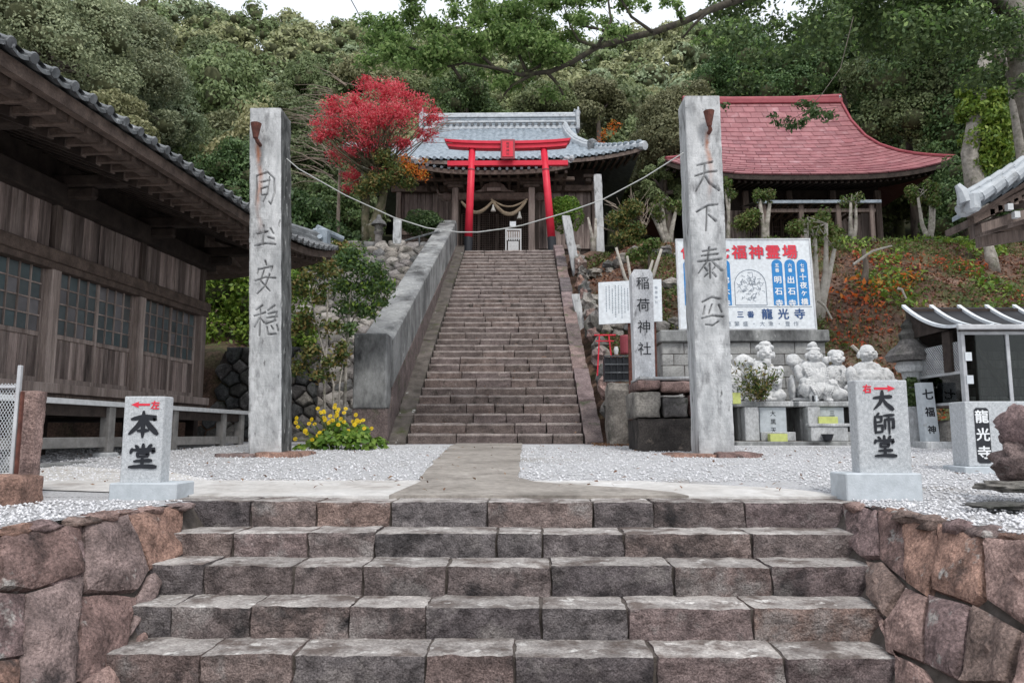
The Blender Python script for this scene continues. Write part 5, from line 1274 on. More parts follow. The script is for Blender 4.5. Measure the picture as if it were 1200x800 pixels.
# block wall carrying the sign
BW = thing('block_wall', 'grey concrete block wall with coping below the large signboard', 'wall', (4.3, 14.2, -.2))
xa, xb = P(776, 420, 14.1).x, P(968, 420, 14.1).x; zt = P(870, 387, 14.1).z; zc = P(870, 401, 14.1).z
k = 0; z = -.25; rh = (zc+.25)/9
rd = random.Random(5)
for r in range(9):
    x = xa-(r % 2)*.2
    while x < xb-.01:
        x0, x1 = max(x, xa), min(x+.42, xb)
        if x1-x0 > .05:
            b = MB(); b.block(x0+.004, x1-.004, 14.1+rd.uniform(-.004, .004), 14.3, -.25+r*rh+.004, -.25+(r+1)*rh-.004, 3, 1, 2, .003, .006, r+x); b.build('block', 'block', BW)
        x += .42
b = MB(); b.box(xa+.01, xb-.01, 14.12, 14.28, -.3, zc); b.build('mortar_bed', 'mortar', BW)
b = MB(); b.box(xa-.04, xb+.06, 14.02, 15.0, zc+.003, zt, .02); b.build('coping', 'conc', BW)
b = MB(); b.box(xb-.2, xb, 14.301, 15.2, -.3, zc-.002, .01); b.box(xa, xa+.2, 14.301, 15.2, -.3, zc-.002, .01); b.build('return_wall', 'block', BW)
# paper notice on posts
t = thing('notice_board', 'white notice board with columns of small writing behind the inscribed post', 'notice board', (2, 11.8, 1))
a, c = P(702, 380, 11.9), P(775, 327, 11.9)
b = MB(); b.hexa([(a.x, 11.9, a.z), (c.x, 11.9, a.z+.05), (c.x, 11.94, a.z+.05), (a.x, 11.94, a.z), (a.x, 11.9, c.z-.05), (c.x, 11.9, c.z), (c.x, 11.94, c.z), (a.x, 11.94, c.z-.05)]); b.build('panel', 'whitesign', t)
b = MB(); W2, H2 = c.x-a.x, c.z-a.z
put_text(b, '稲荷神社', (c.x-.09, 11.895, c.z-.14), (1, 0, 0), (0, 0, 1), .05, .08, bold=False)
for i in range(15):
    x = c.x-.2-i*.05
    if abs(x-P(755, 350, 11.9).x) < .02: continue
    z = c.z-.1-rd.uniform(0, .06); zend = a.z+rd.uniform(.1, .25)
    while z > zend: h_ = rd.uniform(.012, .02); b.add([(x-.007, 11.896, z-h_), (x+.007, 11.896, z-h_), (x+.007, 11.896, z), (x-.007, 11.896, z)], [(0, 1, 2, 3)]); z -= h_+.012
b.build('writing', 'greyink', t, kind='stuff')
for x in (a.x+.5, c.x-.12): b = MB(); b.box(x-.025, x+.025, 11.945, 11.99, terr(x, 12)-.1, c.z-.08); b.build('leg', 'rust', t)
# inscribed post on plinth
t = thing('inscribed_post', 'pale stone post carved with four characters standing on the rough black plinth', 'stone post', (1.9, 10.6, .6))
pb0, pb1, pt0, pt1 = P(744.5, 446, 10.6), P(768, 446, 10.6), P(740, 318, 10.6), P(765, 318, 10.6)
b = MB(); b.block(0, 1, 0, .27, 0, 1, 8, 3, 40, 0, .0, 2)
vv = []
for v in b.v:
    p = (pb0+(pb1-pb0)*v[0])*(1-v[2])+(pt0+(pt1-pt0)*v[0])*v[2]; e = fbm((p.x*8, v[1]*8, p.z*8), 1, 3)*.006
    ch = .02 if v[2] > .99 else 0
    vv.append((p.x+(ch if v[0] < .01 else -ch if v[0] > .99 else 0), 10.6+v[1]+e, p.z+(.03 if .1 < v[0] < .9 and v[2] > .99 else 0)))
b.v = vv; b.build('shaft', 'palepost', t)
b = MB(); exx = Vector((1, 0, 0)); eyy = (pt0-pb0).normalized()
for i, ch in enumerate('稲荷神社'):
    q = (pb0+pb1)/2+(((pt0+pt1)/2)-((pb0+pb1)/2))*(.89-.2*i); text_parts(t, 'ink', ch, q+Vector((0, -.012, 0)), exx, eyy, .2, 0, bold=False)
pa, pc = P(733, 0, 10.3).x, P(822, 0, 10.3).x
PL = thing('stone_plinth', 'plinth of black stone topped with rough red brown masonry under the inscribed post', 'plinth', ((pa+pc)/2, 10.6, -.2))
z0, z1, z2, z3 = -.27, P(770, 490, 10.2).z, P(770, 460, 10.2).z, P(770, 446, 10.3).z
b = MB(); b.block(pa+.02, pc, 10.15, 11.1, z0-.05, z1, 14, 8, 6, .02, .015, 3, fs=3); b.build('black_base', 'blackstone', PL)
for (x0_, x1_, za, zb_, mt) in ((pa-.02, pa+.36, z1+.004, z2+.02, 'darkrubble'), (pa+.37, pa+.72, z1+.004, z2-.05, 'darkrubble'), (pa+.73, pc, z1+.004, z2-.02, 'wallstone'), (pa+.03, pa+.34, z2+.024, z3, 'wallstone'), (pa+.36, pa+.8, z2+.0, z3-.01, 'wallstone'), (pa+.82, pc-.02, z2-.01, z3, 'wallstone')):
    b = MB(); b.block(x0_, x1_, 10.12, 11.1, za, zb_, 8, 6, 4, .035, .03, x0_*3+za, fs=4); b.build('stone', mt, PL, smooth=True)
b = MB(); b.block(pa+.08, pc+.1, 10.3, 11.2, z3, z3+.07, 8, 5, 2, .015, .02, 3); b.build('top_slab', 'pedestal', PL)
# little red offering rack behind the boulder, with black crate
t = thing('red_rack', 'small red rack with a red tin beside the leaf covered bank', 'rack', (1.7, 13, 0))
a = P(700, 440, 13.2); c = P(718, 393, 13.2)
b = MB()
for x in (a.x, c.x): b.tube([(x, 13.2, a.z), ((a.x+c.x)/2+(x-(a.x+c.x)/2)*.6, 13.3, c.z)], .014, 6)
b.tube([(a.x-.02, 13.2, c.z-.1), (c.x+.02, 13.2, c.z-.1)], .012, 6); b.tube([(a.x-.05, 13.15, c.z), (c.x+.05, 13.15, c.z)], .014, 6); b.build('frame', 'redink', t)
b = MB(); q = P(733, 402, 13.3); b.lathe([(.09, -.2), (.1, -.18), (.1, .12), (.09, .14)], q, 14); b.build('tin', 'redridge', t)
b = MB(); q = P(722, 410, 13.2); b.lathe([(.03, -.08), (.045, 0), (.03, .06)], q, 10); b.build('white_cup', 'statue', t)
t = thing('plastic_crate', 'black plastic crate with square openings beside the stairway boulder', 'crate', (1.8, 12.8, 0))
a = P(709, 446, 12.8); c = P(738, 417, 12.8); b = MB()
b.box(a.x, c.x, 12.82, 13.1, a.z, c.z-.02)
for i in range(5): x = a.x+(c.x-a.x)*i/4; b.box(x-.012, x+.012, 12.79, 12.83, a.z, c.z)
for i in range(4): z = a.z+(c.z-a.z)*i/3; b.box(a.x, c.x, 12.785, 12.82, z-.012, z+.012, mi=1)
b.build('crate_body', ['blackpaint', 'tiledark'], t)
# ================================================================== SMALL GRANITE GUIDE STONES
def guide_stone(name, label, pbl, pbr, ptl, ptr, base, Y, yaw):
    t = thing(name, label, 'guide stone', (0, 0, 0)); a, c = P(*pbl, Y), P(*pbr, Y); d, e = P(*ptl, Y), P(*ptr, Y)
    cx_ = (a.x+c.x)/2; zb = (a.z+c.z)/2; w = (c.x-a.x+e.x-d.x)/2; h = (d.z+e.z)/2-zb; t.location = (cx_, Y, zb)
    Rm = Matrix.Rotation(yaw, 4, 'Z'); M4 = Matrix.Translation((cx_, Y, zb)) @ Rm
    fw = w*.66 if abs(yaw) > .2 else w; return t, M4, w, h
def G_stone(label, Y, x0, x1, dep, zb, zt, yaw, bx0, bx1, bz, btop, bd):
    cx_ = (x0+x1)/2; t = thing('guide_stone', label, 'guide stone', (cx_, Y, bz)); w = (x1-x0)
    M4 = Matrix.Translation((cx_, Y, 0)) @ Matrix.Rotation(yaw, 4, 'Z')
    b = MB(M4); b.box(-w/2, w/2, 0, dep, zb, zt, .006); b.build('slab', 'granite', t)
    bc = (bx0+bx1)/2-cx_; b = MB(M4); b.box(bc-(bx1-bx0)/2, bc+(bx1-bx0)/2, -bd, dep+bd, bz, btop, .008); b.build('base', 'granite2', t)
    return t, M4, w
def local(M4, v): return M4 @ Vector(v)
# left: front face px 147-189 with right side face visible
t, M4, w = G_stone('grey granite guide stone with red left arrow and two black characters', 5.2, P(143, 515, 5.2).x, P(190, 515, 5.2).x, .14, -.34, .262, R(0), P(124, 580, 5.1).x, P(204, 580, 5.1).x, -.46, -.335, .07)
o_ = local(M4, (-w/2, 0, 0)); EX, EY = Vector((1, 0, 0)), Vector((0, 0, 1))
b = MB(); 
def boxpx(ch, x0, x1, y0, y1, Y, bm, wf=1.0):
    a, c = P(x0, y0, Y), P(x1, y1, Y); brush(bm, ch, (a.x, a.y-.002, a.z), EX, EY, c.x-a.x, a.z-c.z, wf=wf)
boxpx('本', 151, 185, 482, 513, 5.2, b, 1.8); boxpx('堂', 151, 184, 520, 548, 5.2, b, 1.7); b.build('black_writing', 'ink', t)
def arrow(bm, xt, xs, yc, Y, hh=.028):
    a, c = P(xt, yc, Y), P(xs, yc, Y); s = 1 if c.x > a.x else -1; Y2 = Y-.003
    pts = [(a.x, a.z), (a.x+s*.055, a.z+hh), (a.x+s*.05, a.z+hh*.35), (c.x, a.z+hh*.35), (c.x, a.z-hh*.35), (a.x+s*.05, a.z-hh*.35), (a.x+s*.055, a.z-hh)]
    if s > 0: pts = pts[::-1]
    n = len(pts); bm.add([(p[0], Y2, p[1]) for p in pts]+[(p[0], Y2+.002, p[1]) for p in pts], [tuple(range(n))[::-1]]+[(i, (i+1) % n, n+(i+1) % n, n+i) for i in range(n)])
b = MB(); arrow(b, 154, 176, 474, 5.2, .022); put_text(b, '左', P(182, 474.5, 5.2)+Vector((0, -.003, 0)), EX, EY, .062, 0); put_text(b, '左', P(182.4, 474.2, 5.2)+Vector((0, -.0035, 0)), EX, EY, .062, 0); b.build('red_writing', 'redink', t)
t, M4, w = G_stone('grey granite guide stone with red right arrow and three black characters', 5.2, P(1005, 500, 5.2).x, P(1066, 500, 5.2).x, .13, -.27, .37, R(0), P(994, 565, 5.1).x, P(1084, 565, 5.1).x, -.455, -.265, .07)
b = MB(); boxpx('大', 1021, 1047, 458, 481, 5.2, b, 1.8); boxpx('師', 1021, 1049, 484, 508, 5.2, b, 1.55); boxpx('堂', 1022, 1051, 510, 535, 5.2, b, 1.7); b.build('black_writing', 'ink', t)
b = MB(); arrow(b, 1049, 1024, 455, 5.2, .022); put_text(b, '右', P(1015.5, 455.5, 5.2)+Vector((0, -.003, 0)), EX, EY, .062, 0); put_text(b, '右', P(1015.9, 455.2, 5.2)+Vector((0, -.0035, 0)), EX, EY, .062, 0); b.build('red_writing', 'redink', t)
t, M4, w = G_stone('wide granite stone with white characters on a black tablet', 7.0, P(1134, 500, 7).x, P(1215, 500, 7).x, .3, -.3, .3, R(-4), P(1129, 555, 7).x, P(1225, 555, 7).x, -.42, -.3, .06)
b = MB(M4); x0_ = -w/2+.075; 
b.prism([(x0_, -.27+.02), (x0_+.02, -.27), (x0_+.11, -.27), (x0_+.13, -.25), (x0_+.13, .22), (x0_+.11, .24), (x0_+.02, .24), (x0_, .22)], (0, 0, 0), (1, 0, 0), (0, 0, 1), (0, -1, 0), .004); b.build('black_tablet', 'blackpaint', t)
b = MB(M4)
text_parts(t, 'whiteink', '龍光寺', (x0_+.065, -.006, .16), EX, EY, .125, .165, xf=M4)

# basin rocks at the right edge
for i, (px, py, Y, r, lab) in enumerate((((1196), 500, 5.0, (.13, .16, .14), 'rounded red and white mottled rock on top of the stack at right edge'), (1203, 542, 5.0, (.2, .2, .13), 'large flat bottomed brown rock below the mottled rock at right edge'),
        (1190, 570, 4.9, (.22, .2, .035), 'flat dark stone lying in gravel under the rock stack'), (1180, 592, 4.4, (.22, .12, .02), 'flat dark stone sunk in gravel nearest the right wall'))):
    p = P(px, py, Y); b = MB(); b.ball(p, r, 22, 14, jit=.45, seed=i*3+1); t = b.build('rock', 'wallstone' if i < 2 else 'darkrubble', smooth=True); t['label'] = lab; t['category'] = 'rock'
for i, (px, py, w_) in enumerate(((150, 582, .12), (122, 590, .1))):
    pass

# ================================================================== LEFT EDGE: gate post and mesh fence
p0, p1 = P(20, 560, 5.3), P(46, 560, 5.3)
b = MB(); b.block(p0.x, p1.x-.01, 5.2, 5.34, -.44, P(30, 458, 5.3).z, 5, 4, 30, .012, .01, 3, fs=6); t = b.build('gate_post', 'wallstone', smooth=True); t['label'] = 'rough brown lichened post at the left edge beside the mesh gate'; t['category'] = 'post'
b = MB(); b.block(P(-30, 0, 4.7).x, P(25, 575, 4.7).x, 4.65, 4.95, -.5, P(10, 557, 4.7).z, 8, 6, 6, .02, .02, 9, fs=6); t = b.build('gate_stone', 'wallstone', smooth=True); t['label'] = 'dark rough stone block under the mesh gate at the left edge'; t['category'] = 'stone block'
t = thing('mesh_gate', 'white expanded metal mesh gate at the left edge of the picture', 'gate', (P(0, 500, 5).x, 5, -.3))
zt_, zb_ = P(10, 455, 5).z, P(10, 556, 5).z; xa, xb = P(-60, 500, 5).x, P(17, 500, 5).x
b = MB(); dx, dz = .022, .036; z = zb_
while z < zt_:
    x = xa; 
    while x < xb-.01:
        for s1 in (-1, 1):
            a_, c_ = Vector((x, 5, z+(dz/2 if s1 > 0 else 0)+dz/2*(0 if s1 > 0 else 1))), Vector((x+dx, 5, z+(dz if s1 > 0 else 0)))
            a_ = Vector((x, 5, z+dz/2)); c_ = Vector((x+dx/2*1, 5, z+(dz if s1 > 0 else 0))); e_ = Vector((x+dx, 5, z+dz/2)); hw = Vector((0, 0, .0028))
            b.add([a_-hw, c_-hw, c_+hw, a_+hw], [(0, 1, 2, 3)]); b.add([c_-hw, e_-hw, e_+hw, c_+hw], [(0, 1, 2, 3)])
        x += dx
    z += dz
b.build('mesh_infill', 'whitesign', t, kind='stuff')
b = MB(); b.box(xb-.005, xb+.02, 4.985, 5.015, zb_-.02, P(20, 428, 5).z, .004); b.build('frame_stile', 'alu', t)
b = MB(); b.box(xb+.028, xb+.045, 4.985, 5.015, zb_-.02, zt_-.02, .004); b.build('hinge_strip', 'rust', t)
b = MB(); b.box(xa, xb-.006, 4.985, 5.015, zt_-.0, zt_+.02, .004); b.box(xa, xb-.006, 4.985, 5.015, zb_-.03, zb_-.005, .004); b.build('frame_rail', 'alu', t)

# ================================================================== STATUES ON PEDESTALS
TT = thing('statue_terrace', 'low concrete kerb and ledge carrying the row of statues', 'kerb', (5, 12.8, -.2))
b = MB(); x0_, x1_ = P(862, 522, 12.2).x, P(1050, 522, 12.2).x; b.box(x0_, x1_, 12.15, 12.35, -.3, P(950, 517, 12.2).z, .015); b.build('kerb', 'conc', TT)
b = MB(); b.box(x0_, x1_+.4, 12.355, 14.0, -.3, -.12, .01); b.build('ledge', 'pave', TT)
def tabletop(x0, x1, zt, label, letters=None, lx=None):
    t = thing('pedestal', label, 'pedestal', ((x0+x1)/2, 12.9, -.12)); 
    b = MB(); b.box(x0, x1, 12.5, 13.5, zt-.09, zt, .012); b.build('top_slab', 'pedestal', t)
    b = MB(); b.box(x0+.07, x1-.07, 12.65, 13.4, -.118, zt-.093, .01, ); b.build('body', 'conc', t)
    b = MB(); m = (x1-x0); b.box(x0+m*.42, x1-m*.12, 12.55, 12.648, .02, zt-.095, .006); b.build('name_plate', 'granite2', t)
    b = MB(); b.box(x0+m*.12, x0+m*.36, 12.4, 12.64, -.118, zt-.1, .01); b.build('side_block', 'pedestal', t)
    b = MB(); b.box(x0+m*.38, x1-.03, 12.38, 12.546, -.118, .03, .01); b.build('incense_step', 'pedestal', t)
    if letters:
        b = MB(); put_text(b, letters, (x0+m*.65, 12.545, zt-.2), EX, EY, .1, .14, bold=False); b.build('writing', 'ink', t)
zt1 = P(900, 470, 12.5).z
XA = [P(862, 470, 12.5).x, P(930, 470, 12.5).x, P(936, 470, 12.5).x, P(997, 470, 12.5).x, P(1003, 470, 12.5).x, P(1062, 470, 12.5).x]
tabletop(XA[0], XA[1], zt1, 'left pedestal with vertical writing under the leafy plant and bearded statue', '大黒天')
tabletop(XA[2], XA[3], zt1, 'middle pedestal under the seated robed statue', '三')
tabletop(XA[4], XA[5], zt1, 'right pedestal mostly hidden behind the three character guide stone', '布袋')
tabletop(P(815, 470, 12.5).x, XA[0]-.08, zt1, 'pedestal half hidden behind the right stone pillar')
def statue(label, items, c, lean=0, parts=()):
    """union of rounded masses fused into one carved body"""
    b = MB()
    for (x, y, z, rx, ry, rz_, *rot) in items:
        x *= 1.28; rx *= 1.24; z *= 1.15; rz_ *= 1.15
        rm = Matrix.Rotation(R(rot[0]), 3, 'Y') if rot else None
        b.ball((c[0]+x, c[1]+y, c[2]+z), (rx, ry, rz_), 16, 10, rot=rm)
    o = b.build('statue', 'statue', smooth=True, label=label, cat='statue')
    md = o.modifiers.new('fuse', 'REMESH'); md.mode = 'VOXEL'; md.voxel_size = .011; md.use_smooth_shade = True
    tx = bpy.data.textures.new('chisel', 'CLOUDS'); tx.noise_scale = .045; dm = o.modifiers.new('chisel', 'DISPLACE'); dm.texture = tx; dm.strength = .012; dm.texture_coords = 'GLOBAL'
    tw = bpy.data.textures.new('folds', 'WOOD'); tw.wood_type = 'BANDNOISE'; tw.noise_scale = .12; tw.turbulence = 6; dw = o.modifiers.new('folds', 'DISPLACE'); dw.texture = tw; dw.strength = .014; dw.texture_coords = 'GLOBAL'
    return o
def face(z, r=1.0, y=-.0, x=0):
    return [(x, y, z, .095*r, .1*r, .115*r), (x, y-.095*r, z-.005, .016*r, .03*r, .025*r), (x-.035*r, y-.085*r, z+.03, .025*r, .02*r, .009*r), (x+.035*r, y-.085*r, z+.03, .025*r, .02*r, .009*r),
            (x, y-.085*r, z-.055, .035*r, .02*r, .009*r), (x-.1*r, y+.01, z-.01, .02*r, .03*r, .05*r), (x+.1*r, y+.01, z-.01, .02*r, .03*r, .05*r), (x-.045*r, y-.07*r, z-.02, .035*r, .03*r, .03*r), (x+.045*r, y-.07*r, z-.02, .035*r, .03*r, .03*r)]
def hand(x, y, z, s=1):
    return [(x, y, z, .045, .03, .04)]+[(x+(i-1.5)*.02, y-.025, z-.02-.004*i, .009, .02, .028) for i in range(4)]+[(x+.05*s, y-.01, z+.01, .012, .015, .03, 30*s)]
def folds(z0, z1, n, w, y, x=0, tilt=0):
    # hanging cloth folds: slanting ridges fanning from the shoulders
    out = []
    for i in range(n):
        for sd in (-1, 1):
            a = (i+.5)/n
            for k in range(7):
                t = k/6; out.append((x+sd*w*(.12+.42*a)*(1-.75*t*(1-a*.5)), y-.03*math.sin(t*3), z1-(z1-z0)*(t*(.55+.45*a)), .014, .022, (z1-z0)/13))
    return out
# seated robed figure
SC = 1.0
c = (P(957, 470, 12.9).x, 12.95, zt1)
items = [(0, .05, .3, .2, .16, .28), (-.02, 0, .5, .2, .13, .14), (-.14, -.14, .2, .13, .16, .14), (.15, -.14, .17, .15, .18, .13), (-.1, -.26, .08, .06, .08, .12), (.08, -.26, .08, .06, .08, .12), (-.1, -.32, .02, .05, .09, .03), (.08, -.32, .02, .05, .09, .03),
         (-.2, -.02, .42, .07, .08, .15, -15), (.2, -.02, .4, .07, .08, .15, 15), (-.19, -.14, .3, .06, .1, .06), (.19, -.16, .28, .06, .1, .06), (0, .18, .12, .3, .15, .14), (-.28, .1, .2, .05, .12, .22), (.28, .1, .17, .05, .12, .18),
         (-.24, .12, .64, .11, .1, .1), (-.17, .14, .56, .12, .1, .12), (0, 0, .8, .1, .1, .03), (0, .01, .86, .07, .08, .06), (0, -.03, .59, .05, .05, .05), (.2, -.2, .12, .18, .14, .1), (0, 0, .04, .32, .2, .05)]
items += [(0, -.1, .16, .24, .2, .15), (0, -.08, .32, .19, .13, .2), (-.1, .0, .42, .12, .12, .12), (.1, .0, .42, .12, .12, .12)]
items += face(.7, 1.0, -.03)+hand(-.16, -.24, .3)+hand(.17, -.25, .29, -1)+folds(.28, .5, 5, .34, -.14)+folds(.06, .22, 4, .3, -.32)
statue('white seated robed statue with round hat and sack, middle of the row', items, c)
# small standing figure behind
c = (P(984, 470, 13.3).x, 13.35, zt1)
items = [(0, 0, .3, .14, .12, .3), (0, 0, .52, .15, .1, .1), (-.13, -.03, .4, .05, .07, .14), (.13, -.03, .4, .05, .07, .14), (0, 0, .1, .17, .14, .12), (0, .03, .77, .12, .1, .07), (0, 0, .25, .17, .13, .25), (-.13, .04, .66, .05, .07, .08), (0, 0, .6, .04, .04, .06)]+face(.69, .95, -.03)+hand(-.06, -.13, .38)+hand(.08, -.13, .36, -1)+folds(.2, .5, 6, .24, -.11)
statue('smaller white statue with hood standing between the two seated statues', items, c)
# Hotei, big belly
c = (P(1020, 470, 12.95).x, 12.98, zt1)
items = [(0, .05, .24, .27, .2, .22), (0, -.06, .33, .2, .17, .17), (0, .03, .5, .2, .14, .13), (-.22, -.02, .38, .09, .11, .17, -12), (.22, -.02, .36, .09, .11, .17, 12), (-.2, -.16, .22, .09, .12, .07), (.2, -.16, .2, .09, .12, .07), (-.2, -.16, .08, .16, .18, .09), (.2, -.16, .08, .16, .18, .09),
         (0, .06, .04, .36, .24, .05), (.33, .1, .18, .17, .17, .19), (0, .0, .83, .08, .09, .04), (0, -.02, .585, .08, .08, .05), (.2, .08, .34, .2, .15, .2, 25), (0, 0, .42, .26, .13, .16), (0, -.05, .2, .36, .18, .14), (-.08, -.1, .44, .07, .05, .05), (.08, -.1, .44, .07, .05, .05)]+face(.73, 1.15, -.02)+hand(-.13, -.26, .2)+hand(.13, -.26, .19, -1)+folds(.1, .2, 3, .46, -.27)
statue('white big bellied seated statue at the right end of the row', items, c)
# bearded figure with sack behind the plant
c = (P(897, 470, 12.95).x, 12.98, zt1)
items = [(0, 0, .22, .22, .18, .24), (-.02, 0, .48, .19, .14, .16), (-.24, .1, .6, .15, .13, .14), (-.2, .12, .5, .15, .12, .16), (.19, -.04, .4, .07, .08, .16, 12), (-.2, -.03, .42, .07, .08, .16, -12), (.13, -.16, .3, .06, .1, .06), (0, 0, .05, .28, .22, .07), (.1, -.05, .1, .18, .16, .12), (0, -.04, .3, .24, .15, .26), (-.12, .06, .45, .2, .14, .2, -30),
         (.03, .02, .83, .13, .11, .06), (.03, 0, .88, .08, .08, .05), (.03, -.1, .61, .06, .05, .08), (.03, -.02, .6, .06, .06, .06)]+face(.73, 1.05, -.04, .03)+hand(.1, -.23, .3)+hand(-.2, -.1, .62)+folds(.14, .5, 7, .34, -.17)
statue('white statue with beard and sack on shoulder behind the leafy plant', items, c)
c = (P(849, 470, 13.0).x, 13.0, zt1)
items = [(0, 0, .25, .2, .16, .27), (0, 0, .48, .18, .13, .14), (.18, 0, .35, .07, .09, .2), (-.18, 0, .35, .07, .09, .2), (0, 0, .05, .24, .2, .06), (0, 0, .8, .08, .08, .07), (0, 0, .59, .05, .05, .06)]+face(.69, 1.0, -.03)+hand(.05, -.16, .3)+folds(.1, .45, 6, .3, -.15)
statue('white statue mostly hidden behind the right stone pillar', items, c)
# yellow boxes, incense bowl
for (x0p, x1p, y0p, y1p, Y, lab) in ((903, 923, 508, 519, 12.2, 'pale yellow green offering box on the kerb by the left pedestal'), (960, 982, 488, 500, 12.36, 'pale yellow green offering box on the middle incense table'), (859, 868, 460, 473, 12.3, 'yellow green card standing beside the right stone pillar')):
    a, c = P(x0p, y1p, Y), P(x1p, y0p, Y); t = thing('offering_box', lab, 'box', (a.x, Y, a.z)); b = MB(); b.box(a.x, c.x, Y, Y+.14, a.z, c.z, .006); b.build('body', 'yellowbox', t)
    b = MB(); b.box(a.x+.03, c.x-.03, Y+.04, Y+.07, c.z, c.z+.006); b.build('slot', 'blackpaint', t)
t = thing('incense_table', 'small grey stone incense table with dark bowl before the middle pedestal', 'stone table', (5.1, 12.3, 0))
a, c = P(946, 505, 12.3), P(993, 496, 12.3); b = MB(); b.box(a.x, c.x, 12.2, 12.37, c.z-.05, c.z, .008); b.build('slab', 'pedestal', t)
b = MB(); b.box(a.x+.03, c.x-.03, 12.22, 12.36, -.12, c.z-.053, .008); b.build('block', 'pedestal', t)
b = MB(); q = P(970, 512, 12.15); b.lathe([(.03, -.06), (.06, -.05), (.09, .03), (.1, .05), (.08, .04)], q, 14); b.build('bowl', 'blackpaint', t)
t = thing('drink_can', 'tiny white and dark can at the feet of the middle statue', 'can', (5, 12.5, zt1)); 
for dx in (0, .05):
    b = MB(); q = P(953, 467, 12.52)+Vector((dx, 0, 0)); b.lathe([(.017, -.05), (.02, -.04), (.02, .04), (.017, .05)], q, 10); b.build('can', 'whitesign' if dx else 'blackpaint', t)

# ================================================================== STONE LANTERN, WHITE POST, FLOWER STAND
t = thing('stone_lantern', 'weathered mossy stone lantern left of the glass display case', 'stone lantern', (6.0, 11.8, 0))
q = P(1071, 478, 11.8); zc = q.z
L_ = [('base', 'pedestal', [(.2, -.75), (.2, -.6), (.15, -.52)]), ('shaft', 'pedestal', [(.12, -.52), (.11, -.2), (.1, .1), (.13, .4), (.14, .42)]), ('roof', 'darkrubble', [(.3, .52), (.33, .56), (.3, .6), (.17, .7), (.12, .74)])]
def zl(py): return P(1071, py, 11.8).z
prof1 = [(.13, zl(510)), (.12, zl(470)), (.13, zl(445)), (.15, zl(436))]
b = MB(); b.lathe([(r, z) for r, z in prof1], (q.x, 11.8, 0), 16); b.build('shaft', 'pedestal', t)
b = MB(); b.lathe([(.2, zl(436)+.002), (.24, zl(430)), (.2, zl(424))], (q.x, 11.8, 0), 12); b.build('collar', 'pedestal', t)
b = MB(); b.lathe([(.34, zl(423)), (.37, zl(417)), (.3, zl(410)), (.18, zl(403)), (.14, zl(398))], (q.x, 11.8, 0), 8, sq=0); b.build('roof', 'darkrubble', t)
b = MB(); b.lathe([(.14, zl(398)+.002), (.16, zl(392)), (.1, zl(386)), (.12, zl(382)), (.04, zl(374))], (q.x, 11.8, 0), 10); b.build('finial', 'darkrubble', t)
t = thing('white_post', 'white stone post with black writing leaning beside the lantern', 'stone post', (6.1, 11.2, 0))
pb0, pb1, pt0, pt1 = P(1085, 517, 11.2), P(1102, 517, 11.2), P(1078, 448, 11.2), P(1093, 448, 11.2)
b = MB(); d_ = Vector((0, .16, 0)); b.hexa([pb0, pb1, pb1+d_, pb0+d_, pt0, pt1, pt1+d_, pt0+d_]); b.build('shaft', 'granite2', t)
b = MB(); ax_ = (pt0-pb0).normalized()
for i, ch in enumerate('七福神'):
    q = (pb0+pb1)/2+((pt0+pt1)/2-(pb0+pb1)/2)*(.8-.3*i); put_text(b, ch, q+Vector((0, -.004, 0)), EX, ax_, .17-.02*i, 0, bold=True)
b.build('writing', 'ink', t)
b = MB(); b.box(pb0.x-.1, pb1.x+.25, 11.0, 11.5, -.25, pb0.z, .01); b.build('base', 'pedestal', t)
t = thing('flower_stand', 'white block stand holding a green plant beside the lantern', 'stand', (5.8, 11.6, 0))
a, c = P(1061, 516, 11.5), P(1081, 476, 11.5); b = MB(); b.box(a.x, c.x, 11.5, 11.75, a.z-.05, c.z, .01); b.build('block', 'pedestal', t)

# ================================================================== GLASS DISPLAY CASE
DC = thing('display_case', 'aluminium glass display case with curved black roof and pale ribs', 'display case', (6.2, 10.5, 0))
YF, YB = 10.5, 11.75
def Z(py, Y): return P(1130, py, Y).z
xl = P(1129, 430, YF).x; XR = xl+3.2; z0, z1 = Z(470, YF), Z(392, YF); 
def fr(b, x0, x1, z0_, z1_, y=YF, d=.045): b.box(x0, x1, y, y+d, z0_, z1_, .004)
for x in (xl, xl+.62, xl+1.24, xl+1.86, xl+2.48): b = MB(); fr(b, x, x+.05, z0, z1); b.build('frame_upright', 'alu', DC)
for (za, zb_) in ((z0-.05, z0), (z1, z1+.05)): b = MB(); fr(b, xl-.0, XR, za, zb_); b.build('frame_rail', 'alu', DC)
for i in range(5):
    b = MB(); b.box(xl+.05+i*.62, xl+.62+i*.62, YF+.02, YF+.028, z0+.002, z1-.002); b.build('glass_pane', 'darkglass', DC)
b = MB(); b.box(xl, XR, YF+.01, YF+.06, z1+.052, z1+.15); b.build('header_panel', 'wood', DC)
for i in range(6): b = MB(); b.box(xl+.05, XR, YB-.06, YB-.02, z0+i*.14, z0+i*.14+.128); b.build('back_board', 'board', DC)
for (a_, c_) in (((xl+.75, z0), (xl+.78, z1)), ((xl+.78, z1-.1), (xl+1.3, z0))):
    b = MB(); b.tube([(a_[0], YB-.3, a_[1]), (c_[0], YB-.3, c_[1])], .04, 6); b.build('inner_brace', 'wood', DC)
b = MB(); b.box(xl+.02, XR, YF+.1, YB, z0-.06, z0-.01); b.build('floor_panel', 'wood', DC)
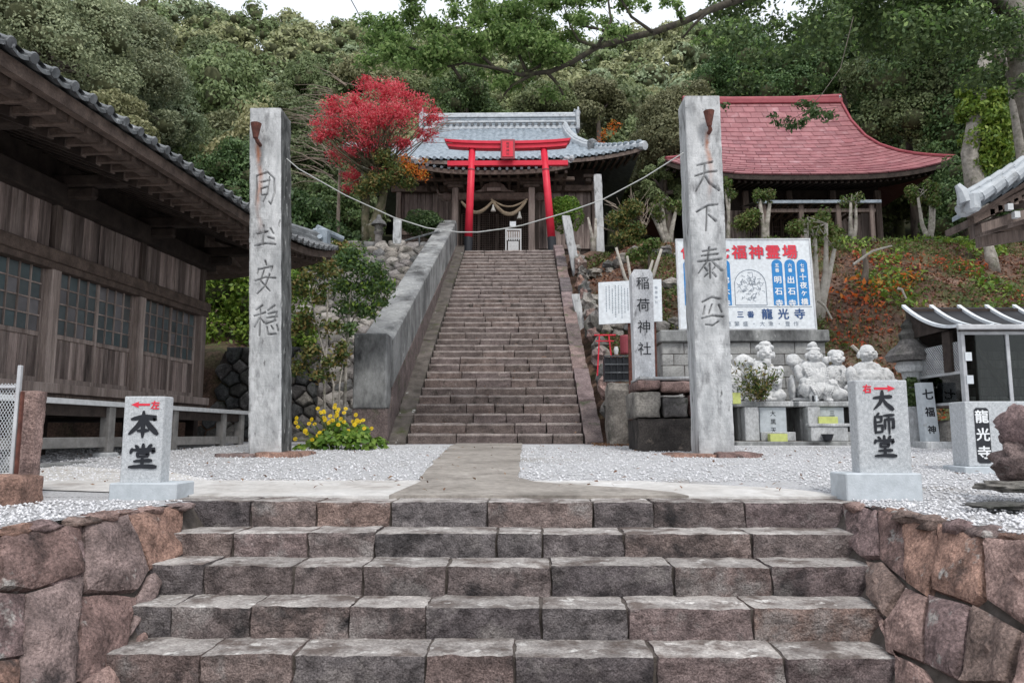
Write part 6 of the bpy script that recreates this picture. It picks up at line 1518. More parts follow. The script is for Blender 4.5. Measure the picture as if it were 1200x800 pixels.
# left end: frame, glass lower, wire mesh upper
zm = Z(437, YF)
for y in (YF+.05, YB-.05): b = MB(); b.box(xl, xl+.045, y, y+.045, z0-.05, z1+.1, .004); b.build('end_upright', 'alu', DC)
for z in (z0-.04, zm): b = MB(); b.box(xl+.002, xl+.04, YF+.1, YB-.05, z, z+.04, .004); b.build('end_rail', 'alu', DC)
b = MB(); b.box(xl+.015, xl+.022, YF+.1, YB-.05, z0, zm-.001); b.build('end_glass', 'darkglass', DC)
b = MB(); k = 0
for i in range(-14, 26):
    for s_ in (-1, 1):
        a_ = (YF+.1+i*.05, zm+.04); c_ = (a_[0]+s_*.42, zm+.46)
        ya, yc = a_[0], c_[0]; za, zc_ = a_[1], c_[1]
        def cl(y, z): return y
        t0, t1 = 0.0, 1.0; dy = yc-ya
        for lim, sgn in ((YF+.1, 1), (YB-.05, -1)):
            f0, f1 = (ya-lim)*sgn, (yc-lim)*sgn
            if f0 < 0 and f1 < 0: t0 = 2; break
            if f0 < 0: t0 = max(t0, f0/(f0-f1))
            if f1 < 0: t1 = min(t1, f0/(f0-f1))
        if t0 < t1: b.tube([(xl+.02, ya+dy*t0, za+(zc_-za)*t0), (xl+.02, ya+dy*t1, za+(zc_-za)*t1)], .004, 3, cap=False)
b.build('wire_mesh', 'alu', DC, kind='stuff')
b = MB(); b.box(xl-.02, xl+.03, YF+.25, YF+.45, zm+.04, z1+.1); b.build('end_panel', 'darkwood', DC)
zrf, zrb = Z(386, YF), Z(360, YB)
def roofarc(v): # concave, front low to back high
    return (YF-.12+(YB-YF+.25)*v, zrf+(zrb-zrf)*(v**1.9)+.02)
b = MB(); b.grid(lambda u, v: (xl-.08+3.3*u, roofarc(v)[0], roofarc(v)[1]), 6, 12); b.grid(lambda u, v: (xl-.08+3.3*u, roofarc(v)[0], roofarc(v)[1]-.02), 6, 12, flip=True); b.build('roof_sheet', 'blacksheet', DC, True)
for i in range(6):
    x = xl-.1+i*.44; b = MB()
    for k in range(12):
        (ya, za), (yb_, zb_) = roofarc(k/12), roofarc((k+1)/12)
        b.hexa([(x, ya, za), (x+.06, ya, za), (x+.06, yb_, zb_), (x, yb_, zb_), (x, ya, za+.045), (x+.06, ya, za+.045), (x+.06, yb_, zb_+.045), (x, yb_, zb_+.045)])
    b.build('roof_rib', 'whitesign', DC)
b = MB(); b.box(xl-.12, XR, YF-.16, YF-.1, zrf-.02, zrf+.05, .01); b.build('gutter', 'alu', DC)
b = MB(); b.prism([(roofarc(v)[0], roofarc(v)[1]-.02) for v in np.linspace(0, 1, 9)]+[(YB+.1, z1+.1), (YF, z1+.1)], (xl-.03, 0, 0), (0, 1, 0), (0, 0, 1), (-1, 0, 0), .02); b.build('end_gable', 'darkwood', DC)
b = MB(); b.box(xl-.02, XR, YB, YB+.03, z0-.05, zrb-.02); b.build('rear_panel', 'darkwood', DC)
for x in (xl+.05, xl+1.6, xl+3.1):
    b = MB(); b.box(x, x+.05, YF+.1, YF+.15, -.25, z0-.05, .004); b.build('leg', 'alu', DC)
b = MB()
for z in (Z(448, YF), Z(421, YF)):  b = MB(); b.box(xl+.03, xl+.12, YF-.015, YF-.002, z-.02, z+.1); b.build('paper_tag', 'whitesign', DC)
b = MB(); b.block(xl+.0, XR, YF+.5, YB, -.3, z0-.25, 20, 6, 4, .08, .05, 3, fs=3); t = b.build('stone_heap', 'darkrubble'); t['label'] = 'dark earth and stones heaped under the glass display case'; t['category'] = 'stones'

# ================================================================== CABLE BETWEEN THE PILLARS
pts = [(336, 186), (350, 198), (405, 229), (462, 255), (500, 267), (537, 272), (560, 272), (590, 268), (612, 264), (660, 250), (706, 234), (755, 208), (801, 179)]
b = MB(); b.tube([P(px, py, 8.98) for px, py in pts], .007, 6, cap=True); t = b.build('cable', 'cable'); t['label'] = 'pale cable sagging between the two tall stone pillars'; t['category'] = 'cable'
b = MB(); b.tube([P(408, -6, 30), P(418, 12, 30), P(424, 26, 30), P(432, 40, 30)], .02, 4); t = b.build('overhead_wire', 'blackpaint'); t['label'] = 'thin dark overhead wire crossing the sky at top left'; t['category'] = 'wire'
# stone lantern and posts by the maple
t = thing('stone_lantern', 'small stone lantern standing at the foot of the red maple', 'stone lantern', (-4.3, 22.6, 5.9))
q = P(443.5, 284, 22.4); 
def zl2(py): return P(443, py, 22.4).z
for nm, pr in (('shaft', [(.17, zl2(296)), (.12, zl2(288)), (.11, zl2(276)), (.16, zl2(272))]), ('fire_box', [(.13, zl2(272)+.002), (.13, zl2(264))]), ('roof', [(.24, zl2(264)+.002), (.22, zl2(261)), (.1, zl2(257)), (.05, zl2(252))])):
    b = MB(); b.lathe(pr, (q.x, 22.4, 0), 12); b.build(nm, 'rubble', t)
t = thing('iron_handrail', 'dark sloping handrail beside the concrete parapet top', 'handrail', (-3.5, 22, 6))
a, c = P(468, 284, 22.5), P(515, 271, 22.5); b = MB(); b.tube([a, c], .035, 6); b.build('rail', 'tiledark', t)
for u in (0, .5): b = MB(); q = a+(c-a)*u; b.tube([q, q-Vector((0, 0, .7))], .03, 6); b.build('post', 'tiledark', t)
b = MB(); q = P(465, 296, 22.3); b.block(q.x-.13, q.x+.13, 22.2, 22.45, q.z-.2, P(465, 256, 22.3).z, 3, 3, 8, .03, .03, 5, fs=4); t = b.build('stone_post', 'pillar'); t['label'] = 'short pale stone post between the maple and the round green bush'; t['category'] = 'post'
b = MB(); b.block(P(440, 0, 21.9).x, P(472, 0, 21.9).x, 21.8, 22.1, P(460, 300, 22).z, P(460, 292, 22).z, 6, 3, 2, .03, .03, 7); 
# ================================================================== VEGETATION
m_['twigshade'] = MAT('twigs and inner shade', (.05, .058, .028), (.11, .115, .06), 6, .97, .9, 8, 0)  # dark crown cores: inner twigs plus shaded leaves, the shade painted into the colour
rng = np.random.default_rng(12); rd = random.Random(12)
def ico(c, r, nu=8, nv=6):
    b = MB(); b.ball(c, r, nu, nv, jit=.25, seed=c[0]*3); return np.array([tuple(v) for v in b.v]), b.f
def join_np(parts):
    """parts: (V, F list of quads/tris arrays, material index) -> quads only (tris repeated vertex avoided)"""
    Vs, Fs, Ms, n = [], [], [], 0
    for V, F, m in parts:
        F = np.asarray(F); Vs.append(V); Fs.append(F+n); Ms.append(np.full(len(F), m)); n += len(V)
    return np.vstack(Vs), np.vstack(Fs), np.concatenate(Ms)
def tube_np(path, rad, n=6):
    b = MB(); b.tube(path, rad, n, cap=False); return np.array([tuple(v) for v in b.v]), np.array(b.f)
def crown_lumps(r, n, R_=1.0, H=.8, zc=0):
    out = []
    for i in range(n):
        a = r.uniform(0, 6.283); ph = r.random(); rr = R_*math.sqrt(ph)*.72; z = zc+H*(1-ph)*.75+r.uniform(-.28, .12)*H
        s = r.uniform(.24, .38)*R_; c = (rr*math.cos(a), rr*math.sin(a), z); out.append((c, (s, s, s*.78)))
    return out
def budded(L, r, k=4):
    # small leafy bunches sitting on every mass, so that the crown is knobbly and broken by gaps
    out = []
    for c, R3 in L:
        for i in range(k):
            d = Vector((r.gauss(0, 1), r.gauss(0, 1), r.gauss(.35, 1))).normalized(); q = r.uniform(.26, .46)
            out.append(((c[0]+d.x*R3[0]*.85, c[1]+d.y*R3[1]*.85, c[2]+d.z*R3[2]*.9), (R3[0]*q, R3[1]*q, R3[2]*q*.9)))
    return out
def crown_parts(rng, lumps, n, size, core=True, up=.3, aspect=.55, jit=.7, mat=0, coremat=1, shell=(.8, 1.1)):
    pts, d = lump_points(rng, lumps, n, up, shell); V, F = cards(rng, pts, d, size, aspect, jit); out = [(V, F, mat)]
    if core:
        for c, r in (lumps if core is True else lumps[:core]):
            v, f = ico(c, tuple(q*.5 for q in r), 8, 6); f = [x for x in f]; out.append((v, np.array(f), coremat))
    return out
# shared meshes of the hill trees: crown radius 1, base at 0
HT = []
for i, (mt, nl, H, n) in enumerate((('evergreen', 24, .95, 5200), ('olive', 26, .8, 5200), ('evergreen', 18, 1.1, 4800), ('palegreen', 26, .85, 5200), ('olive', 20, 1.0, 5000), ('darkleaf', 22, 1.1, 5200), ('evergreen', 30, .75, 5600))):
    r_ = random.Random(50+i); L = crown_lumps(r_, nl+6, 1.0, H, 1.15)
    B_ = budded(L, r_, 7); parts = crown_parts(rng, L, int(n*1.1), .034, jit=.35, shell=(.75, 1.0))+crown_parts(rng, B_, int(n*2.4), .03, core=False, jit=.35, up=.35, shell=(.8, 1.06))
    parts.append((*tube_np([(0, 0, -.4), (.04, 0, .5), (0, .05, 1.3)], [.1, .08, .05]), 1))
    HT.append(np_mesh('forest_tree', *join_np(parts)[:2], [mt, 'twigshade'], join_np(parts)[2]))
KIND = ['dark evergreen', 'olive brown topped evergreen', 'tall dark evergreen', 'grey green', 'golden olive', 'deep green', 'low spreading evergreen']
def visible(x, y): return -.80*y-6 < x < .82*y+5
far = []; near = []
y = 36.0
while y < 150:
    s = 3.9+y*.022; w = .78*y+6; x = -w+rd.uniform(0, s)
    while x < w:
        X, Y = x+rd.uniform(-.32, .32)*s, y+rd.uniform(-.32, .32)*s
        if (-8 < X < 6 and Y < 42.5) or (3.5 < X < 18.5 and Y < 41.5): x += s; continue
        el = (terr(X, Y)+6)/Y
        if X > .3*Y and Y > 75: x += s; continue
        (near if Y < 84 else far).append((X, Y, s))
        x += s
    y += s*.86
def where(X, Y):
    px = 614+X/Y*870
    side = 'above the hall roof' if px < 90 else 'above the hall eaves' if px < 200 else 'left of the left pillar' if px < 300 else 'between left pillar and maple' if px < 400 else 'above the red maple' if px < 500 else 'above the shrine roof' if px < 680 else 'above the right pillar' if px < 830 else 'behind the red roof' if px < 1000 else 'behind the camphor'
    return 'on the '+('lower' if Y < 50 else 'middle' if Y < 66 else 'upper')+' hillside '+side
near.sort(key=lambda q: q[1]); far = near[285:]+far; near = near[:285]
for (X, Y, s) in near:
    k = rd.choices(range(7), [4, 4, 3, 2.2, 2.5, 2 if X > 0 else .6, 3])[0]
    sc = s*rd.uniform(.62, .86)*(1.12 if k == 2 else 1)
    o = link('forest_tree', HT[k], None, (X, Y, terr(X, Y)+rd.uniform(-.9, .2)), (rd.uniform(-.08, .08), rd.uniform(-.08, .08), rd.uniform(0, 6.28)), (sc, sc, sc*rd.uniform(.95, 1.3)),
             label=KIND[k]+' tree '+where(X, Y), cat='tree', group=KIND[k]+' trees '+where(X, Y), kind='thing')
# far forest: one mass
Vs, Fs, n = [], [], 0
base = {}
for i, (X, Y, s) in enumerate(far):
    r_ = random.Random(i); L = crown_lumps(r_, 12, 1.0, .85, 1.0); sc = s*r_.uniform(.6, .8); z = terr(X, Y)-.3
    L = [((X+c[0]*sc, Y+c[1]*sc, z+c[2]*sc), tuple(q*sc for q in r)) for c, r in L]
    pts, d = lump_points(rng, L, 620, .4); V, F = cards(rng, pts, d, .07*sc, .6, .3); Vs.append(V); Fs.append(F+n); n += len(V)
    for c, r in L[:9]:
        v, f = ico(c, tuple(q*.6 for q in r), 7, 5); Vs.append(v); Fs.append(np.array(f)+n); n += len(v)
mi = np.concatenate([np.full(len(f), 0) for f in Fs])
grp = np.random.default_rng(2)
mi = []; cur = 0
for j, f in enumerate(Fs):
    if j % 10 == 0: cur = int(grp.choice([0, 0, 1, 1, 2]))
    mi.append(np.full(len(f), 3 if len(f) < 60 else cur))
link('distant_forest', np_mesh('distant_forest', np.vstack(Vs), np.vstack(Fs), ['evergreen', 'olive', 'palegreen', 'twigshade'], np.concatenate(mi)), kind='stuff')

def tree(name, label, cat, base, trunk, lumps, nleaf, size, leafmat, bark='bark', group=None, branches=(), up=.25, core=False, aspect=.5, jit=.8, shell=(.35, 1.08), second=None, cname='crown'):
    t = thing(name, label, cat, base, group)
    if trunk:
        b = MB()
        for path, rad in trunk: b.tube(path, rad, 9, jit=.08)
        b.build('trunk', bark, t, True)
    if branches:
        b = MB()
        for path, rad in branches: b.tube(path, rad, 5)
        b.build('branches', bark, t, True)
    parts = crown_parts(rng, lumps, nleaf, size, core, up, aspect, jit, shell=shell)
    V, F, M_ = join_np(parts); link(cname, np_mesh(cname, V, F, [leafmat, 'twigshade'], M_), t)
    if second:
        for (nm, L2, n2, s2, m2) in second:
            V, F, M_ = join_np(crown_parts(rng, L2, n2, s2, False, up, aspect, jit, shell=(.3, 1.1))); link(nm, np_mesh(nm, V, F, m2), t)
    return t
def PL_(lst, Y, k=870): # lumps from picture positions at a depth: (px, py, r in m)
    out = []
    for q in lst:
        y_ = q[3] if len(q) > 3 else Y; out.append((tuple(P(q[0], q[1], y_)), (q[2], q[2], q[2]*.8)))
    return out
def sub(lumps, r, n, f=.45):
    out = []
    for c, R3 in lumps:
        for i in range(n):
            d = Vector((r.gauss(0, 1), r.gauss(0, 1), r.gauss(0, 1))).normalized()*r.uniform(.45, .85)
            out.append(((c[0]+d.x*R3[0], c[1]+d.y*R3[1], c[2]+d.z*R3[2]), tuple(q*f*r.uniform(.7, 1.2) for q in R3)))
    return out
# big individual trees -------------------------------------------------
def bigtree(label, px, py, Y, Rr, H, leafmat, n, size=.13, seed=0, base_z=None, px2=None, bark='bark', cat='tree'):
    """crown centred on the picture point (px, py) at depth Y"""
    r_ = random.Random(seed); c = P(px, py, Y); z0 = terr(c.x, c.y) if base_z is None else base_z
    L = [((c.x+q[0][0]*Rr, c.y+q[0][1]*Rr, c.z+(q[0][2]-.45)*H), tuple(k*Rr for k in q[1])) for q in crown_lumps(r_, 26, 1, 1.1, 0)]
    tr = [([(c.x, c.y, z0-.3), (c.x+.15, c.y, (z0+c.z)/2), (c.x, c.y+.1, c.z)], [.28, .2, .1])]
    br = [([(c.x, c.y, c.z-H*.4), (l[0][0]*.6+c.x*.4, l[0][1]*.6+c.y*.4, l[0][2]*.7+c.z*.3-.2), l[0]], [.1, .06, .02]) for l in L[:12]]
    return tree('tree', label, cat, (c.x, c.y, z0), tr, L+budded(L, r_, 7), int(n*1.75), size*.62, leafmat, bark, branches=br, core=26, aspect=.55, up=.3, jit=.4, shell=(.8, 1.08))
bigtree('large grey green tree above the eaves at top left corner', 60, 30, 27, 3.6, 4.4, 'palegreen', 17000, .1, 1)
bigtree('pale olive tree rising over the left hall roof beside the corner tree', 150, 75, 31, 3.2, 4.6, 'palegreen', 15000, .11, 2)
bigtree('olive bushy tree just above the middle of the hall eaves', 140, 160, 26, 2.1, 2.8, 'olive', 12000, .1, 3)
bigtree('grey green tree sloping along the hall eaves left of the stone pillar', 175, 120, 34, 2.8, 3.6, 'palegreen', 12000, .12, 14)
bigtree('dark tree directly behind the left stone pillar', 270, 215, 30, 2.6, 3.6, 'darkleaf', 12000, .12, 4)
bigtree('dark evergreen between left pillar and the red maple', 340, 175, 33, 3.0, 4.2, 'evergreen', 14000, .13, 5)
bigtree('dark undergrowth tree left of the maple trunks', 385, 245, 27, 1.5, 1.6, 'darkleaf', 8000, .1, 6)
bigtree('deep shaded tree above the left end of the shrine roof', 545, 120, 42, 2.6, 4.0, 'darkleaf', 10000, .14, 7)
bigtree('rounded green tree above the middle of the shrine roof', 640, 120, 41, 2.3, 2.6, 'evergreen', 12000, .13, 8)
bigtree('rounded golden olive tree above the right end of the shrine roof', 700, 118, 42, 2.2, 2.4, 'olive', 12000, .13, 9)
bigtree('large domed olive tree behind the right stone pillar', 800, 150, 38, 3.4, 4.0, 'olive', 22000, .12, 10)
bigtree('dark domed tree between the shrine roof and the right pillar', 778, 205, 29.3, 1.15, 1.9, 'evergreen', 12000, .09, 11)
bigtree('dark green tree behind the left part of the red roof', 880, 75, 40, 4.2, 4.6, 'darkleaf', 20000, .14, 12)
bigtree('dark green tree behind the ridge end of the red roof', 985, 55, 42, 4.6, 5.6, 'darkleaf', 20000, .15, 13)
bigtree('grey green tree rising right of the red roof', 1060, 110, 34, 3.6, 5.4, 'evergreen', 20000, .12, 15)
bigtree('dark tree at the right edge above the small pavilion', 1170, 120, 30, 3.6, 6.0, 'darkleaf', 20000, .12, 16)
bigtree('shaded tree right of the red roof eave tip', 1150, 215, 27, 2.0, 2.2, 'darkleaf', 10000, .1, 17)
bigtree('tall dark tree filling the top right corner', 1110, 20, 33, 4.4, 5.0, 'darkleaf', 20000, .13, 18)
# autumn bush behind the shrine
tree('shrub', 'small orange yellow shrub behind the right end of the shrine roof', 'shrub', tuple(P(716, 160, 39.5)), None, PL_([(712, 156, .55), (720, 148, .45), (704, 166, .4)], 39.5), 170, .08, 'orangeleaf')
# ---- red maple
MY = 23.4
def pp(px, py, Y=MY): return tuple(P(px, py, Y))
mb_ = P(434, 296, MY)
r_ = random.Random(3)
lm = PL_([(395, 150, .75), (420, 125, .8), (455, 112, .75), (488, 118, .6), (505, 135, .5), (440, 150, .9), (470, 145, .85), (400, 175, .7), (430, 175, .7), (382, 165, .45), (412, 198, .55), (468, 170, .5), (498, 152, .45), (430, 100, .45), (465, 98, .4), (395, 130, .5), (445, 200, .5), (405, 215, .3)], MY)
lm = [((c[0], c[1]+r_.uniform(-.7, .7), c[2]), (r[0], r[1], r[2]*.7)) for c, r in lm]; lm2 = sub(lm, r_, 5, .4)
brs = []
for i in range(90):
    c = r_.choice(lm2)[0]; s_ = pp(r_.uniform(425, 460), r_.uniform(195, 215)); m = tuple((a*.5+b_*.5)+(r_.uniform(-.25, .25)) for a, b_ in zip(s_, c))
    e = tuple(a+(a-b_)*.12 for a, b_ in zip(c, s_)); brs.append(([s_, m, c, e], [.035, .02, .01, .004]))
tw = []
mp = tree('maple_tree', 'bright red Japanese maple with two mossy trunks left of the shrine', 'tree', tuple(mb_),
     [([pp(430, 298), pp(428, 255), pp(430, 225), pp(424, 195)], [.17, .13, .11, .07]), ([pp(441, 298), pp(438, 265), pp(447, 240), pp(452, 215), pp(470, 185)], [.2, .19, .14, .11, .06])],
     lm+lm2, 20000, .042, 'redleaf', 'mossbark', branches=brs, up=.1, aspect=.4, jit=1.2, shell=(.1, 1.08),
     second=[('green_leaves', PL_([(440, 215, .5), (465, 205, .5), (450, 185, .4), (425, 222, .35), (480, 215, .3)], MY-.3), 2600, .06, 'shrubleaf'), ('orange_leaves', PL_([(482, 198, .35), (495, 205, .3), (475, 188, .3), (497, 190, .2)], MY-.5), 420, .05, 'orangeleaf')])
b = MB()
for i in range(70):   # bare twigs sticking out behind the maple
    a = r_.uniform(2.2, 3.9); s_ = Vector(pp(r_.uniform(370, 420), r_.uniform(100, 215), MY+1)); l = r_.uniform(.8, 1.9); d = Vector((math.cos(a), r_.uniform(-.2, .2), abs(math.sin(a))*r_.choice([1, .6, -.2]))); e = s_+d*l
    b.tube([s_, s_+d*l*.5+Vector((0, 0, .1)), e], [.02, .012, .005], 4, cap=False)
for i in range(14):
    s_ = Vector(pp(500, r_.uniform(140, 175), MY+1)); e = s_+Vector((r_.uniform(.5, 1.3), 0, r_.uniform(-.1, .5))); b.tube([s_, e], [.02, .006], 4, cap=False)
t = thing('bare_tree', 'pale leafless twigs fanning out behind the red maple', 'bare tree', tuple(P(395, 290, MY+1))); b.build('twigs', 'twig', t, kind='stuff'); b = MB(); b.tube([P(395, 290, MY+1), P(398, 200, MY+1)], [.08, .04], 7); b.build('trunk', 'twig', t)
# ---- rounded clipped bushes
for (px, py, Y, r3, lab) in ((497, 264, 24.6, (.72, .5, .42), 'rounded clipped green bush at the left top of the stairway'), (664, 254, 26.2, (.62, .5, .62), 'rounded clipped green bush right of the red gate pillar')):
    c = P(px, py, Y); L = [((c.x, c.y, c.z), r3)]+[((c.x+rd.uniform(-.5, .5)*r3[0], c.y-.2, c.z+rd.uniform(-.3, .6)*r3[2]), tuple(q*.55 for q in r3)) for _ in range(8)]
    tree('round_bush', lab, 'bush', (c.x, c.y, c.z-.6), [([(c.x, c.y, c.z-r3[2]-.4), (c.x, c.y, c.z)], [.06, .04])], L, 5000, .045, 'darkleaf' if px < 600 else 'brightleaf', core=True, shell=(.85, 1.05), cname='foliage')
# ---- bright hedge behind the hall
L = PL_([(250, 345, .8), (285, 345, .9), (320, 350, .9), (250, 395, .8), (290, 400, .9), (330, 400, .8), (240, 430, .6), (270, 440, .7), (310, 440, .6)], 17)
tree('green_shrub', 'dense bright green shrub between the hall corner and the left pillar', 'shrub', (-6.5, 17, 1.6), [([(-6.6, 17, 1.2), (-6.5, 17, 2.6)], [.08, .05])], L+sub(L, rd, 4, .45), 15000, .06, 'brightleaf', core=True, shell=(.8, 1.1), cname='foliage')
L = PL_([(230, 430, .6), (235, 465, .5), (250, 455, .5)], 16.2); tree('dark_shrub', 'dark shaded shrub low behind the hall corner post', 'shrub', (-7, 16, 1), [([(-7, 16.2, .2), (-7, 16.2, 1)], [.05, .04])], L, 4000, .06, 'darkleaf', core=True, cname='foliage')
for (pts_, lab, mt, Y, n) in (([(350, 272, .9), (385, 280, .8), (365, 250, .7), (410, 285, .5), (335, 245, .9)], 'dark tangled shrub above the rubble wall left of the maple', 'darkleaf', 24.5, 9000), ([(380, 300, .5), (350, 310, .6), (400, 296, .4)], 'green leafy shrub spilling over the left end of the rubble wall', 'shrubleaf', 21, 4500)):
    L = PL_(pts_, Y); c = L[0][0]; tree('shrub', lab, 'shrub', (c[0], c[1], c[2]-1), [([(c[0], c[1], terr(c[0], c[1])-.1), c], [.06, .03])], L+sub(L, rd, 3, .45), n, .075, mt, core=True, cname='foliage')
# ---- the two slender garden trees with yellow flowers at their feet
def stems(list_, Y): return [([tuple(P(px, py, Y)) for px, py in path], rad) for path, rad in list_]
Y0_ = 11.4
L = PL_([(362, 325, .22), (385, 318, .25), (350, 340, .2), (375, 345, .22), (360, 375, .22), (385, 385, .2), (350, 385, .18), (362, 415, .24), (388, 425, .22), (350, 430, .2), (375, 440, .2), (400, 410, .18)], Y0_)
tree('garden_tree', 'slender left garden tree with bronze green leaves beside the left pillar', 'tree', tuple(P(380, 505, Y0_)), stems([([(381, 508), (380, 450), (383, 400), (384, 340)], [.022, .02, .016, .01]), ([(389, 505), (391, 450), (376, 400), (362, 340)], [.02, .016, .012, .008]), ([(397, 500), (398, 450), (404, 415)], [.014, .012, .008])], Y0_),
     L+sub(L, rd, 3, .5), 3300, .036, 'shrubleaf', 'palebark', shell=(.2, 1.1), up=.2)
Y1_ = 11.9
L = PL_([(410, 310, .3), (435, 318, .28), (400, 335, .25), (425, 340, .28), (450, 335, .22), (405, 360, .22), (430, 365, .22), (415, 295, .2), (445, 355, .15), (408, 385, .16)], Y1_)
tree('garden_tree', 'right garden tree with dark green leaves in front of the rubble wall', 'tree', tuple(P(404, 500, Y1_)), stems([([(403, 505), (405, 440), (408, 380), (412, 330)], [.03, .026, .02, .012]), ([(408, 385), (430, 345), (440, 330)], [.014, .01, .006]), ([(407, 395), (398, 350)], [.012, .007])], Y1_),
     L+sub(L, rd, 3, .5), 3300, .036, 'darkleaf', 'palebark', shell=(.2, 1.1), second=[('young_leaves', L, 900, .034, 'brightleaf')])
# yellow flowering leopard plants
Y2_ = 10.7; t = thing('flower_clump', 'clump of round green leaves with yellow daisy flowers left of the stairway', 'flowering plant', tuple(P(395, 530, Y2_)))
L = PL_([(365, 524, .16), (385, 518, .2), (405, 520, .22), (425, 520, .2), (440, 522, .14), (355, 528, .1), (395, 505, .16), (418, 508, .15)], Y2_); L = [((c[0], c[1]+rd.uniform(-.15, .25), c[2]), r) for c, r in L]
pts, d = lump_points(rng, L, 900, .9); V, F = cards(rng, pts, d+np.array([0, -.4, .6]), .045, .95, .5, .25); link('leaves', np_mesh('leaves', V, F, 'brightleaf'), t)
b = MB(); fl = MB(); k = 0
for i in range(62):
    px = rd.uniform(342, 440) if i > 20 else rd.uniform(372, 420); py = rd.uniform(474, 512)+max(0, (380-px))*.45
    if px > 425: py = rd.uniform(492, 512)
    q = P(px, py, Y2_+rd.uniform(-.2, .3)); foot = P(395+(px-395)*.5, 525, Y2_+.1); b.tube([foot, (foot+q)/2+Vector((0, 0, .05)), q], .004, 4, cap=False)
    fb = MB(); nn = Vector((rd.uniform(-.4, .4), -1, rd.uniform(.1, .8))).normalized(); u_ = nn.cross(Vector((0, 0, 1))).normalized(); w_ = u_.cross(nn)
    for p_ in range(9):
        a = 6.283*p_/9; dr = u_*math.cos(a)+w_*math.sin(a); sd_ = u_*-math.sin(a)+w_*math.cos(a); rr = .034
        fb.add([q+dr*.006, q+dr*rr*.7+sd_*.009, q+dr*rr+nn*.004, q+dr*rr*.7-sd_*.009], [(0, 1, 2, 3)])
    fb.ball(q+nn*.004, .009, 6, 4, mi=0); fb.build('flower', 'yellowflower', t)
b.build('stems', 'brightleaf', t)
# ---- ground cover on banks (stuff)
def scatter(n, x0, x1, y0, y1, size, mat, name, clump=.0, hi=.08, thr=None, aspect=.45, up=.7, seed=0):
    r = np.random.default_rng(seed); xs_ = r.uniform(x0, x1, n*3); ys_ = r.uniform(y0, y1, n*3); out = []
    for x, y in zip(xs_, ys_):
        if thr is not None and noise.fractal(Vector((x*.55+seed*3, y*.55, seed)), 1, 2, 2) < thr: continue
        if -3.1 < x < 1.5: continue
        out.append((x, y, terr(x, y)+r.uniform(0, hi)))
        if len(out) >= n: break
    pts = np.array(out); V, F = cards(r, pts, np.tile([0, -.3, up], (len(pts), 1)), size, aspect, .8, .4)
    link(name, np_mesh(name, V, F, mat), kind='stuff')
scatter(20000, 1.7, 17, 14.6, 23.2, .06, 'deadleaf', 'fallen_leaves', seed=1, hi=.03)
scatter(14000, 2.6, 17, 15, 23.5, .045, 'groundleaf', 'ground_cover', thr=.08, seed=2, hi=.16)
scatter(1700, 5.6, 14, 14.8, 21.8, .06, 'redgroundleaf', 'red_ground_cover', thr=.22, seed=3, hi=.2)
scatter(2600, 9, 18, 18, 24, .075, 'brightleaf', 'green_ground_cover', thr=.1, seed=4, hi=.25)
scatter(3500, 1.6, 5.5, 14, 23.5, .06, 'groundleaf', 'bank_weeds', thr=.12, seed=5, hi=.12)
scatter(6000, -14, -4.5, 20, 27, .1, 'darkleaf', 'undergrowth', seed=6, hi=.4)
scatter(600, 4, 12, 15.5, 20, .1, 'orangeleaf', 'orange_ground_cover', thr=.2, seed=7, hi=.2)
# grass tufts: thin blades
r = np.random.default_rng(8); V = []; 
for i in range(9000):
    x, y = r.uniform(3, 16), r.uniform(15, 23.6)
    if noise.fractal(Vector((x*.5+9, y*.5, 2)), 1, 2, 2) < .0: continue
    z = terr(x, y); h = r.uniform(.1, .32); a = r.uniform(0, 6.28); dx, dy = math.cos(a)*.008, math.sin(a)*.008; lx, ly = r.uniform(-.1, .1), r.uniform(-.14, .05)
    V += [(x-dx, y-dy, z-.02), (x+dx, y+dy, z-.02), (x+lx+dx*.2, y+ly, z+h), (x+lx-dx*.2, y+ly, z+h*.97)]
link('grass', np_mesh('grass', np.array(V), np.arange(len(V)).reshape(-1, 4), 'groundleaf'), kind='stuff')
# litter at the stairway foot
r = np.random.default_rng(9); pts = np.stack([r.uniform(1.1, 2.1, 500), r.uniform(11.6, 12.9, 500), np.zeros(500)], 1); pts[:, 2] = np.interp(pts[:, 1], [5.2, 9, 12.7, 16], [-.445, -.27, -.17, -.15])+.02
V, F = cards(r, pts, np.tile([0, 0, 1.], (500, 1)), .03, .5, .4); link('leaf_litter', np_mesh('leaf_litter', V, F, 'deadleaf'), kind='stuff')
# stray leaves blown over the gravel and steps
r = np.random.default_rng(19); n_ = 420; y = r.uniform(5.4, 12.4, n_); x = r.uniform(-.75, .72, n_)*y; z = np.interp(y, [5.2, 9, 12.7, 16], [-.445, -.27, -.17, -.15])+.03
V, F = cards(r, np.stack([x, y, z], 1), np.tile([0, 0, 1.], (n_, 1)), .022, .5, .3); link('blown_leaves', np_mesh('blown_leaves', V, F, 'deadleaf'), kind='stuff')
n_ = 260; k = r.integers(0, 34, n_); y = ST_Y0+k*run+r.uniform(.03, run-.02, n_); z = ST_Z0+(k+1)*rise+.012; x = r.uniform(ST_X0+.05, ST_X1-.05, n_)
V, F = cards(r, np.stack([x, y, z], 1), np.tile([0, 0, 1.], (n_, 1)), .03, .5, .3); link('leaves_on_stairs', np_mesh('leaves_on_stairs', V, F, 'deadleaf'), kind='stuff')
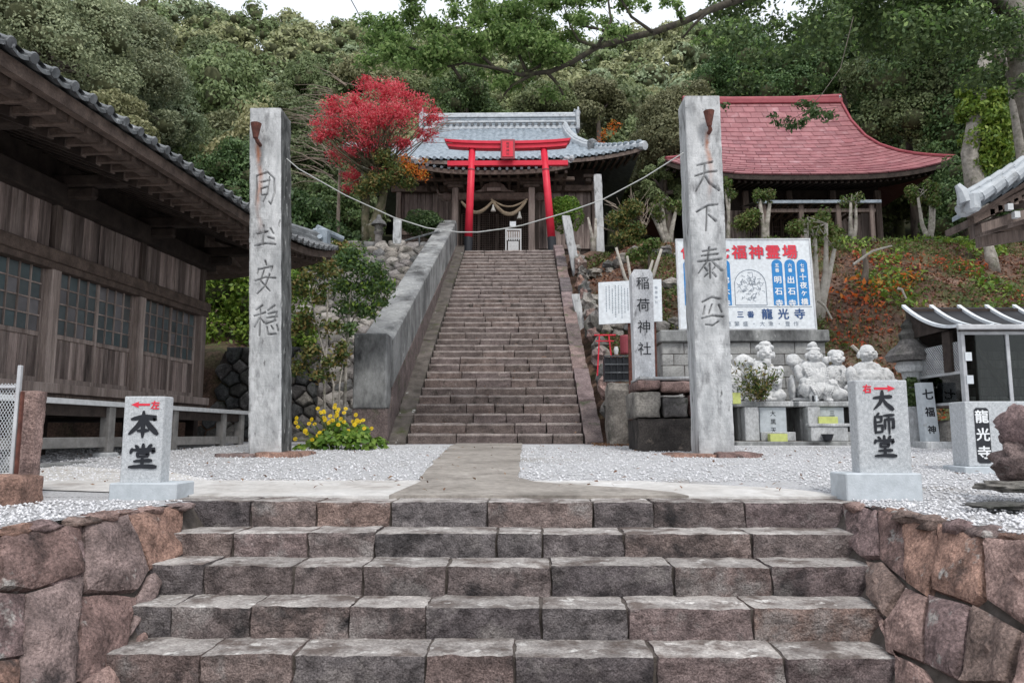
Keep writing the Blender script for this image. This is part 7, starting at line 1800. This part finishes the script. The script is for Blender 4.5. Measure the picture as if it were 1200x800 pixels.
# ---- pruned trees on the terrace edge and bank
def pruned(label, px, py, Y, top, forks, leaf=None, nl=0, bark='palebark', r0=.1, lm=None, cat='tree'):
    x = P(px, py, Y).x; z0 = terr(x, Y); a = Vector((x, Y, z0-.15)); tr = []; ends = []
    for (fx, fy) in forks:
        e = P(fx, fy, Y); m = a+(e-a)*.5+Vector((rd.uniform(-.08, .08), 0, rd.uniform(-.05, .1))); tr.append(([a, a+(m-a)*.5+Vector((0, 0, .1)), m, e], [r0, r0*.8, r0*.62, r0*.42])); ends.append(e)
    L = []
    if nl:
        for e in ends: L += [((e.x+rd.uniform(-.15, .15), e.y+rd.uniform(-.2, .2), e.z+rd.uniform(0, .25)), (.2, .2, .24)) for _ in range(2)]
    if L: 
        br = [([e, tuple(Vector(l[0])+Vector((0, 0, .2)))], [.02, .008]) for e in ends for l in L[:4] if (Vector(l[0])-e).length < .8]
        return tree('pruned_tree', label, cat, tuple(a), tr, L, nl, .05, leaf or 'groundleaf', bark, branches=br)
    t = thing('pruned_tree', label, cat, tuple(a)); b = MB()
    for p_, rr in tr: b.tube(p_, rr, 8, jit=.12)
    b.build('trunk', bark, t, True); return t
pruned('pair of thin sawn off stems right of the tall lichened post', 695, 290, 24.2, 0, [(689, 255), (698, 256)], r0=.09)
pruned('forked pale tree with sparse tufts left of the right pillar', 784, 285, 23.8, 0, [(764, 250), (776, 240), (792, 246), (774, 262)], 'groundleaf', 1100, r0=.13)
pruned('slim pruned tree with tuft directly right of the right pillar', 852, 275, 23.5, 0, [(850, 222), (855, 232)], 'groundleaf', 500, r0=.08)
pruned('pruned tree with leafy top before the red roofed hall left part', 897, 280, 23.6, 0, [(890, 232), (902, 238)], 'groundleaf', 900, r0=.13)
pruned('slim pruned tree before the middle of the red roofed hall', 998, 276, 23.4, 0, [(997, 238), (1003, 240)], 'groundleaf', 400, r0=.1)
pruned('small pruned tree with round leafy head right of the red roofed hall', 1087, 262, 23, 0, [(1076, 232), (1090, 226), (1095, 238)], 'groundleaf', 1700, r0=.1)
pruned('thick pale sawn tree stump below the small pavilion eave', 1163, 295, 20.5, 0, [(1158, 262)], r0=.2)
pruned('bleached forked dead branch above the inscribed post', 748, 325, 19, 0, [(722, 290), (735, 300), (775, 292), (765, 305)], bark='whitebark', r0=.08)
pruned('bleached bare branching tree right of the signboard', 958, 332, 18, 0, [(944, 268), (955, 280), (968, 262), (978, 292), (948, 300)], 'groundleaf', 500, bark='whitebark', r0=.11)
pruned('short bleached stump on the red leaved bank', 1010, 305, 19.5, 0, [(1012, 292)], bark='bark', r0=.12)
for (pts_, lab, mt, n, Y) in (([(724, 258, .4), (740, 245, .4), (730, 280, .4), (745, 270, .35)], 'leafy shrub with green and pinkish leaves right of the shrine stairs', 'shrubleaf', 4200, 22.8), ([(872, 262, .4), (880, 255, .35)], 'small green bush between the pruned trees before the red roofed hall', 'groundleaf', 1600, 23.6),
                         ([(935, 268, .35), (960, 265, .4), (975, 272, .3)], 'low green shrub behind the signboard right corner', 'groundleaf', 2200, 22), ([(760, 290, .3), (745, 300, .3)], 'small yellow green weed clump on the bank left of the signboard', 'groundleaf', 1200, 20.5)):
    L = PL_(pts_, Y); c = L[0][0]; tree('shrub', lab, 'shrub', (c[0], c[1], c[2]-.6), [([(c[0], c[1], terr(c[0], c[1])-.1), c], [.04, .02])], L+sub(L, rd, 2, .5), n, .05, mt, cname='foliage')
b = MB()
for i in range(60):
    s_ = P(rd.uniform(720, 760), rd.uniform(240, 275), 23); d = Vector((rd.uniform(-1, 1), 0, rd.uniform(.2, 1))).normalized()*rd.uniform(.3, .8); b.tube([s_, s_+d], [.012, .004], 3, cap=False)
t = thing('bare_shrub', 'tangle of reddish bare twigs right of the tall lichened post', 'bare shrub', tuple(P(740, 290, 23))); b.build('twigs', 'twig', t, kind='stuff'); b = MB(); b.tube([P(740, 292, 23), P(740, 262, 23)], [.05, .03], 6); b.build('stem', 'twig', t)
b = MB()
for (a_, c_) in (((1000, 310), (1045, 288)), ((1052, 338), (1062, 350)), ((958, 352), (975, 374)), ((998, 405), (1040, 455))):
    b = MB(); p_, q_ = P(*a_, 17.5), P(*c_, 17.5); y_ = 17.5 if a_[1] < 380 else 13.6; p_, q_ = P(*a_, y_), P(*c_, y_); b.tube([p_, (p_+q_)/2+Vector((0, 0, .1)), q_], [.035, .03, .02], 6, jit=.1)
    t = b.build('dead_branch', 'whitebark'); t['category'] = 'branch'; t['label'] = {1000: 'longest bleached branch lying across the upper red leaved bank', 1052: 'tiny bleached twig on the bank above the display case', 958: 'short bleached branch on the bank just right of the signboard', 998: 'bleached branch slanting down behind the big bellied statue'}[a_[0]]
# ---- plants by statues
Yp = 12.35; c = P(888, 470, Yp)
t = thing('potted_plant', 'leafy bamboo like plant on the left pedestal before the bearded statue', 'plant', tuple(c)); pts = []; nr = []
b = MB()
for i in range(30):
    s_ = P(888+rd.uniform(-10, 10), 470, Yp+rd.uniform(-.05, .1)); e = P(886+rd.uniform(-28, 30), 436+rd.uniform(-12, 20), Yp+rd.uniform(-.15, .15)); b.tube([s_, (s_+e)/2+Vector((0, 0, .04)), e], [.006, .005, .003], 4, cap=False)
    for k in range(26): u_ = rd.uniform(.15, 1.05); q = s_+(e-s_)*u_+Vector((rd.gauss(0, .03), rd.gauss(0, .03), rd.gauss(0, .03))); pts.append(tuple(q)); nr.append((rd.gauss(0, 1), -1, rd.gauss(0, 1)))
b.build('stems', 'bark', t); V, F = cards(rng, np.array(pts), np.array(nr), .042, .28, .4); link('leaves', np_mesh('leaves', V, F, 'shrubleaf'), t)
L = PL_([(1066, 462, .14), (1072, 472, .12), (1062, 474, .1), (1068, 448, .1)], 11.6); tree('potted_plant', 'small green plant on the block stand beside the stone lantern', 'plant', tuple(P(1068, 478, 11.6)), [([P(1068, 480, 11.6), P(1067, 460, 11.6)], [.01, .006])], L, 900, .035, 'darkleaf', cname='foliage')
L = PL_([(1080, 430, .12), (1083, 440, .1)], 11.9); tree('fern', 'small fern growing behind the lantern shaft', 'fern', tuple(P(1080, 450, 11.9)), None, L, 300, .03, 'groundleaf', cname='foliage')
# ---- the camphor tree whose limb hangs over the scene
CT = thing('camphor_tree', 'big camphor tree on the right with a long mossy limb arching over the stairway', 'tree', (10.5, 14.6, .4))
b = MB(); x0_ = P(1250, 300, 14.5)
b.tube([(x0_.x, 14.5, terr(x0_.x, 14.5)-.3), tuple(P(1240, 230, 14.5)), tuple(P(1215, 120, 14.5)), tuple(P(1190, 20, 14.3)), tuple(P(1150, -120, 14))], [.45, .38, .32, .28, .2], 12, jit=.05)
b.tube([tuple(P(1213, 150, 14.5)), tuple(P(1195, 110, 14.6)), tuple(P(1184, 85, 14.8))], [.14, .12, .1], 9)
b.build('trunk', 'palebark', CT, True)
b = MB(); LIMB = [(1195, 30, 14.2), (1120, -45, 13), (1000, -50, 12.2), (900, -14, 11.4), (858, 2, 11), (832, 12, 10.8), (800, 26, 10.6), (765, 38, 10.4), (732, 46, 10.2), (700, 55, 10.1), (672, 72, 10), (645, 84, 10), (610, 88, 10), (580, 80, 10), (545, 74, 10), (515, 80, 10), (482, 82, 10)]
b.tube([tuple(P(*q)) for q in LIMB], [.13, .1, .085, .07, .06, .055, .05, .047, .043, .04, .037, .034, .03, .024, .018, .012, .007], 10, jit=.07)
SUBS = [[(735, 46), (705, 35), (680, 30), (665, 20)], [(700, 55), (678, 48), (668, 30), (660, 5)], [(665, 76), (640, 60), (632, 40), (626, 10)], [(618, 87), (606, 60), (600, 35), (592, 8)], [(610, 88), (632, 78), (640, 60)], [(800, 26), (790, 5), (780, -20)], [(765, 38), (740, 20), (722, -10)], [(860, 2), (850, -20)],
        [(580, 80), (556, 58), (540, 30)], [(545, 75), (520, 55), (500, 30), (480, 5)], [(515, 80), (498, 62), (478, 55)], [(640, 84), (655, 100), (660, 112)], [(530, 78), (540, 92)], [(832, 12), (812, 30), (800, 45)], [(625, 87), (600, 100), (590, 112)], [(700, 55), (716, 24), (712, -5)]]
for s_ in SUBS: b.tube([tuple(P(px, py, 10+.05*i)) for i, (px, py) in enumerate(s_)], [.026, .02, .014, .007][:len(s_)], 6)
b.build('limb', 'limbbark', CT, True)
cl_ = []
def area(x0, x1, y0, y1, n, r, Y0, Y1): 
    for i in range(n): cl_.append((tuple(P(rd.uniform(x0, x1), rd.uniform(y0, y1), rd.uniform(Y0, Y1))), (r*rd.uniform(.7, 1.3),)*2+(r*.6,)))
area(430, 530, 25, 78, 26, .2, 9.6, 10.8); area(528, 660, -5, 78, 44, .21, 9.6, 11); area(470, 500, -5, 20, 5, .16, 9.6, 10); area(600, 665, 60, 112, 9, .16, 9.8, 10.6)
area(660, 740, -10, 45, 16, .16, 9.6, 10.6); area(560, 600, 80, 115, 5, .14, 9.8, 10.4); area(745, 800, -10, 16, 5, .13, 9.8, 10.8); area(800, 850, 40, 60, 3, .1, 10, 10.6); area(545, 620, 10, 60, 14, .2, 9.8, 10.8)
area(470, 530, 60, 84, 6, .14, 9.6, 10.3)
pts, d = lump_points(rng, cl_, 30000, .3, (.1, 1.15)); V, F = cards(rng, pts, d, .034, .5, .8); link('limb_leaves', np_mesh('limb_leaves', V, F, 'camphor'), CT)
b = MB()
for c, r in cl_:
    c = Vector(c)
    for k in range(3): e = c+Vector((rd.uniform(-1, 1), rd.uniform(-1, 1), rd.uniform(-1, 1)))*r[0]; b.tube([c, e], [.006, .003], 3, cap=False)
b.build('twigs', 'bark', CT, kind='stuff')
cl_ = []
area(840, 1010, -30, 50, 30, .45, 12.5, 15.5); area(1000, 1130, -20, 60, 30, .5, 13, 16); area(1060, 1200, -20, 60, 26, .5, 12.5, 16); area(1120, 1200, 60, 110, 8, .35, 13.5, 16); area(860, 960, 50, 100, 7, .3, 13, 15)
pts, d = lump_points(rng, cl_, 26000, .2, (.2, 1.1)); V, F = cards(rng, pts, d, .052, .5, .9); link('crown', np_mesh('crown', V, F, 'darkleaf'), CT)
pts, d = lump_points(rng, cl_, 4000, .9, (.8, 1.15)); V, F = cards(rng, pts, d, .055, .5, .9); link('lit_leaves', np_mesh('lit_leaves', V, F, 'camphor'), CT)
cl_ = []; area(905, 940, 136, 150, 5, .11, 9.6, 9.9); area(945, 983, 122, 138, 4, .12, 9.6, 9.9); area(922, 945, 118, 126, 1, .08, 9.7, 9.8); area(838, 850, 118, 130, 1, .09, 9.8, 9.9)
b = MB(); b.tube([tuple(P(1000, 20, 12)), tuple(P(985, 80, 10.6)), tuple(P(962, 112, 9.9)), tuple(P(945, 130, 9.8)), tuple(P(915, 148, 9.75))], [.008, .006, .005, .004, .003], 5); b.tube([tuple(P(945, 130, 9.8)), tuple(P(982, 126, 9.75))], [.007, .003], 5); b.build('hanging_sprig', 'bark', CT)
pts, d = lump_points(rng, cl_, 620, .2, (.1, 1.1)); V, F = cards(rng, pts, d, .036, .45, 1.0); link('sprig_leaves', np_mesh('sprig_leaves', V, F, 'darkleaf'), CT)
# ---- ivy clad tree and pale trunk at right
L = PL_([(1150, 110, .55), (1160, 140, .6), (1150, 165, .55), (1165, 180, .5), (1140, 130, .45), (1170, 155, .45), (1150, 195, .4), (1168, 112, .4)], 21)
tree('ivy_tree', 'tree trunk wrapped in bright green ivy above the small pavilion roof', 'tree', tuple(P(1150, 270, 21)), [([tuple(P(1150, 275, 21)), tuple(P(1141, 210, 21)), tuple(P(1136, 180, 21)), tuple(P(1150, 100, 21)), tuple(P(1160, 30, 21))], [.3, .26, .24, .2, .16])], L+sub(L, rd, 4, .45), 9000, .075, 'brightleaf', 'palebark', shell=(.6, 1.1))
t = thing('leaning_tree', 'pale grey tree trunk leaning at the top right edge', 'tree', tuple(P(1205, 200, 17))); b = MB(); b.tube([tuple(P(1210, 250, 17)), tuple(P(1200, 190, 17)), tuple(P(1190, 120, 17)), tuple(P(1186, 80, 17)), tuple(P(1175, 20, 17))], [.16, .15, .13, .12, .1], 9, jit=.05)
b.tube([tuple(P(1186, 80, 17)), tuple(P(1165, 60, 17)), tuple(P(1145, 52, 17))], [.1, .08, .06], 8); b.build('trunk', 'palebark', t, True)
